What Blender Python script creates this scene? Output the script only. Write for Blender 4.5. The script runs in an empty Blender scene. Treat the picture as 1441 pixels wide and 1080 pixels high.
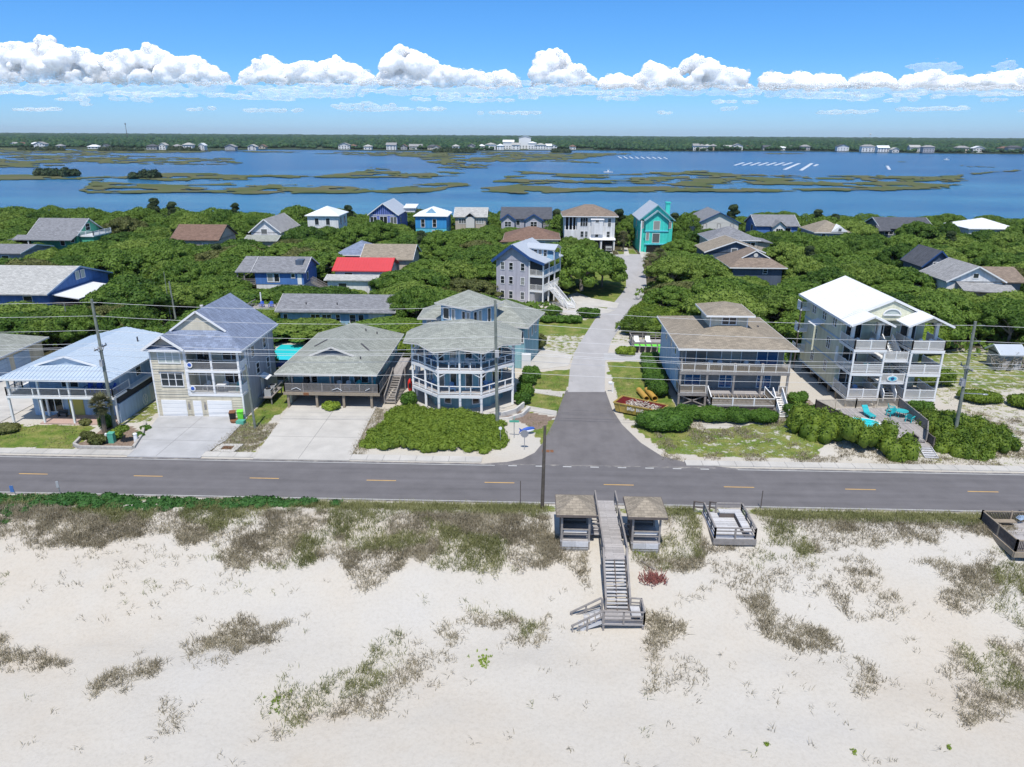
import bpy, math, random
import numpy as np
from mathutils import Vector, Matrix
R = math.radians
random.seed(7)
rng = np.random.default_rng(7)
S = bpy.context.scene
COL = S.collection

# ------------------------------------------------------------------ camera
F_PX, CX, CY, CAM_H = 1030.0, 720.5, 540.0, 30.0        # focal length and centre in photo pixels
_p, _r, _y = R(18.87), R(0.3), R(1.71)
_fw = np.array([0, math.cos(_p), -math.sin(_p)]); _rt = np.array([1., 0, 0]); _up = np.cross(_rt, _fw)
_rt, _up = _rt*math.cos(_r)+_up*math.sin(_r), -_rt*math.sin(_r)+_up*math.cos(_r)
_Z = np.array([[math.cos(_y), -math.sin(_y), 0], [math.sin(_y), math.cos(_y), 0], [0, 0, 1]])
_fw, _rt, _up = _Z@_fw, _Z@_rt, _Z@_up
cam_d = bpy.data.cameras.new("camera"); cam = bpy.data.objects.new("camera", cam_d); COL.objects.link(cam)
cam.matrix_world = Matrix(((_rt[0], _up[0], -_fw[0], 0), (_rt[1], _up[1], -_fw[1], 0), (_rt[2], _up[2], -_fw[2], CAM_H), (0, 0, 0, 1)))
cam_d.sensor_fit = 'HORIZONTAL'; cam_d.sensor_width = 36; cam_d.lens = 36*F_PX/1441
cam_d.clip_start = 0.5; cam_d.clip_end = 60000
S.camera = cam

# ------------------------------------------------------------------ sky, sun, exposure
SUN_EL, SUN_AZ = R(64), R(180)                           # the sun stands high behind the camera
W = bpy.data.worlds.new("World"); S.world = W; W.use_nodes = True
nt = W.node_tree; nt.nodes.clear()
sky = nt.nodes.new('ShaderNodeTexSky'); sky.sky_type = 'NISHITA'; sky.sun_disc = False
sky.sun_elevation = SUN_EL; sky.sun_rotation = SUN_AZ; sky.altitude = 0; sky.air_density = 1.0; sky.dust_density = 0.3; sky.ozone_density = 3.0
bg = nt.nodes.new('ShaderNodeBackground'); bg.inputs[1].default_value = 0.13
wo = nt.nodes.new('ShaderNodeOutputWorld')
_tc = nt.nodes.new('ShaderNodeTexCoord'); _sp = nt.nodes.new('ShaderNodeSeparateXYZ'); nt.links.new(_tc.outputs['Generated'], _sp.inputs[0])
_cr = nt.nodes.new('ShaderNodeValToRGB'); _e = _cr.color_ramp.elements                # clear maritime air: the blue deepens quickly above the horizon
_e[0].position, _e[0].color = 0.0, (.47,.74,1.30,1); _e[1].position, _e[1].color = .6, (.80,.90,.98,1)
for _q, _c in ((.04, (.375,.69,1.21,1)), (.09, (.31,.635,1.12,1)), (.16, (.285,.635,1.06,1)), (.3, (.46,.74,1.03,1))): _e.new(_q).color = _c
nt.links.new(_sp.outputs['Z'], _cr.inputs[0]); _lo = nt.nodes.new('ShaderNodeMapRange'); nt.links.new(_sp.outputs['Z'], _lo.inputs[0]); _lo.inputs[1].default_value = -.001; _lo.inputs[2].default_value = -.02   # added glow below the horizon that brightens the dark cloud bases
_mx = nt.nodes.new('ShaderNodeMixRGB'); _mx.blend_type = 'MULTIPLY'; _mx.inputs[0].default_value = 1
nt.links.new(sky.outputs[0], _mx.inputs[1]); nt.links.new(_cr.outputs[0], _mx.inputs[2]); _m2 = nt.nodes.new('ShaderNodeMixRGB'); nt.links.new(_lo.outputs[0], _m2.inputs[0]); nt.links.new(_mx.outputs[0], _m2.inputs[1]); _m2.inputs[2].default_value = (4.2,4.9,5.7,1); nt.links.new(_m2.outputs[0], bg.inputs[0]); nt.links.new(bg.outputs[0], wo.inputs[0])
sd = bpy.data.lights.new("sun", 'SUN'); sd.energy = 4.3; sd.angle = R(0.5); sd.color = (1, .95, .88)
so = bpy.data.objects.new("sun", sd); COL.objects.link(so)
so.rotation_euler = (R(90)-SUN_EL, 0, 0)                 # light travels towards +Y and down
so.location = (0, -50, 120)
S.view_settings.view_transform = 'Standard'; S.view_settings.look = 'None'; S.view_settings.exposure = 0.10; S.view_settings.gamma = 1
S.cycles.max_bounces = 6; S.cycles.diffuse_bounces = 3; S.cycles.glossy_bounces = 3; S.cycles.transparent_max_bounces = 8
S.cycles.volume_bounces = 0

# ------------------------------------------------------------------ helpers
def ray(px, py):
    d = _fw*F_PX+_rt*(px-CX)-_up*(py-CY); return d/np.linalg.norm(d)
def G(px, py, z=0.):
    d = ray(px, py); t = (z-CAM_H)/d[2]; return np.array([0, 0, CAM_H])+d*t
def PX(x, y, z):
    v = np.array([x, y, z-CAM_H]); k = v@_fw; return CX+F_PX*(v@_rt)/k, CY-F_PX*(v@_up)/k

def vnoise(x, y, seed=0, s=1.0):
    """smooth value noise, 0..1"""
    x = np.asarray(x, float)/s; y = np.asarray(y, float)/s
    xi = np.floor(x).astype(np.int64); yi = np.floor(y).astype(np.int64); fx = x-xi; fy = y-yi
    fx = fx*fx*(3-2*fx); fy = fy*fy*(3-2*fy)
    def h(a, b):
        n = (a*374761393+b*668265263+seed*982451653) & 0x7fffffff
        n = ((n ^ (n >> 13))*1274126177) & 0x7fffffff
        return ((n ^ (n >> 16)) & 0xffff)/65535.
    return (h(xi, yi)*(1-fx)+h(xi+1, yi)*fx)*(1-fy)+(h(xi, yi+1)*(1-fx)+h(xi+1, yi+1)*fx)*fy
def fbm(x, y, seed=0, s=1.0, o=4):
    t = 0; a = 1; n = 0
    for i in range(o):
        t = t+a*vnoise(x, y, seed+i*17, s/2**i); n += a; a *= .5
    return t/n
def inpoly(x, y, poly):
    x = np.asarray(x, float); y = np.asarray(y, float); c = np.zeros(x.shape, bool); n = len(poly)
    for i in range(n):
        x0, y0 = poly[i]; x1, y1 = poly[(i+1) % n]
        if y0 == y1: continue
        k = ((y0 > y) != (y1 > y)) & (x < (x1-x0)*(y-y0)/(y1-y0)+x0); c ^= k
    return c

def tag(o, label=None, cat=None, group=None, kind=None):
    if label: o['label'] = label
    if cat: o['category'] = cat
    if group: o['group'] = group
    if kind: o['kind'] = kind
    return o
def empty(name, loc, label, cat, group=None, rz=0):
    o = bpy.data.objects.new(name, None); COL.objects.link(o); o.location = loc; o.rotation_euler = (0, 0, rz)
    o.empty_display_size = .3
    return tag(o, label, cat, group)
def link_mesh(name, me, parent=None, loc=None):
    o = bpy.data.objects.new(name, me); COL.objects.link(o)
    if parent: o.parent = parent
    if loc is not None: o.location = loc
    return o
_kids = {}
def copy_tree(o, parent=None):
    c = o.copy(); COL.objects.link(c)
    if parent: c.parent = parent
    for ch in list(o.children): copy_tree(ch, c)
    return c

class MB:
    """collects shapes and links them as ONE mesh object"""
    def __init__(s): s.v = []; s.f = []; s.m = []; s.mi = 0
    def add(s, vs, fs):
        b = len(s.v); s.v += [tuple(map(float, p)) for p in vs]
        for f in fs: s.f.append([b+i for i in f]); s.m.append(s.mi)
        return s
    def box(s, x0, x1, y0, y1, z0, z1):
        return s.add([(x0,y0,z0),(x1,y0,z0),(x1,y1,z0),(x0,y1,z0),(x0,y0,z1),(x1,y0,z1),(x1,y1,z1),(x0,y1,z1)],
                     [(0,3,2,1),(4,5,6,7),(0,1,5,4),(1,2,6,5),(2,3,7,6),(3,0,4,7)])
    def prism(s, poly, z0, z1):
        n = len(poly)
        return s.add([(x,y,z0) for x,y in poly]+[(x,y,z1) for x,y in poly],
                     [tuple(range(n))[::-1], tuple(range(n,2*n))]+[(i,(i+1)%n,n+(i+1)%n,n+i) for i in range(n)])
    def slab(s, poly, t=.18):
        """a 3-D polygon (roof plane) given thickness straight down"""
        n = len(poly)
        return s.add(list(poly)+[(x,y,z-t) for x,y,z in poly],
                     [tuple(range(n)), tuple(range(n,2*n))[::-1]]+[(i,n+i,n+(i+1)%n,(i+1)%n) for i in range(n)])
    def bar(s, a, b, w=.08, h=None, up=(0,0,1)):
        h = h or w; a = Vector(a); b = Vector(b); d = (b-a)
        if d.length < 1e-6: return s
        d.normalize(); u = Vector(up)
        if abs(d.dot(u)) > .97: u = Vector((0,1,0))
        x = d.cross(u).normalized(); z = x.cross(d)
        c = [(-1,-1),(1,-1),(1,1),(-1,1)]
        return s.add([a+x*(i*w/2)+z*(j*h/2) for i,j in c]+[b+x*(i*w/2)+z*(j*h/2) for i,j in c],
                     [(0,1,2,3),(7,6,5,4),(0,4,5,1),(1,5,6,2),(2,6,7,3),(3,7,4,0)])
    def cyl(s, a, b, r0, r1=None, n=8, cap=True):
        r1 = r0 if r1 is None else r1; a = Vector(a); b = Vector(b); d = (b-a).normalized()
        u = Vector((0,0,1)) if abs(d.z) < .9 else Vector((1,0,0)); x = d.cross(u).normalized(); y = d.cross(x)
        vs = [a+(x*math.cos(2*math.pi*i/n)+y*math.sin(2*math.pi*i/n))*r0 for i in range(n)]+[b+(x*math.cos(2*math.pi*i/n)+y*math.sin(2*math.pi*i/n))*r1 for i in range(n)]
        fs = [(i,n+i,n+(i+1)%n,(i+1)%n) for i in range(n)]
        if cap: fs += [tuple(range(n)), tuple(range(n,2*n))[::-1]]
        return s.add(vs, fs)
    def tube(s, pts, rs, n=6):
        for i in range(len(pts)-1): s.cyl(pts[i], pts[i+1], rs[i], rs[i+1], n, i in (0, len(pts)-2))
        return s
    def blob(s, c, r, sub=1, jit=0.):
        t = (1+5**.5)/2
        vs = [Vector(p).normalized() for p in [(-1,t,0),(1,t,0),(-1,-t,0),(1,-t,0),(0,-1,t),(0,1,t),(0,-1,-t),(0,1,-t),(t,0,-1),(t,0,1),(-t,0,-1),(-t,0,1)]]
        fs = [(0,11,5),(0,5,1),(0,1,7),(0,7,10),(0,10,11),(1,5,9),(5,11,4),(11,10,2),(10,7,6),(7,1,8),(3,9,4),(3,4,2),(3,2,6),(3,6,8),(3,8,9),(4,9,5),(2,4,11),(6,2,10),(8,6,7),(9,8,1)]
        for _ in range(sub):
            c2 = {}; nf = []
            def mid(a, b):
                k = (min(a,b), max(a,b))
                if k not in c2: vs.append((vs[a]+vs[b]).normalized()); c2[k] = len(vs)-1
                return c2[k]
            for a,b,d in fs:
                ab,bd,da = mid(a,b),mid(b,d),mid(d,a); nf += [(a,ab,da),(b,bd,ab),(d,da,bd),(ab,bd,da)]
            fs = nf
        r = r if hasattr(r, '__len__') else (r,r,r)
        return s.add([(c[0]+v.x*r[0]*(k:=1+random.uniform(-jit,jit)), c[1]+v.y*r[1]*k, c[2]+v.z*r[2]*k) for v in vs], fs)
    def mesh(s, name, mats):
        me = bpy.data.meshes.new(name); me.from_pydata(s.v, [], s.f)
        for m in (mats if isinstance(mats, (list, tuple)) else [mats]): me.materials.append(m)
        if any(s.m): me.polygons.foreach_set('material_index', s.m)
        me.update(); return me
    def build(s, name, mats, parent=None, loc=None):
        return link_mesh(name, s.mesh(name, mats), parent, loc)

def np_mesh(name, verts, faces, mats, smooth=False):
    """fast mesh from numpy arrays (faces all of one size)"""
    me = bpy.data.meshes.new(name); verts = np.asarray(verts, np.float32); faces = np.asarray(faces, np.int32)
    n, k = faces.shape
    me.vertices.add(len(verts)); me.vertices.foreach_set('co', verts.ravel())
    me.loops.add(n*k); me.loops.foreach_set('vertex_index', faces.ravel())
    me.polygons.add(n); me.polygons.foreach_set('loop_start', np.arange(0, n*k, k, dtype=np.int32))
    try: me.polygons.foreach_set('loop_total', np.full(n, k, np.int32))
    except Exception: pass
    if smooth: me.polygons.foreach_set('use_smooth', np.ones(n, bool))
    for m in (mats if isinstance(mats, (list, tuple)) else [mats]): me.materials.append(m)
    me.update(calc_edges=True); me.validate()
    return me

# ------------------------------------------------------------------ materials
M = {}
def nodes(name):
    m = bpy.data.materials.new(name); m.use_nodes = True; t = m.node_tree
    return m, t, t.nodes['Principled BSDF'], t.nodes.new, t.links.new
def mat(name, col, rough=.7, var=.12, scale=3., spec=.3, bump=0., bscale=40., metal=0., kind=None, per_object=0., stain=0.):
    """painted / mineral surface: base colour broken up by two noises, optional bump (grain, lap siding, shingle rows, planks)"""
    m, t, b, N, L = nodes(name)
    b.inputs['Roughness'].default_value = rough; b.inputs['Specular IOR Level'].default_value = spec; b.inputs['Metallic'].default_value = metal
    co = N('ShaderNodeTexCoord'); vec = co.outputs['Object']
    n1 = N('ShaderNodeTexNoise'); n1.inputs['Scale'].default_value = scale; n1.inputs['Detail'].default_value = 6; L(vec, n1.inputs['Vector'])
    n2 = N('ShaderNodeTexNoise'); n2.inputs['Scale'].default_value = scale*.17; n2.inputs['Detail'].default_value = 3; L(vec, n2.inputs['Vector'])
    ad = N('ShaderNodeMath'); ad.operation = 'MULTIPLY_ADD'; L(n1.outputs['Fac'], ad.inputs[0]); ad.inputs[1].default_value = .6
    mu = N('ShaderNodeMath'); mu.operation = 'MULTIPLY'; L(n2.outputs['Fac'], mu.inputs[0]); mu.inputs[1].default_value = .4; L(mu.outputs[0], ad.inputs[2])
    mr = N('ShaderNodeMapRange'); L(ad.outputs[0], mr.inputs[0]); mr.inputs[1].default_value = .3; mr.inputs[2].default_value = .7
    mr.inputs[3].default_value = 1-var; mr.inputs[4].default_value = 1+var
    fac = mr.outputs[0]
    if kind in ('shingle', 'plank_x', 'plank_y'):
        br = N('ShaderNodeTexBrick'); mp = N('ShaderNodeMapping'); L(vec, mp.inputs['Vector'])
        if kind == 'shingle': bw, rh, rot = .5, .22, (0, 0, 0)
        else: bw, rh, rot = 3.0, .16, ((0, 0, 0) if kind == 'plank_x' else (0, 0, R(90)))
        mp.inputs['Rotation'].default_value = rot; L(mp.outputs[0], br.inputs['Vector'])
        br.inputs['Scale'].default_value = 1; br.inputs['Brick Width'].default_value = bw; br.inputs['Row Height'].default_value = rh
        br.inputs['Mortar Size'].default_value = .012; br.inputs['Color1'].default_value = (.82,.82,.82,1); br.inputs['Color2'].default_value = (1.18,1.18,1.18,1); br.inputs['Mortar'].default_value = (.55,.55,.55,1)
        mm = N('ShaderNodeMath'); mm.operation = 'MULTIPLY'; L(br.outputs['Color'], mm.inputs[0]); L(fac, mm.inputs[1]); fac = mm.outputs[0]
    if per_object:
        oi = N('ShaderNodeObjectInfo'); mo = N('ShaderNodeMapRange'); L(oi.outputs['Random'], mo.inputs[0]); mo.inputs[3].default_value = 1-per_object; mo.inputs[4].default_value = 1+per_object
        mm = N('ShaderNodeMath'); mm.operation = 'MULTIPLY'; L(mo.outputs[0], mm.inputs[0]); L(fac, mm.inputs[1]); fac = mm.outputs[0]
    vm = N('ShaderNodeVectorMath'); vm.operation = 'SCALE'; vm.inputs[0].default_value = col; L(fac, vm.inputs['Scale']); L(vm.outputs[0], b.inputs['Base Color'])
    if kind == 'siding':
        mp = N('ShaderNodeMapping'); mp.inputs['Scale'].default_value = (1.6,1.6,.12); L(vec, mp.inputs[0]); ns = N('ShaderNodeTexNoise'); ns.inputs['Scale'].default_value = 1.4; ns.inputs['Detail'].default_value = 5; L(mp.outputs[0], ns.inputs['Vector'])   # rain streaks
        ms = N('ShaderNodeMapRange'); L(ns.outputs['Fac'], ms.inputs[0]); ms.inputs[1].default_value = .35; ms.inputs[2].default_value = .62; ms.inputs[3].default_value = .84; ms.inputs[4].default_value = 1.03
        for l_ in list(vm.inputs['Scale'].links): t.links.remove(l_)
        mq = N('ShaderNodeMath'); mq.operation = 'MULTIPLY'; L(fac, mq.inputs[0]); L(ms.outputs[0], mq.inputs[1]); L(mq.outputs[0], vm.inputs['Scale'])
        sx = N('ShaderNodeSeparateXYZ'); L(vec, sx.inputs[0]); q = N('ShaderNodeMath'); q.operation = 'MULTIPLY'; L(sx.outputs['Z'], q.inputs[0]); q.inputs[1].default_value = 1/.2
        fr = N('ShaderNodeMath'); fr.operation = 'FRACT'; L(q.outputs[0], fr.inputs[0])
        bp = N('ShaderNodeBump'); bp.inputs['Strength'].default_value = .6; bp.inputs['Distance'].default_value = .03; bp.invert = True; L(fr.outputs[0], bp.inputs['Height']); L(bp.outputs[0], b.inputs['Normal'])
    elif bump:
        nb = N('ShaderNodeTexNoise'); nb.inputs['Scale'].default_value = bscale; nb.inputs['Detail'].default_value = 4; L(vec, nb.inputs['Vector'])
        bp = N('ShaderNodeBump'); bp.inputs['Strength'].default_value = bump; bp.inputs['Distance'].default_value = .05; L(nb.outputs['Fac'], bp.inputs['Height']); L(bp.outputs[0], b.inputs['Normal'])
    M[name] = m; return m
def leafmat(name, c1, c2, c3, scale=.5, trans=.25, rnd=.36):
    """foliage: three leaf greens mixed by noise through the crown, each plant a little different"""
    m, t, b, N, L = nodes(name)
    co = N('ShaderNodeTexCoord'); oi = N('ShaderNodeObjectInfo')
    va = N('ShaderNodeVectorMath'); va.operation = 'ADD'; L(co.outputs['Object'], va.inputs[0])
    vs = N('ShaderNodeVectorMath'); vs.operation = 'SCALE'; L(oi.outputs['Location'], vs.inputs[0]); vs.inputs['Scale'].default_value = 1.7; L(vs.outputs[0], va.inputs[1])
    n1 = N('ShaderNodeTexNoise'); n1.inputs['Scale'].default_value = scale; n1.inputs['Detail'].default_value = 5; L(va.outputs[0], n1.inputs['Vector'])
    wn = N('ShaderNodeTexWhiteNoise'); gm = N('ShaderNodeNewGeometry')
    ri = N('ShaderNodeMath'); ri.operation = 'MULTIPLY_ADD'; L(gm.outputs['Random Per Island'], ri.inputs[0]); ri.inputs[1].default_value = .34; L(n1.outputs['Fac'], ri.inputs[2])
    ro = N('ShaderNodeMath'); ro.operation = 'MULTIPLY_ADD'; L(oi.outputs['Random'], ro.inputs[0]); ro.inputs[1].default_value = rnd; L(ri.outputs[0], ro.inputs[2])
    cr = N('ShaderNodeValToRGB'); e = cr.color_ramp.elements; e[0].position = .40; e[0].color = (*c1, 1); e[1].position = 1.0; e[1].color = (*c3, 1)
    k = e.new(.72); k.color = (*c2, 1); L(ro.outputs[0], cr.inputs[0]); L(cr.outputs[0], b.inputs['Base Color'])
    b.inputs['Roughness'].default_value = .6; b.inputs['Specular IOR Level'].default_value = .25
    tr = N('ShaderNodeBsdfTranslucent'); L(cr.outputs[0], tr.inputs[0]); mx = N('ShaderNodeMixShader'); mx.inputs[0].default_value = trans
    L(b.outputs[0], mx.inputs[1]); L(tr.outputs[0], mx.inputs[2]); L(mx.outputs[0], t.nodes['Material Output'].inputs['Surface'])
    M[name] = m; return m

WHITE = (.78,.78,.77)
mat('white', WHITE, .5, .04, 2); mat('offwhite', (.62,.60,.56), .6, .06, 2)
mat('white_siding', (.74,.74,.73), .6, .05, 1.5, kind='siding')
mat('cream_siding', (.60,.55,.43), .65, .06, 1.5, kind='siding')
mat('yellow_siding', (.66,.66,.50), .65, .05, 1.5, kind='siding')
mat('tan_siding', (.52,.46,.38), .65, .06, 1.5, kind='siding')
mat('grey_siding', (.40,.40,.42), .65, .06, 1.5, kind='siding')
mat('lilac_siding', (.46,.45,.50), .65, .05, 1.5, kind='siding')
mat('taupe_siding', (.27,.26,.25), .7, .07, 1.5, kind='siding')
mat('slate_siding', (.09,.12,.17), .65, .07, 1.5, kind='siding')
mat('pale_blue_siding', (.40,.52,.66), .6, .05, 1.5, kind='siding')
mat('sky_blue_siding', (.28,.46,.60), .6, .06, 1.5, kind='siding')
mat('teal_siding', (.24,.43,.48), .65, .07, 1.5, kind='siding')
mat('blue_siding', (.08,.19,.46), .6, .07, 1.5, kind='siding')
mat('bright_blue', (.05,.30,.62), .6, .06, 1.5, kind='siding')
mat('aqua_siding', (.14,.55,.68), .6, .05, 1.5, kind='siding')
mat('violet_siding', (.17,.22,.56), .6, .05, 1.5, kind='siding')
mat('turquoise_siding', (.06,.62,.52), .6, .06, 1.5, kind='siding')
mat('green_siding', (.10,.44,.28), .65, .06, 1.5, kind='siding')
mat('navy', (.03,.08,.22), .55, .05); mat('royal', (.05,.12,.45), .5, .05)
mat('metal_blue', (.46,.54,.62), .35, .05, 1.2, .5); mat('metal_white', (.78,.79,.79), .4, .03, .8, .5)
mat('metal_grey', (.45,.49,.54), .4, .05, 1, .5)
mat('metal_red', (.58,.07,.075), .4, .05, 1, .4)
def shingle(n, c, v=.2): mat(n, c, .9, v, 9, .15, kind='shingle')
shingle('shingle_blue', (.21,.25,.34), .14); shingle('shingle_sage', (.30,.315,.28), .14); shingle('shingle_tan', (.29,.25,.195), .15); shingle('shingle_grey', (.22,.225,.24))
shingle('shingle_brown', (.20,.13,.10)); shingle('shingle_dark', (.10,.105,.12)); shingle('shingle_light', (.42,.42,.40)); shingle('shingle_mid', (.30,.30,.30)); shingle('shingle_taupe', (.24,.19,.15))
mat('wood_grey', (.27,.25,.235), .85, .22, 4, .15, .25, 30); mat('wood_dark', (.13,.11,.10), .85, .25, 4, .15); mat('deck_x', (.40,.38,.37), .85, .14, 5, .15, kind='plank_x'); mat('deck_y', (.36,.34,.33), .85, .14, 5, .15, kind='plank_y')
mat('wood_tan', (.30,.25,.19), .85, .2, 5, .15)
mat('deck_pale', (.52,.52,.53), .85, .12, 5, .15, kind='plank_x')
mat('pole_wood', (.20,.22,.19), .9, .3, 3, .1, .3, 25); mat('pole_brown', (.11,.095,.08), .9, .3, 3, .1, .3, 25)
mat('concrete', (.50,.48,.44), .85, .17, .5, .2, .15, 30); mat('concrete_grey', (.42,.42,.42), .85, .18, .6, .2, .15, 30)
mat('paver', (.46,.33,.28), .85, .12, 5, .2); mat('stone_edge', (.42,.40,.37), .9, .25, 6, .2, .4, 12)
mat('shade_black', (.012,.013,.015), .8, .05); mat('screen', (.035,.038,.045), .6, .1)  # the first is a near-black that stands in for deep shade
mat('black_plastic', (.02,.02,.022), .5, .05); mat('lime', (.18,.70,.06), .45, .05); mat('steel', (.45,.46,.48), .4, .08, 3, .5, metal=.6)
mat('teal_plastic', (.03,.42,.45), .4, .05); mat('blue_plastic', (.03,.10,.50), .45, .05); mat('red_plastic', (.70,.04,.03), .4, .05); mat('green_plastic', (.10,.38,.28), .5, .1)
mat('white_plastic', (.80,.80,.80), .4, .03); mat('grey_plastic', (.38,.39,.40), .5, .06)
mat('dumpster_yellow', (.40,.29,.07), .5, .22, 2.5, .4); mat('dumpster_red', (.20,.03,.03), .7, .3, 3); mat('pipe_orange', (.50,.30,.06), .5, .1)
mat('rust', (.22,.10,.05), .9, .3, 6); mat('debris', (.45,.40,.34), .9, .4, 9); mat('bark', (.15,.125,.10), .95, .3, 3, .1, .4, 12); mat('palm_bark', (.17,.14,.11), .95, .3, 6, .1)
mat('branch_grey', (.30,.27,.24), .95, .25, 3, .1)
mat('roof_vent', (.08,.08,.09), .7, .1); mat('navy_cloth', (.03,.05,.16), .8, .15); mat('door_yellow', (.55,.47,.12), .5, .06)
mat('wire', (.58,.59,.60), .5, .05, 1, .5); mat('lattice', (.46,.41,.34), .8, .1, 3)
mat('car_black', (.015,.015,.02), .2, .02, 1, .6); mat('tyre', (.015,.015,.015), .9, .05); mat('chrome', (.6,.6,.62), .2, .03, 1, .6, metal=.8); mat('tail_red', (.4,.02,.02), .3, .03)
m, t, b, N, L = nodes('glass'); oi = N('ShaderNodeObjectInfo'); cr = N('ShaderNodeValToRGB'); cr.color_ramp.interpolation = 'CONSTANT'; e = cr.color_ramp.elements   # bare panes, drawn blinds, pale curtains
e[0].color = (.020,.026,.032,1); e[1].position = .88; e[1].color = (.30,.31,.29,1)
for p_, c_ in ((.30,(.035,.045,.05)), (.55,(.014,.017,.02)), (.70,(.13,.14,.14))): e.new(p_).color = (*c_, 1)
L(oi.outputs['Random'], cr.inputs[0]); L(cr.outputs[0], b.inputs['Base Color']); b.inputs['Roughness'].default_value = .06; b.inputs['Specular IOR Level'].default_value = .6; M['glass'] = m
m, t, b, N, L = nodes('blue_glass'); b.inputs['Base Color'].default_value = (.02,.10,.24,1); b.inputs['Roughness'].default_value = .08; b.inputs['Specular IOR Level'].default_value = .7; M['blue_glass'] = m
mat('curtain', (.42,.47,.44), .3, .15, 2, .5)
m, t, b, N, L = nodes('pool_water'); b.inputs['Base Color'].default_value = (.03,.62,.66,1); b.inputs['Roughness'].default_value = .08; M['pool_water'] = m
leafmat('oak_leaf', (.024,.062,.010), (.066,.138,.018), (.145,.235,.036), .30, .28, .5)
leafmat('oak_leaf_light', (.050,.100,.017), (.115,.190,.028), (.20,.285,.052), .30, .28, .5)
leafmat('shrub_leaf', (.045,.085,.012), (.100,.170,.020), (.185,.265,.034), .6, .3)
leafmat('hedge_leaf', (.035,.088,.014), (.068,.150,.020), (.11,.215,.03), 1.6)
leafmat('olive_leaf', (.06,.075,.02), (.11,.13,.035), (.17,.18,.06), 1.2)
leafmat('lime_leaf', (.12,.20,.02), (.20,.29,.03), (.28,.38,.05), 1.2)
leafmat('palm_leaf', (.07,.075,.03), (.14,.14,.06), (.23,.21,.11), 1.6, .2)
leafmat('cedar_leaf', (.022,.045,.018), (.045,.075,.028), (.08,.115,.045), .6)
leafmat('vine_leaf', (.02,.07,.018), (.035,.115,.025), (.06,.155,.035), 1.2)
leafmat('far_leaf', (.012,.038,.018), (.028,.075,.026), (.060,.120,.038), .014, .1, 0)
leafmat('dry_grass', (.22,.19,.13), (.32,.28,.19), (.45,.405,.29), .35, .3, 0)
leafmat('green_grass', (.15,.165,.06), (.23,.235,.095), (.34,.33,.16), .35, .3, 0)
leafmat('marsh_brush', (.02,.045,.02), (.045,.075,.03), (.09,.11,.055), .1, .1, 0)

# ------------------------------------------------------------------ terrain
def sstep(a, b, x): t = np.clip((x-a)/(b-a), 0, 1); return t*t*(3-2*t)
def zt(x, y):
    x = np.asarray(x, float); y = np.asarray(y, float)
    t = 55.4-y
    dune = .35*np.exp(-((t-2.2)/1.8)**2)-2.75*sstep(2.5, 15.5, t)-.3*sstep(16, 40, t)
    lump = (fbm(x, y, 3, 11, 3)-.5)*1.5*sstep(4, 9, t)*(1-.55*sstep(15, 24, t))+(fbm(x, y, 9, 2.6, 3)-.5)*.30*sstep(1, 5, t)*(1-.5*sstep(15, 24, t))
    z = np.where(t > 0, dune+lump, 0)
    far = sstep(65.6, 68, y)
    z = z-.04+far*(1-sstep(250, 262, y))*((fbm(x, y, 21, 7, 3)-.5)*.30*(np.abs(x-9) > 7)*sstep(29, 34, x))
    z = z+1.0*np.exp(-(((x+10)/7.5)**2+((y-72)/3.6)**2))*far*sstep(-17.2, -15.2, x)*(1-sstep(-1.5, 1, x))
    z = z+.75*np.exp(-(((x-31)/5)**2+((y-71)/4)**2))*far+.75*np.exp(-(((x-46)/5)**2+((y-73)/5)**2))*far
    z = z-3.2*sstep(256, 268, y)-1.2*sstep(0, 40, -y)
    return z
def zs(x, y): return float(zt(np.array([x]), np.array([y]))[0])

xs = np.unique(np.concatenate([np.arange(-700, -120, 20), np.arange(-120, -78, 4), np.arange(-78, 78, .5), np.arange(78, 120, 4), np.arange(120, 701, 20)]))
ys = np.unique(np.concatenate([np.arange(-60, 22, 6), np.arange(22, 108, .45), np.arange(108, 200, 1.6), np.arange(200, 280, 3)]))
gx, gy = np.meshgrid(xs, ys); gz = zt(gx, gy)
nx, ny = len(xs), len(ys)
idx = np.arange(nx*ny).reshape(ny, nx)
fc = np.stack([idx[:-1,:-1], idx[:-1,1:], idx[1:,1:], idx[1:,:-1]], -1).reshape(-1, 4)

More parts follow.
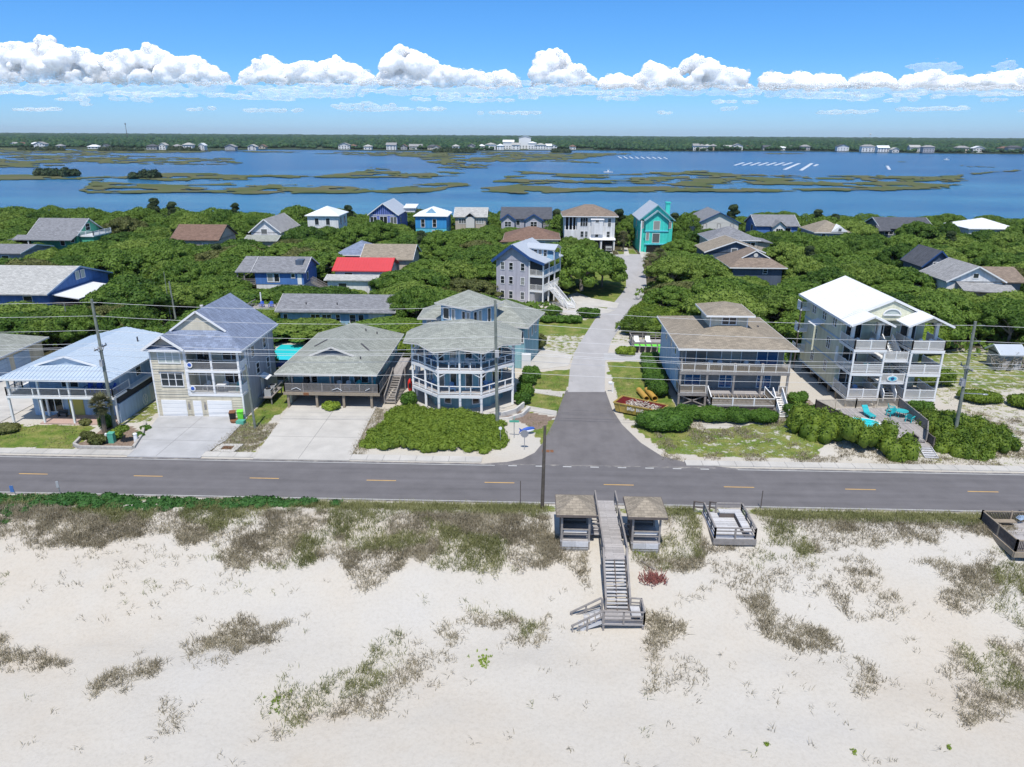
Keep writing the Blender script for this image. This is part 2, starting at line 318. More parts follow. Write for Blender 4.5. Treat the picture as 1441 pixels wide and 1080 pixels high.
GRASS = [([(-75,65.4),(-45.4,65.6),(-46.0,68.6),(-47.3,71.7),(-60,71.6),(-75,70)], 1.0), ([(-44.6,72),(-41.7,73),(-41.7,87),(-44.2,87)], .62),
         ([(-31.5,70.5),(-28.6,71.5),(-28.2,79),(-29,90),(-31.6,90),(-31.6,73.5)], .85), ([(-33,65.5),(-27,65.5),(-27.6,71),(-31.6,72)], .55),
         ([(-1.2,79.4),(3.2,77.2),(4.2,84),(-.6,85.6)], 1.0), ([(-.8,86),(4.3,85),(6,94.6),(-1,91.8)], .95), ([(-.8,74.4),(1.5,67.5),(3.0,75.8),(-.4,78.4)], .75),
         ([(-1,95.5),(5,97),(9,108),(11,124),(0,119)], .52), ([(0,111),(9,112),(12,123),(-2,121)], .85), ([(5,134),(14,131.5),(20,142),(22.5,155),(20,170),(10,170),(6,150)], 1.0), ([(8,130.6),(13.6,129.4),(13.8,130.8),(9,132)], 1.),
         ([(10.2,76),(10.2,98),(17,98),(16.6,80),(13.5,75)], .88), ([(13.0,67.0),(15,72.6),(28,76),(31,70),(27,66.2),(18,65.9)], .66), ([(10.8,74),(13.4,67),(18,73.5),(13,78)], .85),
         ([(36,65.8),(60,65.8),(70,74),(75,96),(49,96),(49,76)], .42), ([(11,108),(18,108),(21,120),(17,126)], .45), ([(22,193),(27,194),(27,204),(22,202)], .9), ([(31,193),(36,195),(36,204),(31,202)], .9), ([(52,88),(76,88),(76,106),(52,106)], .62)]
MULCH = [([(-46.1,66),(-39.5,66.2),(-42.4,71.6),(-45.8,72)], 1.), ([(-2.2,74.6),(1.0,72.6),(2.6,76.6),(-1.4,78.4)], .9), ([(-.8,85),(.6,85),(.2,93),(-1.0,93)], .8), ([(-15,75.3),(-2,75.5),(-2,77.2),(-15,77.2)], .8), ([(30,76),(34,76),(33,84),(29.5,84)], .6), ([(-33,65.8),(-27.2,65.8),(-28,71),(-31.5,72)], .35)]
def region(polys, blur=.6):
    a = np.zeros(gx.shape)
    wx = gx+(fbm(gx, gy, 41, 3, 3)-.5)*1.1; wy = gy+(fbm(gx, gy, 42, 3, 3)-.5)*1.1
    for poly, k in polys:
        xs_ = [p[0] for p in poly]; ys_ = [p[1] for p in poly]
        bb = (gx > min(xs_)-2) & (gx < max(xs_)+2) & (gy > min(ys_)-2) & (gy < max(ys_)+2)
        hit = np.zeros(gx.shape); hit[bb] = inpoly(wx[bb], wy[bb], poly)*k
        a = np.maximum(a, hit)
    return a
at_g = region(GRASS); at_m = region(MULCH)
at_g = np.maximum(at_g, .55*sstep(53.6, 54.6, gy)*(1-sstep(55.7, 56.0, gy)))
at_l = sstep(100, 112, gy+6*(fbm(gx, gy, 5, 8, 2)-.5))
at_l = np.where((gx < -30) & (gy > 88), 1., at_l); at_l = np.where((gx < -58) & (gy > 100), 1., at_l)
at_l = np.where(at_g > .3, 0, at_l)
at_l = np.where((gx > -2) & (gx < 15) & (gy > 92) & (gy < 124), 0, at_l); at_l = np.where((gx > -5) & (gx < 14) & (gy > 123) & (gy < 136), 0, at_l)
m, t, b, N, L = nodes('ground'); b.inputs['Roughness'].default_value = .95; b.inputs['Specular IOR Level'].default_value = .1
co = N('ShaderNodeTexCoord'); V = co.outputs['Object']
def noise(sc, det=6, rough=.6):
    n = N('ShaderNodeTexNoise'); n.inputs['Scale'].default_value = sc; n.inputs['Detail'].default_value = det; n.inputs['Roughness'].default_value = rough; L(V, n.inputs['Vector']); return n.outputs['Fac']
def ramp(fac, stops):
    r = N('ShaderNodeValToRGB'); e = r.color_ramp.elements
    e[0].position, e[0].color = stops[0][0], (*stops[0][1], 1); e[1].position, e[1].color = stops[-1][0], (*stops[-1][1], 1)
    for p, c in stops[1:-1]: k = e.new(p); k.color = (*c, 1)
    L(fac, r.inputs[0]); return r.outputs[0]
def mask(attr, nz, amp=.9, lo=.45, hi=.6):
    a = N('ShaderNodeAttribute'); a.attribute_name = attr
    s = N('ShaderNodeMath'); s.operation = 'SUBTRACT'; L(nz, s.inputs[0]); s.inputs[1].default_value = .5
    q = N('ShaderNodeMath'); q.operation = 'MULTIPLY_ADD'; L(s.outputs[0], q.inputs[0]); q.inputs[1].default_value = amp*2; L(a.outputs['Fac'], q.inputs[2])
    r = N('ShaderNodeMapRange'); L(q.outputs[0], r.inputs[0]); r.inputs[1].default_value = lo; r.inputs[2].default_value = hi; 
    z = N('ShaderNodeMath'); z.operation = 'GREATER_THAN'; L(a.outputs['Fac'], z.inputs[0]); z.inputs[1].default_value = .02
    o = N('ShaderNodeMath'); o.operation = 'MULTIPLY'; L(r.outputs[0], o.inputs[0]); L(z.outputs[0], o.inputs[1]); return o.outputs[0]
def mixc(f, a, c):
    x = N('ShaderNodeMixRGB'); L(f, x.inputs[0]); L(a, x.inputs[1]); L(c, x.inputs[2]); return x.outputs[0]
sand = ramp(noise(.09, 5), [(.3, (.505,.455,.380)), (.5, (.51,.478,.420)), (.7, (.505,.483,.440))])
sandf = ramp(noise(4.5, 7, .7), [(.30, (.90,.895,.885)), (.52, (1,1,1)), (.75, (1.03,1.03,1.03))])
mm = N('ShaderNodeMixRGB'); mm.blend_type = 'MULTIPLY'; mm.inputs[0].default_value = 1; L(sand, mm.inputs[1]); L(sandf, mm.inputs[2])
grassc = ramp(noise(.55, 8, .7), [(.28, (.070,.135,.022)), (.45, (.135,.195,.036)), (.6, (.24,.245,.075)), (.75, (.35,.31,.15))])
gf = ramp(noise(9, 4, .7), [(.3, (.6,.6,.6)), (.6, (1.1,1.1,1.1))]); g2 = N('ShaderNodeMixRGB'); g2.blend_type = 'MULTIPLY'; g2.inputs[0].default_value = 1; L(grassc, g2.inputs[1]); L(gf, g2.inputs[2])
mulc = ramp(noise(5, 6, .7), [(.3, (.14,.10,.075)), (.55, (.25,.19,.15)), (.75, (.32,.26,.21))])
litc = ramp(noise(.7, 7, .7), [(.3, (.03,.035,.014)), (.5, (.07,.065,.035)), (.72, (.15,.125,.085))])
c = mixc(mask('grass', noise(1.1, 8, .72)), mm.outputs[0], g2.outputs[0])
c = mixc(mask('mulch', noise(2.2, 6, .7), .5), c, mulc)
c = mixc(mask('litter', noise(.8, 6, .65), .5), c, litc); L(c, b.inputs['Base Color'])
bp = N('ShaderNodeBump'); bp.inputs['Strength'].default_value = .32; bp.inputs['Distance'].default_value = .12
vo = N('ShaderNodeTexVoronoi'); vo.inputs['Scale'].default_value = 1.6; L(V, vo.inputs['Vector'])
ha = N('ShaderNodeMath'); ha.operation = 'MULTIPLY_ADD'; L(vo.outputs['Distance'], ha.inputs[0]); ha.inputs[1].default_value = .35; L(noise(2.3, 8, .62), ha.inputs[2])
L(ha.outputs[0], bp.inputs['Height']); L(bp.outputs[0], b.inputs['Normal'])
me = np_mesh('ground', np.stack([gx, gy, gz], -1).reshape(-1, 3), fc, m, True)
for nme, arr in (('grass', at_g), ('mulch', at_m), ('litter', at_l)):
    a = me.attributes.new(nme, 'FLOAT', 'POINT'); a.data.foreach_set('value', arr.ravel().astype(np.float32))
tag(link_mesh('ground', me), kind='structure')

# ------------------------------------------------------------------ roads, pavement, drives (thin sheets, each about 4 mm above the one below)
def asphalt(name, c, v, spec=.25):
    m, t, b, N, L = nodes(name); b.inputs['Roughness'].default_value = .85; b.inputs['Specular IOR Level'].default_value = spec
    co = N('ShaderNodeTexCoord'); mp = N('ShaderNodeMapping'); L(co.outputs['Object'], mp.inputs[0])
    mp.inputs['Scale'].default_value = (.04,.9,1) if name == 'asphalt' else (.5,.10,1)
    n1 = N('ShaderNodeTexNoise'); n1.inputs['Scale'].default_value = 1.3; n1.inputs['Detail'].default_value = 5; L(mp.outputs[0], n1.inputs['Vector'])
    n2 = N('ShaderNodeTexNoise'); n2.inputs['Scale'].default_value = .5; n2.inputs['Detail'].default_value = 8; n2.inputs['Roughness'].default_value = .7; L(co.outputs['Object'], n2.inputs['Vector'])
    a = N('ShaderNodeMath'); a.operation = 'ADD'; L(n1.outputs['Fac'], a.inputs[0]); L(n2.outputs['Fac'], a.inputs[1])
    r = N('ShaderNodeMapRange'); L(a.outputs[0], r.inputs[0]); r.inputs[1].default_value = .65; r.inputs[2].default_value = 1.35; r.inputs[3].default_value = 1-v; r.inputs[4].default_value = 1+v
    s = N('ShaderNodeVectorMath'); s.operation = 'SCALE'; s.inputs[0].default_value = c; L(r.outputs[0], s.inputs['Scale']); L(s.outputs[0], b.inputs['Base Color'])
    if name == 'asphalt':                                # sand blown over both edges of the road
        sp = N('ShaderNodeSeparateXYZ'); L(co.outputs['Object'], sp.inputs[0]); q1 = N('ShaderNodeMath'); q1.operation = 'SUBTRACT'; L(sp.outputs['Y'], q1.inputs[0]); q1.inputs[1].default_value = 59.95
        q2 = N('ShaderNodeMath'); q2.operation = 'ABSOLUTE'; L(q1.outputs[0], q2.inputs[0]); n4 = N('ShaderNodeTexNoise'); n4.inputs['Scale'].default_value = .8; n4.inputs['Detail'].default_value = 7; n4.inputs['Roughness'].default_value = .65; L(co.outputs['Object'], n4.inputs['Vector'])
        q3 = N('ShaderNodeMath'); q3.operation = 'MULTIPLY_ADD'; L(n4.outputs['Fac'], q3.inputs[0]); q3.inputs[1].default_value = 2.0; L(q2.outputs[0], q3.inputs[2]); q4 = N('ShaderNodeMapRange'); L(q3.outputs[0], q4.inputs[0]); q4.inputs[1].default_value = 4.72; q4.inputs[2].default_value = 5.15; q4.inputs[4].default_value = .75
        mz_ = N('ShaderNodeMixRGB'); L(q4.outputs[0], mz_.inputs[0]); L(s.outputs[0], mz_.inputs[1]); mz_.inputs[2].default_value = (.42,.39,.34,1); L(mz_.outputs[0], b.inputs['Base Color'])
    n3 = N('ShaderNodeTexNoise'); n3.inputs['Scale'].default_value = 30; L(co.outputs['Object'], n3.inputs['Vector']); bp = N('ShaderNodeBump'); bp.inputs['Strength'].default_value = .2; bp.inputs['Distance'].default_value = .02; L(n3.outputs['Fac'], bp.inputs['Height']); L(bp.outputs[0], b.inputs['Normal'])
    M[name] = m
asphalt('asphalt', (.150,.143,.146), .20); asphalt('asphalt_side', (.165,.155,.155), .22); asphalt('pale_road', (.40,.39,.385), .12)
mat('line_white', (.50,.50,.48), .6, .15, 2); mat('line_yellow', (.60,.37,.12), .6, .15, 2)
def sheet(name, poly, z, mt, t=.12):
    o = MB().prism(poly, z-t, z).build(name, M[mt]); tag(o, kind='structure'); return o
sheet('road', [(-400,56.0),(400,56.0),(400,63.9),(-400,63.9)], .004, 'asphalt', .05)
def gp(pts, z=0): return [tuple(G(a, c_, z)[:2]) for a, c_ in pts]
SRL = [(3.2,63.9),(1.6,64.7),(1.0,66.0),(1.5,68.5),(3.2,76.0),(4.4,85.4)]
SRR = [(11.2,85.4),(11.0,79),(11.6,74.5),(13.0,69.5),(14.6,66.3),(17.5,64.6),(21.0,63.9)]
SRL = [(-4.6,63.9),(-2.4,64.3),(-.9,65.1),(.3,66.6),(1.1,69.0),(2.4,75.0),(4.1,85.4)]
sheet('side_road', SRL+[(9.0,85.4),(9.2,79),(9.8,74.5),(11.2,69.5),(12.8,66.3),(15.5,64.6),(19.0,63.9)], .008, 'asphalt_side', .06)
pl = gp([(799,552),(802,520),(808,497),(816,483),(837,450),(852,436),(865,425),(876,412),(881,403),(881,392),(878,384),(865,373),(858,366),(860,359.5),(880,357.5),(908,358.5),(914,366),(904,373),(909,388),(910,405),(901,427),(881,450),(860,480),(852,509),(851,552)])
sheet('side_road_pale', pl, .012, 'pale_road', .06)
mk = MB()
for x0, x1 in ((-400,-3.5),(19.5,400)): mk.box(x0, x1, 63.45, 63.55, -.01, .009)
mk.box(-400, 400, 56.22, 56.31, -.01, .009)
for i in range(8): mk.box(-2.2+i*2.6, -1.4+i*2.6, 63.42, 63.58, -.01, .0125)
tag(mk.build('road_edge_lines', M['line_white']), kind='structure')
mk = MB()
for i in range(-30, 31): mk.box(7.9+i*10.78-1.35, 7.9+i*10.78+1.35, 59.82, 59.94, -.01, .009)
tag(mk.build('road_centre_line', M['line_yellow']), kind='structure')
def walk(name, x0, x1, y0, y1, z=.09):
    mb = MB(); x = x0
    while x < x1-.01: mb.box(x+.012, min(x+1.6, x1)-.012, y0, y1, -.1, z); x += 1.6
    tag(mb.build(name, M['concrete']), kind='structure')
jm = MB()
for a_, b_ in (((-41,68.0),(-31.3,68.0)),((-41,71.4),(-31.4,71.4)),((-36.6,64.1),(-36.6,74.6)),((-27.4,69.5),(-17.7,69.5)),((-27.8,74.4),(-17.9,74.4)),((-22.6,64.1),(-22.6,79.5)),((-27.9,79.6),(-18.1,79.6))): jm.bar((*a_,.056),(*b_,.056),.035,.014)
tag(jm.build('driveway_joints', mat('joint', (.16,.155,.15), .95)), kind='structure')
walk('pavement', -120, -39.4, 64.25, 65.35); walk('pavement', -32.2, -27.0, 64.25, 65.35); walk('pavement', -17.6, -4.8, 64.1, 65.3); walk('pavement', 14.8, 120, 64.2, 65.3)
sheet('driveway', [(-39.4,63.95),(-32.2,63.95),(-31.4,68.3),(-31.55,74.7),(-41.5,74.7),(-40.4,69)], .06, 'concrete_grey')
sheet('driveway', [(-27.0,63.95),(-17.6,63.95),(-17.9,74.5),(-18.2,90),(-27.9,90),(-27.9,78)], .06, 'concrete')
sheet('driveway', gp([(735,523),(800,515),(806,500),(770,492),(748,490),(742,500)]), .035, 'concrete')
sheet('driveway', gp([(770,436),(806,444),(855,441),(866,437),(812,428),(800,424),(775,428)]), .035, 'concrete')
sheet('driveway', gp([(797,417),(815,430),(868,434),(871,427),(832,420),(812,412)]), .036, 'concrete')
sheet('path', gp([(743,546.5),(792,553),(791,559),(742,551.5)]), .035, 'concrete'); sheet('path', gp([(740,571),(784,579),(782,585),(739,577)]), .035, 'concrete')
sheet('driveway', gp([(849,497),(931,497),(931,507),(851,507)]), .03, 'concrete_grey')
sheet('driveway', [(-76,70.8),(-57.8,70.8),(-57.8,90),(-66.5,97),(-76,97)], .035, 'concrete')
sheet('path', gp([(878,360),(886,360),(883,349),(878,349)]), .035, 'concrete'); sheet('driveway', gp([(846,358),(862,360),(862,352),(846,352)]), .035, 'concrete'); sheet('driveway', gp([(903,364),(915,362),(914,350),(898,350)]), .035, 'concrete')
sheet('driveway', [(-62,104),(-50,104),(-47,116),(-60,118)], .035, 'concrete_grey')

# ------------------------------------------------------------------ water, marsh, far shore
WZ = -1.0
m, t, b, N, L = nodes('water'); b.inputs['Specular IOR Level'].default_value = .22; b.inputs['Roughness'].default_value = .25
co = N('ShaderNodeTexCoord'); V = co.outputs['Object']
mp = N('ShaderNodeMapping'); L(V, mp.inputs[0]); mp.inputs['Scale'].default_value = (.35,1,1)
w1 = N('ShaderNodeTexNoise'); w1.inputs['Scale'].default_value = .011; w1.inputs['Detail'].default_value = 6; w1.inputs['Roughness'].default_value = .6; L(mp.outputs[0], w1.inputs['Vector'])
w2 = N('ShaderNodeTexNoise'); w2.inputs['Scale'].default_value = .16; w2.inputs['Detail'].default_value = 8; w2.inputs['Roughness'].default_value = .7; L(mp.outputs[0], w2.inputs['Vector'])
sx = N('ShaderNodeSeparateXYZ'); L(V, sx.inputs[0]); dr = N('ShaderNodeMapRange'); L(sx.outputs['Y'], dr.inputs[0]); dr.inputs[1].default_value = 280; dr.inputs[2].default_value = 700; dr.inputs[3].default_value = .22; dr.inputs[4].default_value = -.04
s1 = N('ShaderNodeMath'); s1.operation = 'ADD'; L(w1.outputs['Fac'], s1.inputs[0]); L(dr.outputs[0], s1.inputs[1])
s2 = N('ShaderNodeMath'); s2.operation = 'MULTIPLY_ADD'; L(w2.outputs['Fac'], s2.inputs[0]); s2.inputs[1].default_value = .35; L(s1.outputs[0], s2.inputs[2])
wr = N('ShaderNodeValToRGB'); e = wr.color_ramp.elements; e[0].position = .40; e[0].color = (.003,.036,.115,1); e[1].position = 1.0; e[1].color = (.05,.19,.27,1); k = e.new(.7); k.color = (.012,.085,.185,1)
L(s2.outputs[0], wr.inputs[0]); L(wr.outputs[0], b.inputs['Base Color'])
bp = N('ShaderNodeBump'); bp.inputs['Strength'].default_value = .5; bp.inputs['Distance'].default_value = .5; w3 = N('ShaderNodeTexNoise'); w3.inputs['Scale'].default_value = .5; w3.inputs['Detail'].default_value = 5; L(mp.outputs[0], w3.inputs['Vector']); L(w3.outputs['Fac'], bp.inputs['Height']); L(bp.outputs[0], b.inputs['Normal'])
tag(MB().add([(-9000,-9000,-3.35),(9000,-9000,-3.35),(9000,-20,-3.35),(-9000,-20,-3.35)], [(0,1,2,3)]).build('ocean_water', m), kind='structure')
tag(MB().add([(-4000,255,WZ),(4000,255,WZ),(4000,2200,WZ),(-4000,2200,WZ)], [(0,1,2,3)]).build('sound_water', m), kind='structure')
MARSH = [
 ([(-40,246.5),(60,247),(104,252),(200,250),(240,242),(310,243),(350,246),(430,246),(500,243),(530,236),(555,239),(575,243),(630,240),(676,243),(640,247),(600,251),(520,251),(440,252),(380,249),(330,252),(240,254),(140,253),(100,254),(-40,253)], .05),
 ([(66,269),(112,259),(72,254),(135,253),(130,256),(200,259),(320,259),(345,256),(340,261),(400,260),(480,265),(560,256),(615,254),(636,260),(560,267),(500,270.5),(430,271),(300,271),(180,269.5),(72,271)], .04),
 ([(-40,214),(120,215),(180,219),(290,222),(352,224),(300,233),(200,231),(140,233),(50,234),(-40,237)], .30),
 ([(-60,204),(0,206),(280,208),(327,212.5),(280,215),(180,216),(-60,214)], -.3),
 ([(478,213.5),(600,214),(640,211.5),(700,213.5),(780,215),(892,216.5),(850,221),(800,226),(842,229),(740,227),(700,229),(645,225),(690,236),(640,238),(620,230),(600,224),(560,220),(478,218)], .03),
 ([(690,252),(725,247),(735,239),(790,243),(880,245),(910,242),(940,240),(990,240),(1010,243),(1100,246),(1220,245.5),(1280,249),(1370,247),(1400,241),(1435,238),(1443,239),(1390,246),(1350,252),(1300,258),(1358,260),(1280,264),(1220,269),(1130,270.5),(1000,271),(860,270),(760,270),(690,265.5),(722,260),(762,258),(688,254)], .02),
 ([(1362,233),(1405,235.5),(1360,236.5)], 0), ([(330,212.5),(420,213.5),(410,215),(335,214.5)], .1), ([(430,215),(480,214),(480,218),(440,217)], .1), ([(1240,226),(1300,227),(1290,228)], .2), ([(1060,215.5),(1160,216),(1100,217)], .2)]
PONDS = [[(740,261),(800,258.5),(950,259),(962,262.5),(860,263.5),(780,263)], [(1000,259.5),(1190,262),(1232,264.5),(1110,266.5),(1010,264.5)], [(1130,252),(1230,254),(1200,257),(1120,255)], [(240,262),(330,261),(350,264),(260,266)], [(840,247.5),(900,246.5),(940,248),(860,250)], [(560,261),(600,259),(590,262)], [(640,219),(700,218),(690,222),(650,222)]]
py_ = np.concatenate([np.arange(203.5, 225, .30), np.arange(225, 273.5, .5)]); px_ = np.arange(-140, 1581, 2.2)
PXX, PYY = np.meshgrid(px_, py_)
dirs = _fw[None,None]*F_PX+_rt[None,None]*(PXX-CX)[...,None]-_up[None,None]*(PYY-CY)[...,None]
tt = (WZ+.4-CAM_H)/dirs[...,2]; mxw = dirs[...,0]*tt; myw = dirs[...,1]*tt
nA = fbm(mxw, myw, 71, 60, 6)-.5; nB = fbm(mxw, myw, 72, 60, 6)-.5; nC = fbm(mxw*.8, myw, 73, 46, 6)
nD = fbm(mxw, myw, 77, 15, 4)
keep = np.zeros(PXX.shape, bool)
for poly, th in MARSH:
    keep |= inpoly(PXX+nA*1030/myw*75, PYY+nB*30900/myw**2*80, poly) & (nC > .29+th*.42) & (nD > .35+.05*(th > .2))
for poly in PONDS: keep &= ~inpoly(PXX+nB*1030/myw*60, PYY+nA*30900/myw**2*50, poly)
H_ = keep
mz = WZ+.15+.5*fbm(mxw, myw, 75, 12, 3)
ii = np.arange(PXX.size).reshape(PXX.shape)
ff = np.stack([ii[1:,:-1], ii[1:,1:], ii[:-1,1:], ii[:-1,:-1]], -1)[H_[:-1,:-1] & H_[1:,1:]]
m, t, b, N, L = nodes('marsh'); b.inputs['Roughness'].default_value = .95; b.inputs['Specular IOR Level'].default_value = .05
co = N('ShaderNodeTexCoord'); V = co.outputs['Object']
def noise(sc, det=6, rough=.6):
    n = N('ShaderNodeTexNoise'); n.inputs['Scale'].default_value = sc; n.inputs['Detail'].default_value = det; n.inputs['Roughness'].default_value = rough; L(V, n.inputs['Vector']); return n.outputs['Fac']
L(ramp(noise(.03, 9, .7), [(.3, (.060,.085,.030)), (.45, (.100,.122,.050)), (.6, (.125,.120,.068)), (.75, (.155,.180,.070))]), b.inputs['Base Color'])
used = np.unique(ff); re = np.zeros(PXX.size, np.int64); re[used] = np.arange(len(used))
vv = np.stack([mxw, myw, mz], -1).reshape(-1, 3)[used]
tag(link_mesh('marsh', np_mesh('marsh', vv, re[ff], m)), kind='structure')
mat('far_ground', (.05,.07,.03), .95, .3, .01)
fs = MB(); fp = []
for x in range(-2600, 2601, 100): fp.append((x, 1455+70*math.sin(x*.004)+40*math.sin(x*.013+1)-(120 if x < -500 else 0)))
fs.prism(fp+[(14000,9500),(-14000,9500)], WZ-1, WZ+1.2); tag(fs.build('far_shore', M['far_ground']), kind='structure')
def shore_y(x): return 1455+70*math.sin(x*.004)+40*math.sin(x*.013+1)-(120 if x < -500 else 0)

# far wood on the mainland: one mass nobody could count
V0 = np.array([(-1,1.618,0),(1,1.618,0),(-1,-1.618,0),(1,-1.618,0),(0,-1,1.618),(0,1,1.618),(0,-1,-1.618),(0,1,-1.618),(1.618,0,-1),(1.618,0,1),(-1.618,0,-1),(-1.618,0,1)]); V0 /= 1.902
F0 = np.array([(0,11,5),(0,5,1),(0,1,7),(0,7,10),(0,10,11),(1,5,9),(5,11,4),(11,10,2),(10,7,6),(7,1,8),(3,9,4),(3,4,2),(3,2,6),(3,6,8),(3,8,9),(4,9,5),(2,4,11),(6,2,10),(8,6,7),(9,8,1)])
cx_, cy_, cr_, ch_ = [], [], [], []
Y = 1440.
while Y < 7600:
    sp = 8.5*(Y/1440)**.9; w = .86*Y; n = int(2*w/sp)
    x = np.linspace(-w, w, n)+rng.uniform(-sp*.5, sp*.5, n); y = Y+rng.uniform(-.5, .5, n)*Y*.012
    cx_.append(x); cy_.append(y); s = rng.uniform(.65, 1.25, n); cr_.append(sp*.72*s); ch_.append(np.clip(5.0+7.0*rng.random(n)**1.3+5*fbm(x, y, 91, 260, 3)-2.5, 4, 17)*np.clip(.75+.25*(Y-1440)/300, 0, 1.05)); Y *= 1.0115
cx_, cy_, cr_, ch_ = map(np.concatenate, (cx_, cy_, cr_, ch_))
ok = np.array([cy_[i] > shore_y(cx_[i])+6 for i in range(len(cx_))]) & ~((np.abs(cx_-10) < 78) & (cy_ < 1590)) & ~((fbm(cx_, cy_, 95, 90, 3) < .36) & (cy_ < 1750))
cx_, cy_, cr_, ch_ = cx_[ok], cy_[ok], cr_[ok], ch_[ok]; n = len(cx_)
P_ = V0[None]*rng.uniform(.72, 1.28, (n, 12, 1)); P_ = P_*np.stack([cr_, cr_, ch_*.55], -1)[:,None]+np.stack([cx_, cy_, ch_*.5], -1)[:,None]
ffc = (F0[None]+(np.arange(n)*12)[:,None,None]).reshape(-1, 3)
o = link_mesh('far_forest', np_mesh('far_forest', P_.reshape(-1, 3), ffc, M['far_leaf'])); tag(o, 'dark green wood along the mainland horizon beyond the sound', 'forest', kind='stuff')

# ------------------------------------------------------------------ clouds: real lumps of white, lit by the sun, some ten kilometres away
m, t, b, N, L = nodes('cloud'); b.inputs['Base Color'].default_value = (.965,.97,.98,1); b.inputs['Roughness'].default_value = 1; b.inputs['Specular IOR Level'].default_value = 0
b.subsurface_method = 'RANDOM_WALK'; b.inputs['Subsurface Weight'].default_value = 1; b.inputs['Subsurface Radius'].default_value = (1,1,1); b.inputs['Subsurface Scale'].default_value = 240
co = N('ShaderNodeTexCoord'); sp = N('ShaderNodeSeparateXYZ'); L(co.outputs['Generated'], sp.inputs[0]); nz = N('ShaderNodeTexNoise'); nz.inputs['Scale'].default_value = .007; nz.inputs['Detail'].default_value = 5; L(co.outputs['Object'], nz.inputs['Vector'])
q = N('ShaderNodeMath'); q.operation = 'MULTIPLY_ADD'; L(nz.outputs['Fac'], q.inputs[0]); q.inputs[1].default_value = .55; L(sp.outputs['Z'], q.inputs[2])
mr = N('ShaderNodeMapRange'); L(q.outputs[0], mr.inputs[0]); mr.inputs[1].default_value = .22; mr.inputs[2].default_value = .70; mr.inputs[3].default_value = .05; L(mr.outputs[0], b.inputs['Alpha']); M['cloud'] = m   # the vapour thins out towards the base
m2 = m.copy(); m2.name = 'thin_cloud'; b2 = m2.node_tree.nodes['Principled BSDF']
for l_ in list(b2.inputs['Alpha'].links): m2.node_tree.links.remove(l_)
b2.inputs['Alpha'].default_value = .17; M['thin_cloud'] = m2
CD = 11000.
tex1 = bpy.data.textures.new('puff', 'CLOUDS'); tex1.noise_scale = 190; tex1.noise_depth = 4; tex1.noise_basis = 'VORONOI_F1'
tex2 = bpy.data.textures.new('billow', 'CLOUDS'); tex2.noise_scale = 48; tex2.noise_depth = 4
EDGE = []
def cloud(label, prof, base, seed, group='cumulus clouds along the horizon'):
    EDGE.append((prof, base))
    """prof: outline of the top in photo pixels [(px, py)...]; base: photo y of the flat base"""
    rr = random.Random(seed); mb = MB(); k = CD/F_PX
    x0, x1 = prof[0][0], prof[-1][0]; n = int((x1-x0)/1.7)
    for i in range(n):
        px = rr.uniform(x0, x1)
        for a, c_ in zip(prof, prof[1:]):
            if a[0] <= px <= c_[0]: top = a[1]+(c_[1]-a[1])*(px-a[0])/max(1e-6, c_[0]-a[0]); break
        for j in range(3):
            r = rr.uniform(3.0, 8.0)*min(1, .3+(base-top)/36)*(1+.35*j); py = top+r*.75 if j == 0 else top+r*.7+rr.random()*max(0, base-top-r)
            py = min(py, base-r*.4); w_ = ray(px, py); P0 = np.array([0, 0, CAM_H])+w_*(CD/w_[1]); P0[1] += rr.uniform(-1, 1)*120
            mb.blob(P0, (r*k, r*k*rr.uniform(.7, 1.1), r*k*rr.uniform(.7, .95)), 2)
    zb = CAM_H+(188-base)*k
    mb.v = [(a, c_, max(d_, zb+22*math.sin(a*.011)+14*math.sin(a*.037+c_*.02))) for a, c_, d_ in mb.v]
    c0 = Vector(mb.v[0]); c0.z = zb; mb.v = [tuple(Vector(v)-c0) for v in mb.v]
    o = mb.build('cloud', M['cloud'], None, c0)
    md = o.modifiers.new('r', 'REMESH'); md.mode = 'VOXEL'; md.voxel_size = 11; md.use_smooth_shade = True
    for tx, st in ((tex1, -75), (tex2, 38)):
        d = o.modifiers.new('d', 'DISPLACE'); d.texture = tx; d.strength = st; d.mid_level = .45; d.texture_coords = 'GLOBAL'
    dg = bpy.context.evaluated_depsgraph_get(); me2 = bpy.data.meshes.new_from_object(o.evaluated_get(dg)); o.modifiers.clear(); old = o.data; o.data = me2; bpy.data.meshes.remove(old)
    tag(o, label, 'cloud', group); return o
cloud('broad white cloud bank at the far left with a tall rounded peak', [(-60,90),(-10,72),(20,58),(45,66),(62,50),(75,60),(92,72),(110,66),(135,80),(160,108)], 128, 1)
cloud('white billowing cloud beside the far left bank, peaked in its middle', [(136,92),(150,78),(175,72),(200,72),(212,62),(228,72),(250,82),(275,80),(300,95),(316,106)], 128, 2)
cloud('low double humped white cloud left of the picture centre', [(345,104),(362,88),(378,78),(395,90),(410,94),(430,86),(455,92),(470,79),(490,90),(510,97),(528,110)], 127, 3)
cloud('tall white cloud with steep left side near the picture centre', [(541,100),(548,78),(562,66),(580,70),(600,80),(618,92),(650,98),(690,104),(712,100),(730,112)], 130, 4)
cloud('upright white cloud tower right of the picture centre', [(752,88),(762,74),(782,70),(796,80),(803,92),(820,96),(834,112)], 128, 5)
cloud('small low white cloud just right of the upright cloud tower', [(846,114),(862,104),(880,108),(903,118)], 131, 6)
cloud('high white cloud with twin heads over the right half', [(903,104),(915,90),(932,92),(946,104),(960,90),(978,79),(996,84),(1020,96),(1052,102)], 131, 7)
cloud('ragged white cloud right of the twin headed cloud', [(1070,108),(1086,100),(1104,108),(1125,102),(1146,108),(1162,104),(1185,112)], 131, 8)
cloud('small white puff between two wide clouds on the right', [(1200,112),(1218,103),(1235,104),(1255,114)], 129, 9)
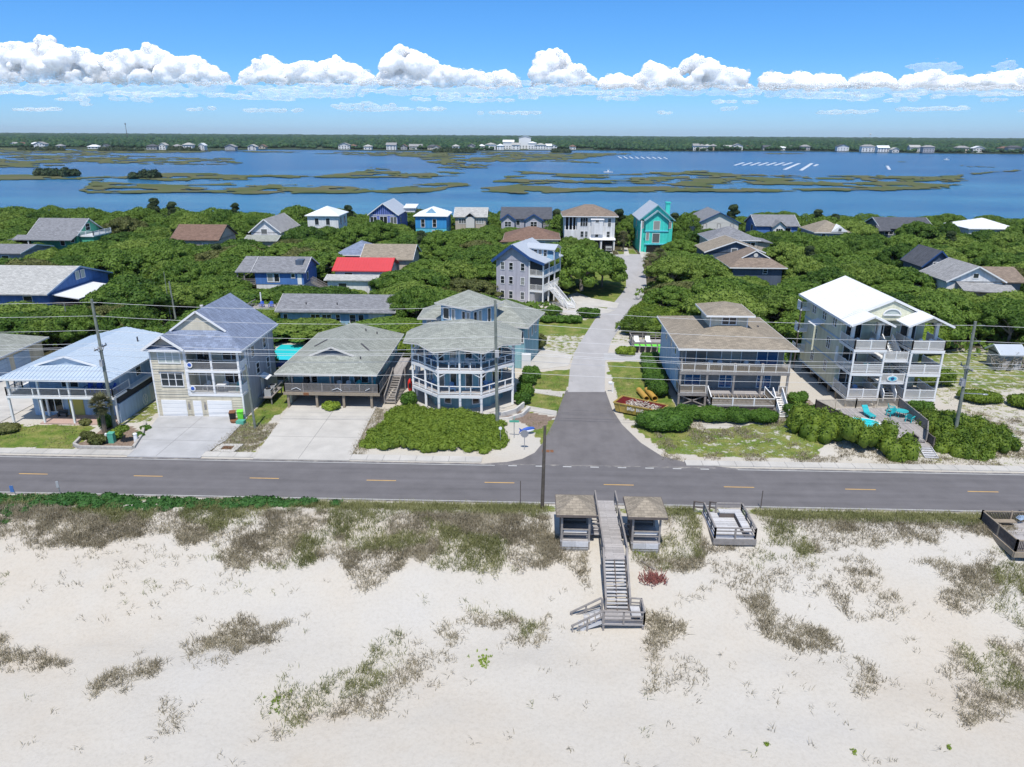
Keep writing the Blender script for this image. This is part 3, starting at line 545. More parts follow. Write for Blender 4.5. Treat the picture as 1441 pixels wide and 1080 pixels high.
cloud('long low white cloud at the far right edge', [(1262,114),(1285,106),(1310,100),(1332,106),(1360,110),(1400,104),(1425,100),(1500,106)], 130, 10)
for k_, (a_, b_, c_, d_, l_) in enumerate([(1286,92,1345,96,'thin grey streak of cloud high at the right'), (1408,88,1424,97,'tiny white cloud scrap high at the far right')]):
    cloud(l_, [(a_, b_+2), ((a_+c_)/2, b_), (c_, b_+2)], d_, 30+k_, None)
wb = MB(); rr = random.Random(4); k = (CD-900)/F_PX
for i in range(105):
    px = rr.uniform(-60, 1500); py = rr.choice([rr.uniform(116, 134), rr.uniform(122, 142), rr.uniform(126, 160)]); w_ = ray(px, py); P0 = np.array([0, 0, CAM_H])+w_*((CD-900)/w_[1]); wd = rr.choice([rr.uniform(4, 14), rr.uniform(14, 46)])
    for j in range(int(wd*.7)+2): wb.blob(P0+np.array([rr.uniform(-wd, wd)*k, rr.uniform(-120, 120), rr.uniform(-1., 1.2)*k]), (rr.uniform(2.5, 6)*k, 90, rr.uniform(1.0, 2.4)*k), 1, .12)
for prof, base in EDGE:                                  # torn vapour along the rims and bases
    px = prof[0][0]
    while px < prof[-1][0]:
        for a, c_ in zip(prof, prof[1:]):
            if a[0] <= px <= c_[0]: top = a[1]+(c_[1]-a[1])*(px-a[0])/max(1e-6, c_[0]-a[0]); break
        for py, sx_, sz_ in ((top+rr.uniform(-1.5,6), rr.uniform(1.5,4), rr.uniform(1.2,3.2)), (base+rr.uniform(-5,4), rr.uniform(4,11), rr.uniform(1.2,2.6)), (base+rr.uniform(-9,2), rr.uniform(3,8), rr.uniform(1.2,2.6))):
            w_ = ray(px+rr.uniform(-4,4), py); P0 = np.array([0, 0, CAM_H])+w_*((CD-700)/w_[1]); wb.blob(P0, (sx_*k, 90, sz_*k), 1, .15)
        px += rr.uniform(2.5, 6)
o = wb.build('cloud_wisps', M['thin_cloud']); md = o.modifiers.new('r', 'REMESH'); md.mode = 'VOXEL'; md.voxel_size = 13; md.use_smooth_shade = True
d = o.modifiers.new('d', 'DISPLACE'); d.texture = tex2; d.strength = 26; d.mid_level = .5; d.texture_coords = 'GLOBAL'
me2 = bpy.data.meshes.new_from_object(o.evaluated_get(bpy.context.evaluated_depsgraph_get())); o.modifiers.clear(); o.data = me2
tag(o, 'thin pale cloud scraps below the cumulus clouds', 'cloud', kind='stuff')

# ------------------------------------------------------------------ house building kit (world coordinates in, local parts out)
class House:
    def __init__(s, label, loc, name='house', cat='house', rz=0, group=None, world=True):
        s.o = empty(name, loc, label, cat, group, rz); s.off = Vector(loc) if world else Vector((0,0,0))
    def put(s, name, mb, m, parent=None):
        o = s.off; mb.v = [(a-o.x, b-o.y, c-o.z) for a, b, c in mb.v]
        return mb.build(name, M[m] if isinstance(m, str) else [M[k] for k in m], parent or s.o)
    def box(s, name, m, *a): return s.put(name, MB().box(*a), m)
    def win(s, f, u0, u1, z0, z1, p, nx=1, ny=2, glass='glass', frame='white', name='window', pane='pane', fw=.09):
        """frame proud of the wall, pane a little behind it. f: face F(-y) B(+y) L(-x) R(+x); p: wall plane"""
        fr = MB(); g = MB(); sg = -1 if f in 'FL' else 1
        def bx(mb, a0, a1, c0, c1, d0, d1):
            d = sorted((p+sg*d0, p+sg*d1))
            mb.box(a0, a1, d[0], d[1], c0, c1) if f in 'FB' else mb.box(d[0], d[1], a0, a1, c0, c1)
        bx(fr, u0-fw, u0, z0-fw, z1+fw, -.02, .06); bx(fr, u1, u1+fw, z0-fw, z1+fw, -.02, .06); bx(fr, u0, u1, z1, z1+fw, -.02, .06); bx(fr, u0, u1, z0-fw, z0, -.02, .075)
        for i in range(1, nx): q = u0+(u1-u0)*i/nx; bx(fr, q-fw*.5, q+fw*.5, z0, z1, -.02, .05)
        if ny > 1:
            for i in range(1, ny): q = z0+(z1-z0)*i/ny; bx(fr, u0, u1, q-.025, q+.025, -.02, .04)
        bx(g, u0, u1, z0, z1, -.03, .018)
        w = s.put(name, fr, frame); s.put(pane, g, glass, w); return w
    def door(s, f, u0, u1, z0, z1, p, m='white', name='door', panels=0):
        d = MB(); sg = -1 if f in 'FL' else 1
        def bx(a0, a1, c0, c1, d0, d1):
            q = sorted((p+sg*d0, p+sg*d1)); d.box(a0, a1, q[0], q[1], c0, c1) if f in 'FB' else d.box(q[0], q[1], a0, a1, c0, c1)
        bx(u0, u1, z0, z1, -.02, .03)
        for i in range(panels): h = (z1-z0)/panels; bx(u0+.05, u1-.05, z0+h*i+.04, z0+h*(i+1)-.04, .03, .055)
        return s.put(name, d, m)
    def roof(s, polys, m, t=.2, name='roof', seam=None, parent=None):
        mb = MB()
        for p in polys: mb.slab(p, t)
        if seam:
            for p in polys: seams(mb, p, seam)
        return s.put(name, mb, m, parent)
    def trim(s, segs, m='white', w=.06, h=.26, name='roof_trim'):
        mb = MB()
        for a, b in segs: mb.bar(a, b, w, h)
        return s.put(name, mb, m)
    def gable(s, x0, x1, y0, y1, ze, zr, axis, rm, wm, ov=.45, tm='white', t=.18, seam=None, gy0=None, gy1=None, pitch_break=None):
        """gable roof; the ridge runs along axis. eaves at x0..x1,y0..y1 (overhang included); gable walls set in by ov"""
        if axis == 'y':
            c = (x0+x1)/2; A, B, C_, D_, E_, F_ = (x0,y0,ze),(c,y0,zr),(x1,y0,ze),(x0,y1,ze),(c,y1,zr),(x1,y1,ze)
            polys = [[A,B,E_,D_],[B,C_,F_,E_]]; k = ov*(zr-ze)/((x1-x0)/2)
            for yy in ((gy0 if gy0 is not None else y0+ov), (gy1 if gy1 is not None else y1-ov-.12)): s.put('gable_wall', MB().add([(x0+ov,yy,ze-t),(x1-ov,yy,ze-t),(x1-ov,yy,ze+k-t*.7),(c,yy,zr-t*.8),(x0+ov,yy,ze+k-t*.7),(x0+ov,yy+.12,ze-t),(x1-ov,yy+.12,ze-t),(x1-ov,yy+.12,ze+k-t*.7),(c,yy+.12,zr-t*.8),(x0+ov,yy+.12,ze+k-t*.7)], [(0,1,2,3,4),(9,8,7,6,5),(0,5,6,1),(1,6,7,2),(2,7,8,3),(3,8,9,4),(4,9,5,0)]), wm)
        else:
            c = (y0+y1)/2; A, B, C_, D_, E_, F_ = (x0,y0,ze),(x0,c,zr),(x0,y1,ze),(x1,y0,ze),(x1,c,zr),(x1,y1,ze)
            polys = [[A,D_,E_,B],[B,E_,F_,C_]]; k = ov*(zr-ze)/((y1-y0)/2)
            for xx in (x0+ov, x1-ov-.12): s.put('gable_wall', MB().add([(xx,y0+ov,ze-t),(xx,y1-ov,ze-t),(xx,y1-ov,ze+k-t*.7),(xx,c,zr-t*.8),(xx,y0+ov,ze+k-t*.7),(xx+.12,y0+ov,ze-t),(xx+.12,y1-ov,ze-t),(xx+.12,y1-ov,ze+k-t*.7),(xx+.12,c,zr-t*.8),(xx+.12,y0+ov,ze+k-t*.7)], [(0,1,2,3,4),(9,8,7,6,5),(0,5,6,1),(1,6,7,2),(2,7,8,3),(3,8,9,4),(4,9,5,0)]), wm)
        r = s.roof(polys, rm, t, seam=seam)
        dz = Vector((0,0,-.1)); e = .032
        if tm:
            V_ = Vector; o1 = V_((0,-e,0)) if axis == 'y' else V_((-e,0,0)); o2 = -o1
            s.trim([(V_(A)+dz+o1, V_(B)+dz+o1),(V_(B)+dz+o1, V_(C_)+dz+o1),(V_(D_)+dz+o2, V_(E_)+dz+o2),(V_(E_)+dz+o2, V_(F_)+dz+o2)], tm, .06, .24)
        return r
    def hip(s, x0, x1, y0, y1, ze, zr, rm, t=.18, tm='white', seam=None, ridge=None, name='roof'):
        w, d = x1-x0, y1-y0; cx, cy = (x0+x1)/2, (y0+y1)/2
        if ridge is not None: a, b = ridge
        elif w >= d: a, b = (x0+d/2, cy, zr), (x1-d/2, cy, zr)
        else: a, b = (cx, y0+w/2, zr), (cx, y1-w/2, zr)
        A, B, C_, D_ = (x0,y0,ze),(x1,y0,ze),(x1,y1,ze),(x0,y1,ze)
        if abs(a[0]-b[0]) > abs(a[1]-b[1]) or a == b: polys = [[A,B,b,a] if a != b else [A,B,a],[B,C_,b],[C_,D_,a,b] if a != b else [C_,D_,a],[D_,A,a]]
        else: polys = [[A,B,a],[B,C_,b,a],[C_,D_,b],[D_,A,a,b]]
        r = s.roof(polys, rm, t, seam=seam, name=name)
        if tm: V_ = Vector; dz = V_((0,0,-.1)); s.trim([(V_(p)+dz, V_(q)+dz) for p, q in ((A,B),(B,C_),(C_,D_),(D_,A))], tm, .08, .2)
        return r
    def hip_gablet(s, x0, x1, y0, y1, ze, zr, yg, rm, gm, y1r, back='hip', tm='white', t=.18, seam=None):
        c = (x0+x1)/2; p = (zr-ze)/(c-x0); zg = ze+(yg-y0)*p; hw = (zr-zg)/p
        a, b = (c,yg-.25,zr), (c,y1r,zr); g0, g1 = (c-hw,yg-.25,zg), (c+hw,yg-.25,zg)
        q0, q1 = (c-hw,yg,zg), (c+hw,yg,zg); A, B, C_, D_ = (x0,y0,ze),(x1,y0,ze),(x1,y1,ze),(x0,y1,ze)
        s.roof([[A,B,q1,q0],[B,C_,b,a,g1,q1],[D_,A,q0,g0,a,b],[C_,D_,b]], rm, t, seam=seam)
        s.put('gable_wall', MB().add([(c-hw+.1,yg,zg),(c+hw-.1,yg,zg),(c,yg,zr-.12),(c-hw+.1,yg+.1,zg),(c+hw-.1,yg+.1,zg),(c,yg+.1,zr-.12)],[(0,1,2),(5,4,3),(0,3,4,1),(1,4,5,2),(2,5,3,0)]), gm)
        if tm: V_ = Vector; dz = V_((0,0,-.1)); s.trim([(V_(p_)+dz, V_(q_)+dz) for p_, q_ in ((A,B),(B,C_),(C_,D_),(D_,A))]+[(V_(g0)+dz*.6, V_(a)+dz*.6),(V_(g1)+dz*.6, V_(a)+dz*.6)], tm, .08, .2)
    def rail(s, pts, m='white', h=.95, sp=.13, bw=.045, every=1.9, pw=.11, name='railing', infill=None, low=.1, caps=True):
        """railing along a polyline of floor points; balusters thin, posts thick; infill: material of the balusters when it differs"""
        r = MB(); b_ = MB()
        for a, b in zip(pts, pts[1:]):
            a, b = Vector(a), Vector(b); n = max(1, round((b-a).length/every)); up = Vector((0,0,1))
            r.bar(a+up*h, b+up*h, .1, .06); r.bar(a+up*low, b+up*low, .06, .07)
            for i in range(n+1): q = a.lerp(b, i/n); r.box(q.x-pw/2, q.x+pw/2, q.y-pw/2, q.y+pw/2, q.z, q.z+h+.08)
            k = max(1, int((b-a).length/sp))
            for i in range(1, k): q = a.lerp(b, i/k); b_.bar(q+up*low, q+up*h, bw, bw)
        o = s.put(name, r, m)
        if b_.v: s.put('balusters', b_, infill or m, o)
        return o
    def rails2(s, pts, m='white', h=.95, lev=(.5,), every=1.9, pw=.11, name='railing'):
        r = MB(); up = Vector((0,0,1))
        for a, b in zip(pts, pts[1:]):
            a, b = Vector(a), Vector(b); n = max(1, round((b-a).length/every)); r.bar(a+up*h, b+up*h, .12, .07)
            for l in lev: r.bar(a+up*l, b+up*l, .05, .10)
            for i in range(n+1): q = a.lerp(b, i/n); r.box(q.x-pw/2, q.x+pw/2, q.y-pw/2, q.y+pw/2, q.z, q.z+h+.03)
        return s.put(name, r, m)
    def post(s, x, y, z0, z1, m='white', w=.22): return s.put('post', MB().box(x-w/2, x+w/2, y-w/2, y+w/2, z0, z1), m)
    def stairs(s, a, b, w, n, m='wood_grey', rail=None, name='stairs', open_=True):
        """flight from top point a to bottom point b (centre line), width w"""
        a, b = Vector(a), Vector(b); mb = MB(); d = (b-a); hd = Vector((d.x,d.y,0)).normalized(); sd_ = Vector((-hd.y,hd.x,0)); L_ = Vector((d.x,d.y,0)).length
        for i in range(n):
            q = a+d*((i+.5)/n); q.z = a.z+(b.z-a.z)*(i+1)/(n+1); mb.bar(q-sd_*w/2, q+sd_*w/2, L_/n*.82, .05)
        for k in (-1, 1): mb.bar(a+sd_*k*w/2, b+sd_*k*w/2, .06, .26)
        o = s.put(name, mb, m)
        if rail:
            r = MB(); up = Vector((0,0,1))
            for k in (-1, 1):
                p, q = a+sd_*k*(w/2+.05), b+sd_*k*(w/2+.05); r.bar(p+up*.95, q+up*.95, .1, .07); r.bar(p+up*.3, q+up*.3, .05, .07)
                nn = max(2, int((q-p).length/.2))
                for i in range(nn+1): z = p.lerp(q, i/nn); r.bar(z, z+up*.95, .1 if i in (0, nn) else .045, .1 if i in (0, nn) else .045)
            s.put('stair_railing', r, rail, o)
        return o
def seams(mb, poly, sp):
    """standing seams of a metal roof: bars running down the slope of a planar polygon"""
    P = [Vector(p) for p in poly]; nrm = Vector((0,0,0))
    for i in range(len(P)): nrm += P[i].cross(P[(i+1) % len(P)])
    nrm.normalize(); nrm = -nrm if nrm.z < 0 else nrm
    dn = Vector((nrm.x, nrm.y, 0))
    if dn.length < 1e-4: return
    dn.normalize(); pr = Vector((-dn.y, dn.x, 0)); ks = [p.dot(pr) for p in P]; k = min(ks)+sp*.5
    z_at = lambda x, y: P[0].z-(nrm.x*(x-P[0].x)+nrm.y*(y-P[0].y))/nrm.z
    while k < max(ks):
        hit = []
        for i in range(len(P)):
            a, b = P[i], P[(i+1) % len(P)]; ka, kb = a.dot(pr), b.dot(pr)
            if (ka > k) != (kb > k): hit.append((a.lerp(b, (k-ka)/(kb-ka))).dot(dn))
        hit.sort()
        for u, v in zip(hit[::2], hit[1::2]):
            if v-u > .3:
                a, b = dn*u+pr*k, dn*v+pr*k; mb.bar((a.x,a.y,z_at(a.x,a.y)+.02),(b.x,b.y,z_at(b.x,b.y)+.02), .05, .06)
        k += sp

# furniture -------------------------------------------------------------
def adirondack(mt):
    o = empty('adirondack_chair', (0,0,0), 'x', 'chair'); c = M[mt]
    MB().slab([(-.27,-.28,.40),(.27,-.28,.40),(.25,.22,.30),(-.25,.22,.30)], .05).build('seat', c, o)
    b = MB()
    for i in range(5): x = -.22+i*.11; h = .98-.035*abs(i-2)**1.6; b.bar((x*.85,.2,.30),(x*1.1,.48,h), .09, .03)
    b.build('backrest', c, o)
    for k in (-1, 1):
        MB().box(k*.34-.07, k*.34+.07, -.34, .36, .56, .60).build('armrest', c, o)
        MB().box(k*.31-.03, k*.31+.03, -.32, -.24, 0, .56).build('leg', c, o); MB().bar((k*.29,.36,.56),(k*.29,.52,0), .07, .07).build('leg', c, o)
    return o
PROTO = {}
def chair(x, y, z, rz, mt, label, group=None):
    """the chair's front looks along -y at rz = 0"""
    if mt not in PROTO: o = PROTO[mt] = adirondack(mt)
    else: o = copy_tree(PROTO[mt])
    o.location = (x, y, z); o.rotation_euler = (0, 0, rz); o['label'] = label
    if group: o['group'] = group
    elif 'group' in o: del o['group']
    return o
def table(x, y, z, r, mt, label, h=.7):
    o = empty('round_table', (x,y,z), label, 'table'); MB().cyl((0,0,h-.05),(0,0,h), r, r, 16).build('tabletop', M[mt], o)
    for i in range(4): a = i*math.pi/2+.6; MB().bar((r*.55*math.cos(a),r*.55*math.sin(a),h-.05),(r*.75*math.cos(a),r*.75*math.sin(a),0), .06).build('leg', M[mt], o)
    return o
mat('chair_white', (.70,.72,.74), .45, .04); mat('chair_dark', (.06,.06,.065), .6, .1); mat('chair_blue', (.16,.30,.52), .5, .05)

# ------------------------------------------------------------------ house with the pale blue metal roof (far left of the front row)
h = House('two storey house with pale blue standing seam metal roof and white porch posts', (-50.5, 79, 0))
h.box('wall', 'pale_blue_siding', -55.4, -45.25, 74.5, 88, 0, 5.15)
h.box('side_wall', 'pale_blue_siding', -45.05, -44.6, 72.6, 86, 0, 2.1); h.box('side_screen', 'screen', -45.15, -44.75, 73, 86, 2.1, 2.9)
h.box('side_roof', 'white', -45.3, -44.5, 75.4, 86.2, 2.9, 3.05)
mb = MB(); [mb.bar((-44.57, 79.2+i*.28, .15), (-44.57, 79.2+i*.28, 2.1), .03, .1) for i in range(11)]; h.put('slat_panel', mb, 'offwhite')
h.box('deck', ('white'), -56.3, -44.55, 71.85, 74.5, 2.92, 3.16); h.box('deck_floor', 'wood_grey', -56.2, -44.65, 71.95, 74.5, 3.16, 3.18)
h.box('left_deck', 'white', -57.2, -55.4, 74.5, 80, 2.92, 3.16)
h.box('porch_floor', 'paver', -53.2, -44.9, 71.9, 74.5, -.1, .10)
for x in (-56.15, -52.7, -49.4, -45.1): h.post(x, 72.05, .05, 2.92, 'white', .2); h.post(x+.25 if x < -56 else x, 72.05, 3.16, 5.1, 'white', .2)
h.post(-53.6, 74.2, .05, 2.92, 'white', .2); h.post(-44.75, 72.35, .05, 2.92, 'white', .18)
h.rail([(-57.1,79.8,3.16),(-57.1,74.6,3.16),(-56.2,74.5,3.16),(-56.2,71.95,3.16),(-44.65,71.95,3.16),(-44.65,75.3,3.16)], 'white', .9, .12, .022, 2.6, .1, infill='grey_plastic')
for u0, u1, z0, z1, n in ((-54.9,-52.5,4.1,4.85,3), (-51.7,-49.9,3.4,4.85,2), (-48.9,-47.0,3.9,4.85,2)): h.win('F', u0, u1, z0, z1, 74.5, n, 1)
h.win('F', -54.7, -52.1, .45, 2.3, 74.5, 3, 1); h.door('F', -51.4, -49.7, .1, 2.25, 74.5, 'door_yellow', panels=2); h.door('F', -48.3, -47.3, .1, 2.2, 74.5, 'white')
for y in (78, 82): h.win('R', y, y+1, 3.6, 4.6, -45.25)
h.hip_gablet(-56.7, -44.4, 71.5, 88.7, 5.2, 7.05, 74.2, 'metal_blue', 'metal_blue', 86.7, seam=.42)
h.put('roof_vent', MB().cyl((-47.5,83.4,6.0),(-47.5,83.4,6.7), .09), 'roof_vent')
W1 = 'on the upper porch of the metal roofed house'
chair(-48.2, 73.6, 3.18, 0, 'blue_plastic', 'royal blue chair under the right window '+W1); chair(-47.1, 73.6, 3.18, .2, 'blue_plastic', 'royal blue chair nearest the pole '+W1)
chair(-45.6, 73.5, 3.18, -.6, 'blue_plastic', 'royal blue chair in the right corner '+W1)
o = empty('porch_bench', (-51.9,73.9,.1), 'low dark bench beside the yellow doors of the metal roofed house', 'bench'); MB().box(-.55,.55,-.2,.2,.36,.42).build('seat', M['chair_dark'], o); [MB().box(x-.05,x+.05,-.18,.18,0,.36).build('leg', M['chair_dark'], o) for x in (-.45,.45)]; MB().box(-.55,.55,.16,.2,.42,.75).build('backrest', M['chair_dark'], o)

# garage behind it on the left
h = House('cream double garage with grey hipped roof behind the metal roofed house', (-70, 91, 0), 'garage', 'garage')
h.box('wall', 'cream_siding', -74.5, -67.6, 84.5, 95, 0, 3.1); h.hip(-75.2, -66.9, 83.8, 95.7, 3.1, 4.7, 'shingle_sage')
for y in (85.3, 89.2): h.door('R', y, y+3, .05, 2.4, -67.6, 'pale_blue_siding', 'garage_door', 4)

# ------------------------------------------------------------------ three storey cream house with blue roof
h = House('three storey cream house with blue shingle roof, twin garage doors and stacked porches', (-36.6, 80, 0))
FY = 74.75
h.box('wall', 'cream_siding', -41.5, -31.85, 77.0, 85.5, 0, 7.9); h.box('bay_wall', 'cream_siding', -41.5, -37.8, FY, 77.0, 0, 7.9); h.box('ground_floor_wall', 'cream_siding', -37.8, -31.85, FY, 77.0, 0, 2.45)
h.box('shade_toned_side', 'grey_siding', -31.85, -31.81, 77.0, 85.5, 0, 7.9)  # grey skin over the cream wall: the side's shade put into colour
lap = MB(); z = 0.0
cuts = [(-41.15,-38.15,0,2.05),(-40.75,-38.1,3.45,5.25),(-40.75,-38.1,6.1,7.75),(-36.0,-33.05,0,2.05),(-37.75,-36.4,0,2.0)]
while z < 7.85:
    z1 = min(z+.29, 7.88); segs = [(-41.5, -37.8 if z > 2.3 else -31.85)]
    for a, b, c, d in cuts:
        if c < z1 and d > z: segs = [q for s0, s1 in segs for q in ((s0, min(s1, a)), (max(s0, b), s1)) if q[1]-q[0] > .02] 
    for a, b in segs: lap.add([(a,FY-.045,z),(b,FY-.045,z),(b,FY,z),(a,FY,z),(a,FY-.008,z1),(b,FY-.008,z1),(b,FY,z1),(a,FY,z1)], [(0,3,2,1),(4,5,6,7),(0,1,5,4),(1,2,6,5),(2,3,7,6),(3,0,4,7)])
    z = z1
h.put('lap_boards', lap, 'cream_siding')
for za in (2.45, 5.15): h.box('porch_floor', 'white', -37.8, -31.8, FY-.06, 77.0, za, za+.25)
for za, zb in ((2.7, 5.15), (5.4, 7.85)):
    for x in (-37.7, -34.9, -31.95): h.post(x, FY+.08, za, zb, 'white', .22)
    h.post(-31.95, 76.9, za, zb, 'white', .2)
    h.rail([(-37.6,FY+.08,za),(-34.95,FY+.08,za),(-32.0,FY+.08,za)], 'white', .92, .10, .045, 3, .1, infill='taupe_siding')
    h.box('side_parapet', 'white', -31.98, -31.86, FY+.2, 76.8, za+.05, za+.95)
    h.win('F', -37.4, -35.9, za+.1, za+2.0, 77.0, 2, 1, frame='white', name='sliding_door'); h.win('F', -34.5, -32.6, za+.6, za+2.0, 77.0, 2, 1)
[h.box('corner_trim', 'white', *q_) for q_ in ((-41.58,-41.42,FY-.07,FY,0,7.9),(-37.86,-37.72,FY-.07,FY,2.5,7.9),(-31.95,-31.78,FY-.07,FY+.1,0,2.45))]
h.win('F', -40.6, -38.25, 6.25, 7.6, FY-.01, 3, 2, 'curtain'); h.win('F', -40.6, -38.25, 3.6, 5.1, FY-.01, 3, 2)
[h.box('window_hood', 'taupe_siding', -40.85,-38.0,FY-.16,FY,q_,q_+.08) for q_ in (7.72,5.22)]
h.door('F', -41.05, -38.25, 0.04, 1.95, FY-.01, 'white', 'garage_door', 4); h.door('F', -35.9, -33.15, 0.04, 1.95, FY-.01, 'white', 'garage_door', 4); h.door('F', -37.5, -36.55, .04, 1.9, FY-.01, 'white', panels=3)
for x in (-37.95, -36.15): h.put('wall_plaque', MB().add([(x-.1,FY-.07,.9),(x+.1,FY-.07,.9),(x+.13,FY-.07,1.35),(x,FY-.07,1.8),(x-.13,FY-.07,1.35),(x-.1,FY-.02,.9),(x+.1,FY-.02,.9),(x+.13,FY-.02,1.35),(x,FY-.02,1.8),(x-.13,FY-.02,1.35)],[(0,1,2,3,4),(9,8,7,6,5),(0,5,6,1),(1,6,7,2),(2,7,8,3),(3,8,9,4),(4,9,5,0)]), 'taupe_siding')
for za in (2.95, 5.65):
    sg_ = h.put('round_sign', MB().cyl((-37.3,FY+.0,za+.35),(-37.3,FY-.04,za+.35), .33, .33, 16), 'white'); h.put('emblem', MB().cyl((-37.3,FY-.04,za+.37),(-37.3,FY-.055,za+.37), .22, .16, 10), 'royal', sg_)
h.hip_gablet(-42.0, -31.2, 74.2, 86.0, 7.85, 11.65, 76.5, 'shingle_blue', 'cream_siding', 85.9, tm='white')
h.put('rear_gable_wall', MB().add([(-41.5,85.5,7.7),(-31.9,85.5,7.7),(-36.6,85.5,11.3)],[(2,1,0)]), 'cream_siding')
c_ = -39.65
h.roof([[(-42.0,74.05,7.85),(c_,74.05,9.45),(c_,76.6,9.45),(-42.0,76.6,7.85)],[(c_,74.05,9.45),(-37.4,74.05,7.92),(-37.4,76.0,7.92),(c_,76.6,9.45)]], 'shingle_blue', .16, 'bay_roof')
h.put('bay_gable', MB().add([(-41.5,FY-.02,7.8),(-37.8,FY-.02,7.8),(c_,FY-.02,9.2)],[(0,1,2)]), 'tan_siding')
h.trim([((-42.0,74.02,7.77),(c_,74.02,9.37)),((c_,74.02,9.37),(-37.4,74.02,7.84))])
h.put('downpipe', MB().bar((-31.72,83.4,2.2),(-31.72,83.4,7.7),.12), 'white'); h.put('downpipe', MB().bar((-31.72,77.1,5.0),(-31.72,77.1,7.7),.09), 'white')
for y, z0 in ((78.3,5.9), (82.0,5.9), (79.3,3.6), (82.6,3.3)): h.win('R', y, y+.9, z0, z0+1.2, -31.81)
h.put('side_awning', MB().slab([(-31.81,79.9,3.15),(-31.81,81.5,3.15),(-30.9,81.5,2.75),(-30.9,79.9,2.75)],.06), 'white'); h.door('R', 80.2, 81.1, .9, 2.7, -31.81, 'white')
h.put('side_platform', MB().box(-31.8,-30.2,78.8,82.6,.8,.9).bar((-30.3,79,0),(-30.3,79,.8),.12).bar((-30.3,82.4,0),(-30.3,82.4,.8),.12).bar((-30.2,78.9,1.5),(-30.2,82.6,1.5),.06,.1), 'wood_grey')
h.put('roof_flue', MB().cyl((-39.2,83.5,9.6),(-39.2,83.5,10.5),.12).cyl((-39.2,83.5,10.5),(-39.2,83.5,10.65),.2), 'offwhite')
for i, (y, z) in enumerate(((79.6,.9),(81.0,.9))):
    o = empty('air_conditioner', (-30.8,y,z), ('front' if i == 0 else 'rear')+' air conditioner on the side platform of the blue roofed house', 'air conditioner'); MB().box(-.4,.4,-.4,.4,0,.8).build('casing', M['grey_plastic'], o); MB().cyl((0,0,.8),(0,0,.84),.33,.33,12).build('fan_guard', M['black_plastic'], o)
W2 = 'on the middle porch of the blue roofed house'
chair(-36.3, 76.0, 2.7, -.3, 'chair_white', 'white chair at the left '+W2); chair(-34.2, 76.0, 2.7, .2, 'chair_white', 'white chair behind the middle post '+W2); chair(-32.6, 76.1, 2.7, .3, 'teal_plastic', 'teal chair in the right corner '+W2)
o = empty('side_table', (-34.3,75.35,2.7), 'white square table by the railing '+W2, 'table'); MB().box(-.5,.5,-.3,.3,.92,.98).build('tabletop', M['white_plastic'], o); [MB().box(x-.03,x+.03,y-.03,y+.03,0,.92).build('leg', M['white_plastic'], o) for x in (-.42,.42) for y in (-.24,.24)]
o = empty('grill', (-36.2,75.9,5.4), 'black round grill on the top porch of the blue roofed house', 'grill'); MB().blob((0,0,.85),(.42,.4,.38),2).build('bowl', M['black_plastic'], o); [MB().bar((.2*math.cos(a),.2*math.sin(a),.6),(.35*math.cos(a),.35*math.sin(a),0),.04).build('leg', M['black_plastic'], o) for a in (.5,2.6,4.7)]

# ------------------------------------------------------------------ low house on posts with sage roof
h = House('low teal house raised over a carport with wide sage shingle roof and timber deck', (-23, 86, 0))
h.box('wall', 'teal_siding', -28.0, -18.3, 80.4, 94.2, 1.95, 4.25); h.box('carport_back', 'taupe_siding', -27.8, -18.5, 88, 94, 0, 1.75)
h.box('deck', 'wood_grey', -28.4, -17.4, 77.9, 94.4, 1.72, 1.93); h.box('deck_fascia', 'wood_tan', -28.45, -17.35, 77.82, 77.9, 1.62, 1.95)
for x in (-28.0, -24.7, -21.6, -18.4):
    h.post(x, 78.15, -.1, 1.75, 'wood_tan', .26)
    for y in (83, 87.5): h.post(x, y, -.1, 1.75, 'wood_tan', .26)
for x in (-27.4, -25.2, -23.0, -18.2): h.post(x, 78.2, 1.95, 4.2, 'wood_grey', .16)
h.box('side_wall_low', 'cream_siding', -28.3, -28.1, 79.4, 82.5, 0, 4.1)
h.rail([(-28.3,82,1.95),(-28.3,78.0,1.95),(-17.5,78.0,1.95),(-17.5,84.6,1.95)], 'wood_grey', .98, .11, .05, 2.15, .13)
h.put('rail_ornament', MB().bar((-27.5,77.9,2.25),(-26.9,77.9,2.5),.05).bar((-26.9,77.9,2.5),(-26.4,77.9,2.2),.05).bar((-22.8,77.9,2.25),(-22.2,77.9,2.5),.05).bar((-22.2,77.9,2.5),(-21.7,77.9,2.2),.05).bar((-19.0,77.9,2.25),(-18.5,77.9,2.5),.05), 'chair_white')
h.put('small_sign', MB().box(-26.1,-25.5,77.76,77.82,1.62,1.92), 'rust')
h.win('F', -26.8, -25.2, 2.3, 3.8, 80.4, 2, 1); h.win('F', -23.2, -21.4, 2.0, 3.9, 80.4, 2, 1, name='sliding_door'); h.win('F', -20.8, -19.2, 2.4, 3.8, 80.4, 2, 1)
for y in (83, 87, 91): h.win('R', y, y+1.3, 2.7, 3.8, -18.3)
h.hip_gablet(-29.1, -17.5, 77.5, 95.3, 4.3, 6.6, 80.7, 'shingle_sage', 'slate_siding', 92.0, tm='offwhite')
for a, b in (((-26.6,85.0),(-25.4,86.4)), ((-20.9,85.2),(-19.7,83.9))):
    z = lambda x: 4.3+.4*(x+29.1 if x < -23.3 else -17.5-x)+.05
    h.put('ridge_vent', MB().bar((a[0],a[1],z(a[0])),(b[0],b[1],z(b[0])),.2,.08), 'roof_vent')
for x, y in ((-19.9,80.3),(-21.5,90.5),(-20.2,91)): h.put('roof_vent', MB().cyl((x,y,4.3+.4*(-17.5-x)),(x,y,4.3+.4*(-17.5-x)+.3),.08), 'roof_vent')
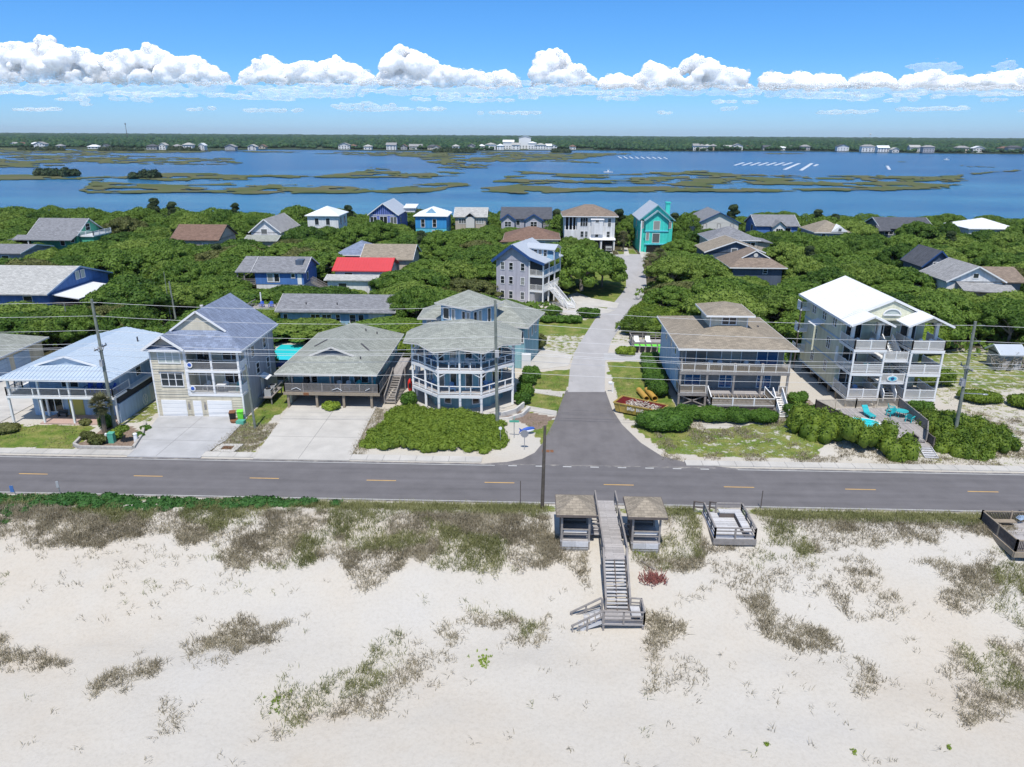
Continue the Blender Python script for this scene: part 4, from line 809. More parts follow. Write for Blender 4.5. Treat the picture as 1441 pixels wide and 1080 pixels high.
h.box('walkway', 'deck_y', -17.4, -15.6, 84.6, 92, 1.75, 1.93); h.post(-15.7, 84.8, 0, 1.75, 'wood_grey', .15); h.post(-15.7, 91, 0, 1.75, 'wood_grey', .15)
h.rail([(-15.6,84.6,1.95),(-15.6,91.9,1.95)], 'wood_grey', .98, .13, .05, 2.2, .12)
h.stairs((-16.4,84.6,1.93),(-16.6,79.6,.1), 1.2, 11, 'wood_grey', 'wood_grey')
W3 = 'on the deck of the sage roofed house'
chair(-22.3, 79.0, 1.95, .1, 'chair_white', 'left of the two white chairs '+W3); chair(-21.3, 79.0, 1.95, -.1, 'chair_white', 'right of the two white chairs '+W3)
chair(-20.0, 79.2, 1.95, .2, 'teal_plastic', 'teal chair left of the teal table '+W3); chair(-18.5, 79.2, 1.95, -.2, 'teal_plastic', 'teal chair right of the teal table '+W3); table(-19.25, 79.1, 1.95, .4, 'teal_plastic', 'small teal table between teal chairs '+W3)
chair(-26.3, 79.3, 1.95, .1, 'chair_dark', 'dark chair at the left end '+W3); table(-25.3, 79.0, 1.95, .45, 'chair_dark', 'dark round table at the left end '+W3, .5)
o = empty('kayak', (-14.9, 83.8, .9), 'red kayak propped beside the timber stairs', 'kayak'); kb = MB(); pts = [(0,0,-.9+i*.3) for i in range(7)]; kb.tube(pts, [.05,.24,.3,.3,.3,.24,.05], 8); kb.build('hull', M['red_plastic'], o); MB().blob((0,-.27,.05),(.16,.08,.4),1).build('cockpit', M['black_plastic'], o)

# ------------------------------------------------------------------ octagonal house
OC = Vector((-8.1, 82.6, 0))
def octp(R_, k, z, ph=22.5): a = R(k*45+ph); return (OC.x+R_*math.cos(a), OC.y+R_*math.sin(a), z)
h = House('blue octagonal house with three storeys of white railed porches and sage roof', tuple(OC))
D1, D2, EV, RD = 2.35, 5.25, 7.55, 6.3
inn = [octp(4.5, k, 0, 0)[:2] for k in range(8)]
h.put('wall', MB().prism(inn, 0, 7.5), 'teal_siding')
ring = lambda R0, z0, z1: MB().add([octp(R0, k, z) for z in (z0, z1) for k in range(8)], [tuple(range(8))[::-1], tuple(range(8,16))]+[(k,(k+1)%8,8+(k+1)%8,8+k) for k in range(8)])
for zd in (D1, D2): h.put('deck', ring(RD+.02, zd-.10, zd), 'deck_x'); h.put('deck_beam', ring(RD+.1, zd-.42, zd-.10), 'white')
h.put('ground_slab', ring(RD+.2, -.3, .06), 'concrete')
pos = []
for k in range(8):
    a, b = octp(RD-.05, k, 0), octp(RD-.05, k+1, 0); pos += [a, tuple((Vector(a)+Vector(b))/2)]
for i, p in enumerate(pos):
    if p[1] > 87: continue
    h.post(p[0], p[1], 0, D1-.4, 'white', .26); h.post(p[0], p[1], D1, D2-.4, 'white', .22)
    if i % 2 == 0 or True: h.post(p[0], p[1], D2, EV-.1, 'white', .2)
br = MB()
for k in range(8):
    for q in (0, 1):
        a, b = Vector(octp(RD, k+q, 0)), Vector(octp(RD, k+1-q, 0)); c_ = a.lerp(b, .26); br.bar((a.x,a.y,EV-1.1),(c_.x,c_.y,EV-.15), .08, .1); c_ = a.lerp(b, .2); br.bar((a.x,a.y,D2-.95),(c_.x,c_.y,D2-.42), .06, .08)
h.put('bracket', br, 'white')
for zd, nm in ((D1, 1), (D2, 2)): h.rails2([octp(RD-.03, k, zd) for k in range(3, 10)], 'white', .92, (.12,), 2.45/2+.02, .12)
sc_ = []
for k in range(8):
    a, b = Vector(octp(7.25, k, EV)), Vector(octp(7.25, k+1, EV)); ap = (OC.x, OC.y, 9.6)
    m1, m2, m3 = a.lerp(b, .2), a.lerp(b, .5), a.lerp(b, .8); m1.z += .16; m2.z += .42; m3.z += .16; mid = (m2+Vector(ap))/2
    sc_ += [[tuple(p), tuple(q), ap] for p, q in ((a, m1), (m1, m2), (m2, m3), (m3, b))]
h.roof(sc_, 'shingle_sage', .14)
h.put('roof_trim', (lambda mb: [mb.bar(Vector(p[0])-Vector((0,0,.14)), Vector(p[1])-Vector((0,0,.14)), .06, .14) for p in sc_] and mb)(MB()), 'offwhite')
for k in range(8):
    a, b = Vector((*inn[k],0)), Vector((*inn[(k+1) % 8],0)); d = (b-a).normalized(); nrm = Vector((d.y,-d.x,0))
    if nrm.y > .5: continue
    for z0, z1 in ((.55,1.75), (D1+.15,D1+2.0), (D2+.15,D2+1.95)):
        for u in ((.5,) if z0 < 1 else (.27,.73)):
            c_ = a.lerp(b, u); hw = .42; fr = MB(); g = MB(); P0, P1 = c_-d*hw, c_+d*hw; zz = Vector((0,0,1))
            for p, q in ((P0+zz*z0, P0+zz*z1), (P1+zz*z0, P1+zz*z1)): fr.bar(p+nrm*.02, q+nrm*.02, .1, .14, tuple(nrm))
            for zc in (z0, z1): fr.bar(P0-d*.06+zz*zc+nrm*.02, P1+d*.06+zz*zc+nrm*.02, .1, .1)
            g.bar(P0+zz*(z0+z1)/2, P1+zz*(z0+z1)/2, .05, z1-z0)
            w_ = h.put('window', fr, 'white'); h.put('pane', g, 'glass', w_)
# rear tower and wings of the same house
def rot_block(hh, c, w, d, ang, z0, z1, zr, wall, roofm, ov=.6, nm='tower'):
    ca, sa = math.cos(R(ang)), math.sin(R(ang)); T = lambda u, v, z: (c[0]+u*ca-v*sa, c[1]+u*sa+v*ca, z)
    hh.put(nm+'_wall', MB().prism([T(-w/2,-d/2,0)[:2],T(w/2,-d/2,0)[:2],T(w/2,d/2,0)[:2],T(-w/2,d/2,0)[:2]], z0, z1), wall)
    W_, D_ = w/2+ov, d/2+ov; cs = [T(-W_,-D_,z1),T(W_,-D_,z1),T(W_,D_,z1),T(-W_,D_,z1)]; r1, r2 = (T(-(w-d)/2,0,zr), T((w-d)/2,0,zr)) if w > d else (T(0,-(d-w)/2,zr), T(0,(d-w)/2,zr))
    polys = [[cs[0],cs[1],r2,r1],[cs[1],cs[2],r2],[cs[2],cs[3],r1,r2],[cs[3],cs[0],r1]] if w > d+.01 else ([[cs[0],cs[1],r1],[cs[1],cs[2],r1],[cs[2],cs[3],r1],[cs[3],cs[0],r1]] if abs(w-d) < .02 else [[cs[0],cs[1],r1],[cs[1],cs[2],r2,r1],[cs[2],cs[3],r2],[cs[3],cs[0],r1,r2]])
    hh.roof(polys, roofm, .16, nm+'_roof'); hh.trim([(Vector(a)-Vector((0,0,.08)), Vector(b)-Vector((0,0,.08))) for a, b in zip(cs, cs[1:]+cs[:1])], 'offwhite', .06, .18)
    def window(face, u, zz0, zz1, hw):
        P = (lambda t: T(u+t, -d/2, 0)) if face == 'F' else (lambda t: T(w/2, u+t, 0)); n_ = Vector(T(0,-1,0))-Vector(T(0,0,0)) if face == 'F' else Vector(T(1,0,0))-Vector(T(0,0,0))
        a, b = Vector(P(-hw)), Vector(P(hw)); zz = Vector((0,0,1)); fr = MB(); g = MB(); d_ = (b-a).normalized()
        for p in (a, b): fr.bar(p+zz*zz0+n_*.03, p+zz*zz1+n_*.03, .1, .12, tuple(n_))
        for zc in (zz0, zz1): fr.bar(a-d_*.05+zz*zc+n_*.03, b+d_*.05+zz*zc+n_*.03, .1, .1)
        g.bar(a+zz*(zz0+zz1)/2, b+zz*(zz0+zz1)/2, .06, zz1-zz0); w_ = hh.put('window', fr, 'white'); hh.put('pane', g, 'glass', w_)
    return window
tw = rot_block(h, (-8.6,95.3), 5.4, 5.2, -38, 0, 8.75, 10.4, 'sky_blue_siding', 'shingle_sage', .6)
for u in (-1.7, -.4, 1.5, 2.3): tw('F', u, 6.7 if u < 0 else 6.3, 8.2, .55 if u < -1 else .3)
for u in (-1.8, -.9, .9): tw('R', u, 6.3, 8.2, .32)
w2 = rot_block(h, (-3.9,98.8), 7.6, 8.0, -14, 0, 5.9, 8.4, 'teal_siding', 'shingle_sage', .7, 'wing')
for u in (-2.6, -1.6): w2('F', u, 4.6, 5.1, .4)
for u in (.6, 2.0, 3.4): w2('F', u, 3.6, 5.2, .3)
for u in (-2, 0, 2): w2('R', u, 3.6, 5.2, .35)
w3_ = rot_block(h, (-12.6,99.0), 5.0, 5.0, 0, 0, 6.3, 7.9, 'sky_blue_siding', 'shingle_sage', .6, 'rear_wing')
for u in (-1.6, -.4, .8): w3_('F', u, 4.3, 5.9, .3)
h.box('connector', 'white', -12, -6, 86.2, 93.5, 0, 5.6)
h.put('outdoor_shower', MB().box(-1.5,-.3,92.9,93.5,0,2.3), 'white')
W4 = 'porch of the octagonal house'
for i, (k, off, zd, rz, lab) in enumerate([(4, .30, D2, -.9, 'blue grey chair at the left end of the top '), (4, .62, D2, -.8, 'second blue grey chair from the left on the top '), (5, .28, D2, 0, 'white chair at the front left of the top '), (5, .44, D2, .2, 'white chair left of centre at the front of the top '), (5, .68, D2, -.2, 'white chair right of centre at the front of the top '), (5, .84, D2, .1, 'white chair at the front right of the top '),
      (4, .45, D1, -.8, 'blue grey chair at the left on the middle '), (5, .25, D1, .2, 'blue grey chair at the front on the middle '), (6, .35, D1, .7, 'left chair behind the big pole on the middle '), (6, .52, D1, .8, 'right chair behind the big pole on the middle ')]):
    a, b = Vector(octp(5.2, k, zd)), Vector(octp(5.2, k+1, zd)); p = a.lerp(b, off); chair(p.x, p.y, zd+.01, rz, 'chair_white' if 'white' in lab else 'chair_blue', lab+W4)
table(-6.9, 78.05, D2, .35, 'chair_white', 'small white table among the chairs on the top '+W4)

# ------------------------------------------------------------------ tan roofed house right of the side road
h = House('two storey grey house with tan hip roof, square cupola and two long decks', (23, 86, 0))
h.box('wall', 'taupe_siding', 17.05, 29.0, 82.2, 95, 1.6, 7.15); h.box('shade_toned_side', 'pale_blue_siding', 17.0, 17.05, 82.2, 95, 1.2, 7.1); h.box('under_floor_shade', 'shade_black', 17.6, 28.6, 83.5, 94, 0, 1.6)  # bluish skin paints the side wall's shade; black block stands in for underfloor shade
for zd in (1.75, 4.35): h.box('deck', 'deck_x', 16.8, 29.2, 80.15, 82.2, zd-.12, zd); h.box('deck_fascia', 'wood_grey', 16.75, 29.25, 80.07, 80.15, zd-.32, zd+.01)
for x in (16.9, 19.95, 23.0, 26.1, 29.1): h.post(x, 80.22, -.1, 5.4, 'wood_grey', .22)
for x in (16.9, 29.1): h.post(x, 80.22, 5.4, 7.1, 'wood_grey', .18)
for x in (18, 20.5, 25.5, 28): h.post(x, 82.4, -.1, 1.6, 'wood_grey', .25)
h.rail([(16.9,82.1,4.35),(16.9,80.2,4.35)], 'white', .95, .12, .05); 
for a, b in ((17.0,19.85),(20.05,22.9),(23.1,26.0),(26.2,29.0)): h.rail([(a,80.12,4.35),(b,80.12,4.35)], 'offwhite', .95, .085, .05, 1.45, .1, infill='wood_tan')
h.rail([(16.9,82.1,1.75),(16.9,80.15,1.75),(19.9,80.15,1.75)], 'offwhite', .95, .085, .05, 1.5, .1, infill='wood_tan'); h.rail([(28.2,80.15,1.75),(29.1,80.15,1.75)], 'offwhite', .95, .085, .05, 1.5, .1, infill='wood_tan')
h.box('front_deck', 'deck_x', 20.1, 27.3, 78.0, 80.05, .93, 1.05); h.box('front_deck_skirt', 'wood_dark', 20.2, 27.2, 78.1, 78.16, .1, .93)
jo = MB(); [jo.bar((20.3+i*.52,79.0,1.45),(20.3+i*.52,80.1,1.6),.09,.2) for i in range(14)]; jo.bar((20.1,79.2,1.36),(27.3,79.2,1.36),.12,.14); h.put('joist_ends', jo, 'wood_tan')
h.rail([(20.1,80.0,1.75),(20.15,78.05,1.05),(27.3,78.05,1.05),(26.6,80.0,1.75)], 'white', .9, .09, .045, 2.4, .14, infill='wood_tan')
h.stairs((28.0,79.9,1.7),(28.0,76.9,.1), .95, 9, 'white', 'white')
for a, b in ((17.8,20.1),(21.9,24.1),(26.0,28.3)): h.win('F', a, b, 4.5, 6.7, 82.2, 2, 1, 'blue_glass' if a > 25 else 'glass', name='sliding_door')
for a, b in ((17.9,19.6),(21.9,23.3),(26.3,27.8)): h.win('F', a, b, 1.9, 3.9, 82.2, 2, 2, 'blue_glass', name='sliding_door')
for y in (84, 87, 90.5): h.win('L', y, y+.8, 5.2, 6.5, 17.0); h.put('wall_batten', MB().box(16.96,17.0,y-.6,y-.5,1.3,7.0), 'white')
h.box('right_screen', 'white', 28.95, 29.05, 82.2, 84.5, 4.4, 6.6)
mb = MB(); mb.bar((17,80.3,.2),(20,80.3,1.4),.05,.12).bar((20,80.3,.2),(17,80.3,1.4),.05,.12); h.put('cross_brace', mb, 'wood_grey')
h.hip(16.35, 29.75, 79.6, 95.3, 7.2, 8.95, 'shingle_tan', ridge=((23.05,86.3,8.95),(23.05,88.6,8.95)))
h.box('cupola_wall', 'cream_siding', 20.9, 25.25, 85.0, 90.0, 7.9, 9.95); [h.box('cupola_corner', 'white', q_, q_+.12, 84.94, 85.06, 8, 9.9) for q_ in (20.85,25.18)]
h.hip(20.25, 25.9, 84.3, 90.7, 9.95, 10.9, 'shingle_tan', name='cupola_roof'); h.win('F', 22.3, 23.9, 8.75, 9.55, 85.0, 2, 2)
h.put('roof_vent', MB().box(27.2,27.4,87.4,87.6,7.7,8.0), 'roof_vent')
W5 = 'on the upper deck of the tan roofed house'
for i, (x, l) in enumerate(((20.5,'first'),(21.6,'second'),(24.6,'third'),(25.9,'fourth'))): chair(x, 81.2, 4.35, 0, 'chair_white', l+' grey white chair from the left '+W5)
table(23.6, 81.2, 4.35, .4, 'chair_dark', 'small dark table between the middle doors '+W5)
h2 = House('small rear pool deck with timber fence behind the tan roofed house', (17.2, 104, 0), 'pool_deck', 'deck'); h2.box('deck', 'deck_x', 14.6, 20.5, 103.8, 108, .3, .5); h2.rails2([(14.6,103.8,.5),(14.6,108,.5),(20.5,108,.5)], 'wood_grey', 1.0, (.3,.65), 1.8, .12); h2.box('fence', 'wood_grey', 14.6, 20.5, 103.7, 103.8, 0, 1.2)
for i, x in enumerate((15.4, 17.1)):
    o = empty('sun_lounger', (x,105.8,.5), ('left' if i == 0 else 'right')+' white sun lounger on the rear deck of the tan roofed house', 'sun lounger'); MB().box(-.35,.35,-.9,.4,.32,.40).build('seat', M['white_plastic'], o); MB().slab([(-.35,.4,.4),(.35,.4,.4),(.35,1.0,.85),(-.35,1.0,.85)],.06).build('backrest', M['white_plastic'], o); [MB().box(a-.04,a+.04,b-.04,b+.04,0,.32).build('leg', M['white_plastic'], o) for a in (-.3,.3) for b in (-.8,.3)]
def bin_(x, y, z, mt, lid, label, rz=0, group=None):
    o = empty('wheelie_bin', (x,y,z), label, 'bin', group, rz); b = MB(); b.add([(-.26,-.28,.08),(.26,-.28,.08),(.26,.26,.08),(-.26,.26,.08),(-.31,-.34,1.0),(.31,-.34,1.0),(.31,.34,1.0),(-.31,.34,1.0)],[(0,3,2,1),(4,5,6,7),(0,1,5,4),(1,2,6,5),(2,3,7,6),(3,0,4,7)]); b.build('body', M[mt], o)
    MB().slab([(-.33,-.38,1.04),(.33,-.38,1.04),(.33,.36,1.10),(-.33,.36,1.10)],.06).build('lid', M[lid], o)
    for k in (-1,1): MB().cyl((k*.2-.03,.3,.1),(k*.2+.03,.3,.1),.1,.1,10).build('wheel', M['black_plastic'], o)
    MB().bar((-.25,.4,1.0),(.25,.4,1.0),.04).build('handle', M['black_plastic'], o); return o
for i, x in enumerate((15.0, 15.85, 16.7, 17.55)): bin_(x, 102.7, 0, 'black_plastic', 'lime', 'black bin with lime lid, %s of the row behind the tan roofed house' % ('first','second','third','last')[i], 0, 'bins in a row')
bin_(18.4, 102.7, 0, 'lime', 'lime', 'all lime green bin at the end of the black bin row')
bin_(-32.0, 73.9, .06, 'lime', 'lime', 'bright lime green bin on the drive of the cream house', .3); bin_(-32.75, 73.6, .06, 'black_plastic', 'rust', 'dark brown bin leaning beside the lime bin', .2)

# ------------------------------------------------------------------ tall pale yellow house with white metal roof (far right of the front row)
h = House('tall pale yellow house with white metal roof and three tiers of white decks', (41.3, 88, 0))
XL, XR, YF, YW, YB = 36.3, 46.3, 80.8, 85.0, 96.8; LV = (1.3, 4.3, 7.1)
h.box('wall', 'yellow_siding', XL, XR-.4, YW, YB, 1.0, 9.95); h.box('underside_shade', 'shade_black', XL+.5, XR-1, 86.5, YB-.6, 0, 1.0)  # black block paints in the shade beneath the raised floor
[h.box('belt_trim', 'pale_blue_siding', XL-.04,XL,YW,YB,q_,q_+.18) for q_ in (1.0,4.05,7.0)]
BAY = ((36.3,39.9),(42.7,46.4))
for lv in LV:
    for a, b in BAY: h.box('deck', 'deck_x', a, b, YF, YW, lv-.05, lv); h.box('deck_beam', 'white', a-.03, b+.03, YF-.06, YW, lv-.36, lv-.05)
    h.box('side_deck', 'white', XL-.02, XL+.2, YF, YW, lv-.3, lv)
h.box('centre_landing', 'white', 39.9, 42.7, YF+.35, YW, 2.85, 3.1); h.box('centre_landing', 'white', 39.9, 42.7, YF+.35, YW, 5.5, 5.75)
for a, b in BAY:
    for x in (a+.1, b-.1): h.post(x, YF+.08, 1.3, 4.0, 'white', .2); h.post(x, YF+.08, 4.3, 6.8, 'white', .2)
    for x in (a+.35, b-.35): h.post(x, 82.6, 7.1, 9.85, 'white', .34); h.put('pillar_cap', MB().box(x-.32,x+.32,82.28,82.92,9.6,9.85), 'white')
    for lv in LV: h.rail([(a+.05,YW-.1,lv),(a+.05,YF+.05,lv),(b-.05,YF+.05,lv),(b-.05,YW-.1,lv)], 'white', .98, .085, .05, 1.9, .13, infill='offwhite')
    for x in (a+.15, (a+b)/2, b-.15): h.post(x, YF+.3, -.3, 1.0, 'wood_tan', .22); h.post(x, 84, -.3, 1.0, 'wood_tan', .22)
for y in (86.5, 89.5, 92.5, 95.5): h.post(XL+.2, y, -.4, 1.0, 'wood_tan', .25)
for lv in (3.1, 5.75): h.rail([(39.95,YF+.4,lv),(42.65,YF+.4,lv)], 'white', .95, .085, .05, 1.35, .12, infill='offwhite')
h.stairs((41.3,83.9,3.1),(41.3,81.0,.9), 1.3, 9, 'grey_plastic', 'white'); h.stairs((41.0,81.3,3.1),(41.0,84.2,5.75), 1.1, 10, 'grey_plastic'); h.stairs((41.3,84.0,7.1),(41.3,81.6,5.75), 1.1, 7, 'white', 'white')
h.box('top_landing', 'white', 39.9, 42.7, 84.0, YW, 6.9, 7.1)
for z0 in (1.45, 4.45, 7.25):
    for a, b in ((36.9,38.6),(43.2,44.9)): h.win('F', a, b, z0, z0+2.0, YW, 2, 1, name='sliding_door')
    h.win('F', 40.3, 42.1, z0+.3, z0+1.8, YW, 2, 1)
for y in (87.0, 90.3, 93.8): h.win('L', y-.55, y-.1, 8.2, 9.3, XL); h.win('L', y+.1, y+.55, 8.2, 9.3, XL)
for y in (88, 92.5): h.win('L', y-.5, y-.08, 5.2, 6.5, XL); h.win('L', y+.08, y+.5, 5.2, 6.5, XL)
h.win('L', 92, 92.9, 2.3, 3.6, XL, 2); h.win('L', 87.6, 88.4, 2.3, 3.6, XL, 2)
h.put('side_awning', MB().slab([(XL,90,7.9),(XL,92.4,7.9),(XL-1.2,92.4,7.45),(XL-1.2,90,7.45)],.08), 'metal_white'); h.post(XL-1.1, 90.1, 4.3, 7.4, 'yellow_siding', .3)
for lv in (2.6, 5.4, 8.3): h.box('rear_balcony', 'white', XL-1.2, XL, YB-1.4, YB, lv-.2, lv); h.rail([(XL-1.15,YB,lv),(XL-1.15,YB-1.35,lv),(XL,YB-1.35,lv)], 'white', .95, .12, .05, 1.4, .1)
h.post(XL-1.1, YB-1.3, -.4, 8.2, 'wood_dark', .15)
c_ = 40.95; EX0, EX1, ZE, ZR = 35.3, 46.6, 9.95, 12.45
h.roof([[(EX0,83.0,ZE),(c_,83.0,ZR),(c_,97.3,ZR),(EX0,97.3,ZE)],[(c_,83.0,ZR),(EX1,83.0,ZE),(EX1,97.3,ZE),(c_,97.3,ZR)]], 'metal_white', .14, seam=.5)
h.put('gable_wall', MB().add([(36.3,83.15,9.9),(45.6,83.15,9.9),(c_,83.15,12.2),(36.3,83.3,9.9),(45.6,83.3,9.9),(c_,83.3,12.2)],[(0,1,2),(5,4,3)]), 'yellow_siding'); h.put('rear_gable_wall', MB().add([(36.3,96.8,9.9),(45.6,96.8,9.9),(c_,96.8,12.1)],[(2,1,0)]), 'yellow_siding')
h.trim([((c_,82.97,ZR-.1),(EX0,82.97,ZE-.1)),((c_,82.97,ZR-.1),(EX1,82.97,ZE-.1)),((EX0-.02,80.3,ZE-.08),(EX0-.02,97.3,ZE-.08)),((EX1+.02,80.3,ZE-.08),(EX1+.02,97.3,ZE-.08))])
for a, b in ((35.3,40.15),(41.55,46.6)):
    g = (a+b)/2; zt_ = ZE+(b-a)/2*.46
    h.roof([[(a,80.1,ZE+.03),(g,80.1,zt_),(g,84.3,zt_),(a,83.1,ZE+.03)],[(g,80.1,zt_),(b,80.1,ZE+.03),(b,83.1,ZE+.03),(g,83.1,zt_)]], 'metal_white', .12, 'porch_roof', seam=.5)
    h.put('porch_gable', MB().add([(a+.35,82.5,9.85),(b-.35,82.5,9.85),(g,82.5,zt_-.15),(a+.35,82.62,9.85),(b-.35,82.62,9.85),(g,82.62,zt_-.15)],[(0,1,2),(5,4,3),(0,3,4,1)]), 'yellow_siding')
    h.trim([((a,80.07,ZE-.04),(g,80.07,zt_-.07)),((g,80.07,zt_-.07),(b,80.07,ZE-.04))], 'white', .06, .2)
aw = MB(); ag = MB(); pts = [(c_+1.0*math.cos(t_), 83.05, 10.55+.7*math.sin(t_)) for t_ in np.linspace(0, math.pi, 13)]
for p, q in zip(pts, pts[1:]): aw.bar(p, q, .12, .12)
aw.bar(pts[0], pts[-1], .12, .12); ag.add([(x,83.09,z) for x, y, z in pts], [tuple(range(13))]); w_ = h.put('arched_window', aw, 'white'); h.put('pane', ag, 'curtain', w_)
ov_ = MB(); sg2 = [(41.3+.62*math.cos(t_), YF+.28, 3.55+.36*math.sin(t_)) for t_ in np.linspace(0, 2*math.pi, 25)[:-1]]
ov_.add(sg2+[(x,y+.06,z) for x,y,z in sg2], [tuple(range(24)), tuple(range(24,48))[::-1]]+[(i,24+i,24+(i+1)%24,(i+1)%24) for i in range(24)])
so_ = h.put('oval_sign', ov_, 'white'); h.put('emblem', MB().add([(41.3+(x-41.3)*.78,YF+.262,3.55+(z-3.55)*.74) for x,y,z in sg2],[tuple(range(24))]), 'aqua_siding', so_); h.put('figure', MB().add([(41.3+.2*math.cos(t_)*(1+.25*math.sin(3*t_)),YF+.252,3.53+.2*math.sin(t_)) for t_ in np.linspace(0,2*math.pi,19)[:-1]],[tuple(range(18))]), 'navy', so_)
h.put('ramp', MB().box(36.0,36.25,84.8,85.0,4.3,6.3), 'white')
W6 = 'deck of the tall yellow house'
for x, z, y, lab in ((37.2,7.1,81.7,'white chair at the left of the top left '),(38.6,7.1,81.7,'white chair at the right of the top left '),(43.1,7.1,81.7,'white chair at the left of the top right '),(44.3,7.1,81.7,'white chair in the middle of the top right '),(45.4,7.1,81.7,'white chair at the right of the top right '),(37.0,4.3,82.0,'white chair on the middle left '),(43.6,4.3,82.2,'white chair on the middle right '),(37.9,1.3,82.2,'blue grey chair on the lowest left ')):
    chair(x, y, z, random.uniform(-.3,.3), 'chair_blue' if 'blue' in lab else 'chair_white', lab+W6)
table(38.7, 82.3, 4.3, .4, 'teal_plastic', 'teal round table on the middle left '+W6)
# pool deck in front of it
h = House('timber pool deck with picket fence in front of the tall yellow house', (36.5, 74, 0), 'pool_deck', 'deck')
pd = [(31.9,78.3),(41.6,79.3),(41.3,72.3),(39.9,69.6),(34.2,71.2)]
h.put('deck', MB().prism(pd, .55, .75), 'deck_y'); h.put('deck_skirt', MB().prism([(p[0]*.985+.55,p[1]*.985+1.1) for p in pd], -.2, .55), 'wood_dark')
h.rail([(34.2,71.2,.75),(31.9,78.3,.75)], 'wood_dark', 1.05, .10, .08, 2, .12, name='fence'); h.rail([(31.9,78.3,.75),(36.6,78.8,.75)], 'lattice', 1.05, .14, .05, 2.4, .12, name='fence'); h.rail([(36.6,78.8,.75),(41.6,79.3,.75)], 'lattice', 1.05, .14, .05, 2.4, .12, name='fence')
h.rail([(41.6,79.3,.75),(41.3,72.3,.75),(39.9,69.6,.75)], 'wood_grey', 1.1, .10, .08, 2, .12, name='fence'); h.box('stair_landing', 'deck_x', 38.6, 40.2, 68.7, 69.9, .35, .45); h.stairs((39.4,68.8,.42),(39.3,66.9,-.05), 1.25, 5, 'deck_pale'); h.rail([(38.6,69.8,.45),(38.6,68.7,.45)], 'wood_dark', 1.0, .12, .05, 1.2, .12); h.rail([(40.2,69.9,.45),(40.2,68.7,.45)], 'wood_dark', 1.0, .12, .05, 1.2, .12)
pw = [(34.3+2.45*math.cos(t_)*(1 if math.sin(t_) > 0 else .95)+.55, 74.2+1.5*math.sin(t_)) for t_ in np.linspace(0, 2*math.pi, 25)[:-1]]
o = h.put('pool_rim', MB().prism([(35+(x-35)*1.1,74.2+(y-74.2)*1.12) for x, y in pw], .7, .78), 'white'); h.put('pool_water', MB().prism(pw, .7, .79), 'pool_water', o)
o = empty('sun_lounger', (36.9,76.2,.75), 'turquoise sun lounger standing by the pool of the yellow house', 'sun lounger', None, .15); MB().box(-.35,.35,-.95,.3,.30,.40).build('seat', M['teal_plastic'], o); MB().slab([(-.35,.3,.4),(.35,.3,.4),(.33,.95,1.0),(-.33,.95,1.0)],.08).build('backrest', M['teal_plastic'], o); [MB().box(a-.05,a+.05,b-.05,b+.05,0,.3).build('leg', M['teal_plastic'], o) for a in (-.28,.28) for b in (-.8,.2)]
chair(40.1, 77.6, .75, 1.2, 'teal_plastic', 'turquoise chair behind the poolside table'); chair(40.8, 74.9, .75, 2.4, 'teal_plastic', 'turquoise chair in front of the poolside table, by the fence'); chair(39.4, 76.4, .75, -1.3, 'teal_plastic', 'turquoise chair left of the poolside table'); table(40.5, 76.3, .75, .7, 'teal_plastic', 'turquoise round table by the pool deck fence')

# ------------------------------------------------------------------ houses among the trees
VIS = []     # what must stay in sight of each house: (photo x0, x1, y of the lowest visible part, distance of the house)
def see(x0, x1, y, d): VIS.append((x0, x1, y, d))
def simple(label, x0, x1, y0, y1, ze, zr, axis, wall, roofm, wins=(), z0=-.2, ov=.5, tm='white', seam=None, gm=None, lower=None, zl=0):
    h = House(label, ((x0+x1)/2, (y0+y1)/2, 0)); p = ov
    h.box('wall', wall, x0+p, x1-p, y0+p, y1-p, max(z0, zl), ze-.05)
    if lower: h.box('lower_wall', lower, x0+p+.06, x1-p-.06, y0+p+.06, y1-p-.06, z0, zl)
    if axis == 'hip': h.hip(x0, x1, y0, y1, ze, zr, roofm, tm=tm, seam=seam)
    else: h.gable(x0, x1, y0, y1, ze, zr, axis, roofm, gm or wall, ov, tm, seam=seam)
    for w in wins:
        f, u0, u1, a, b = w[:5]; pl = {'F': y0+p, 'B': y1-p, 'L': x0+p, 'R': x1-p}[f]; h.win(f, u0, u1, a, b, pl, w[5] if len(w) > 5 else 1, w[6] if len(w) > 6 else 1, fw=.12)
    return h
# green cottage
h = simple('green cottage with steep grey roof and white railed balcony among the trees', -125.2, -112.6, 178.6, 191, 5.6, 9.2, 'x', 'green_siding', 'shingle_grey', [('F',-117.3,-116.3,3.2,5),('F',-114.6,-113.8,4,5)])
h.roof([[(-127.5,176.2,4.9),(-112.6,176.2,4.9),(-112.6,178.7,5.75),(-127.5,178.7,5.75)],[(-128.5,176.2,4.9),(-125.1,178.7,5.75),(-125.1,190,5.75),(-128.5,190,4.9)]], 'shingle_grey', .18, 'porch_roof'); [h.post(x, 176.5, 0, 4.8, 'white', .2) for x in (-127.2,-123.6)]
h.win('R', 183.6, 185.4, 6.3, 7.9, -113.1); h.box('balcony', 'white', -113, -109.2, 180, 188, 5.2, 5.5); h.rail([(-109.3,188,5.5),(-109.3,180.1,5.5),(-113,180.1,5.5)], 'white', 1.0, .3, .07, 2.4, .15); h.box('annex_wall', 'green_siding', -113, -109.6, 180.4, 187.5, 0, 5.2)
h.rail([(-127.3,176.5,2.5),(-122,176.5,2.5)], 'white', 1.0, .3, .07, 2.6, .15)
see(50, 132, 341, 178)
h = simple('long low grey roofed house at the far left edge below the green cottage', -140, -113.4, 158.5, 170.5, 4.4, 5.6, 'x', 'grey_siding', 'shingle_grey', [('F',-118,-116.5,2.6,3.8)]); see(0, 56, 362, 158)
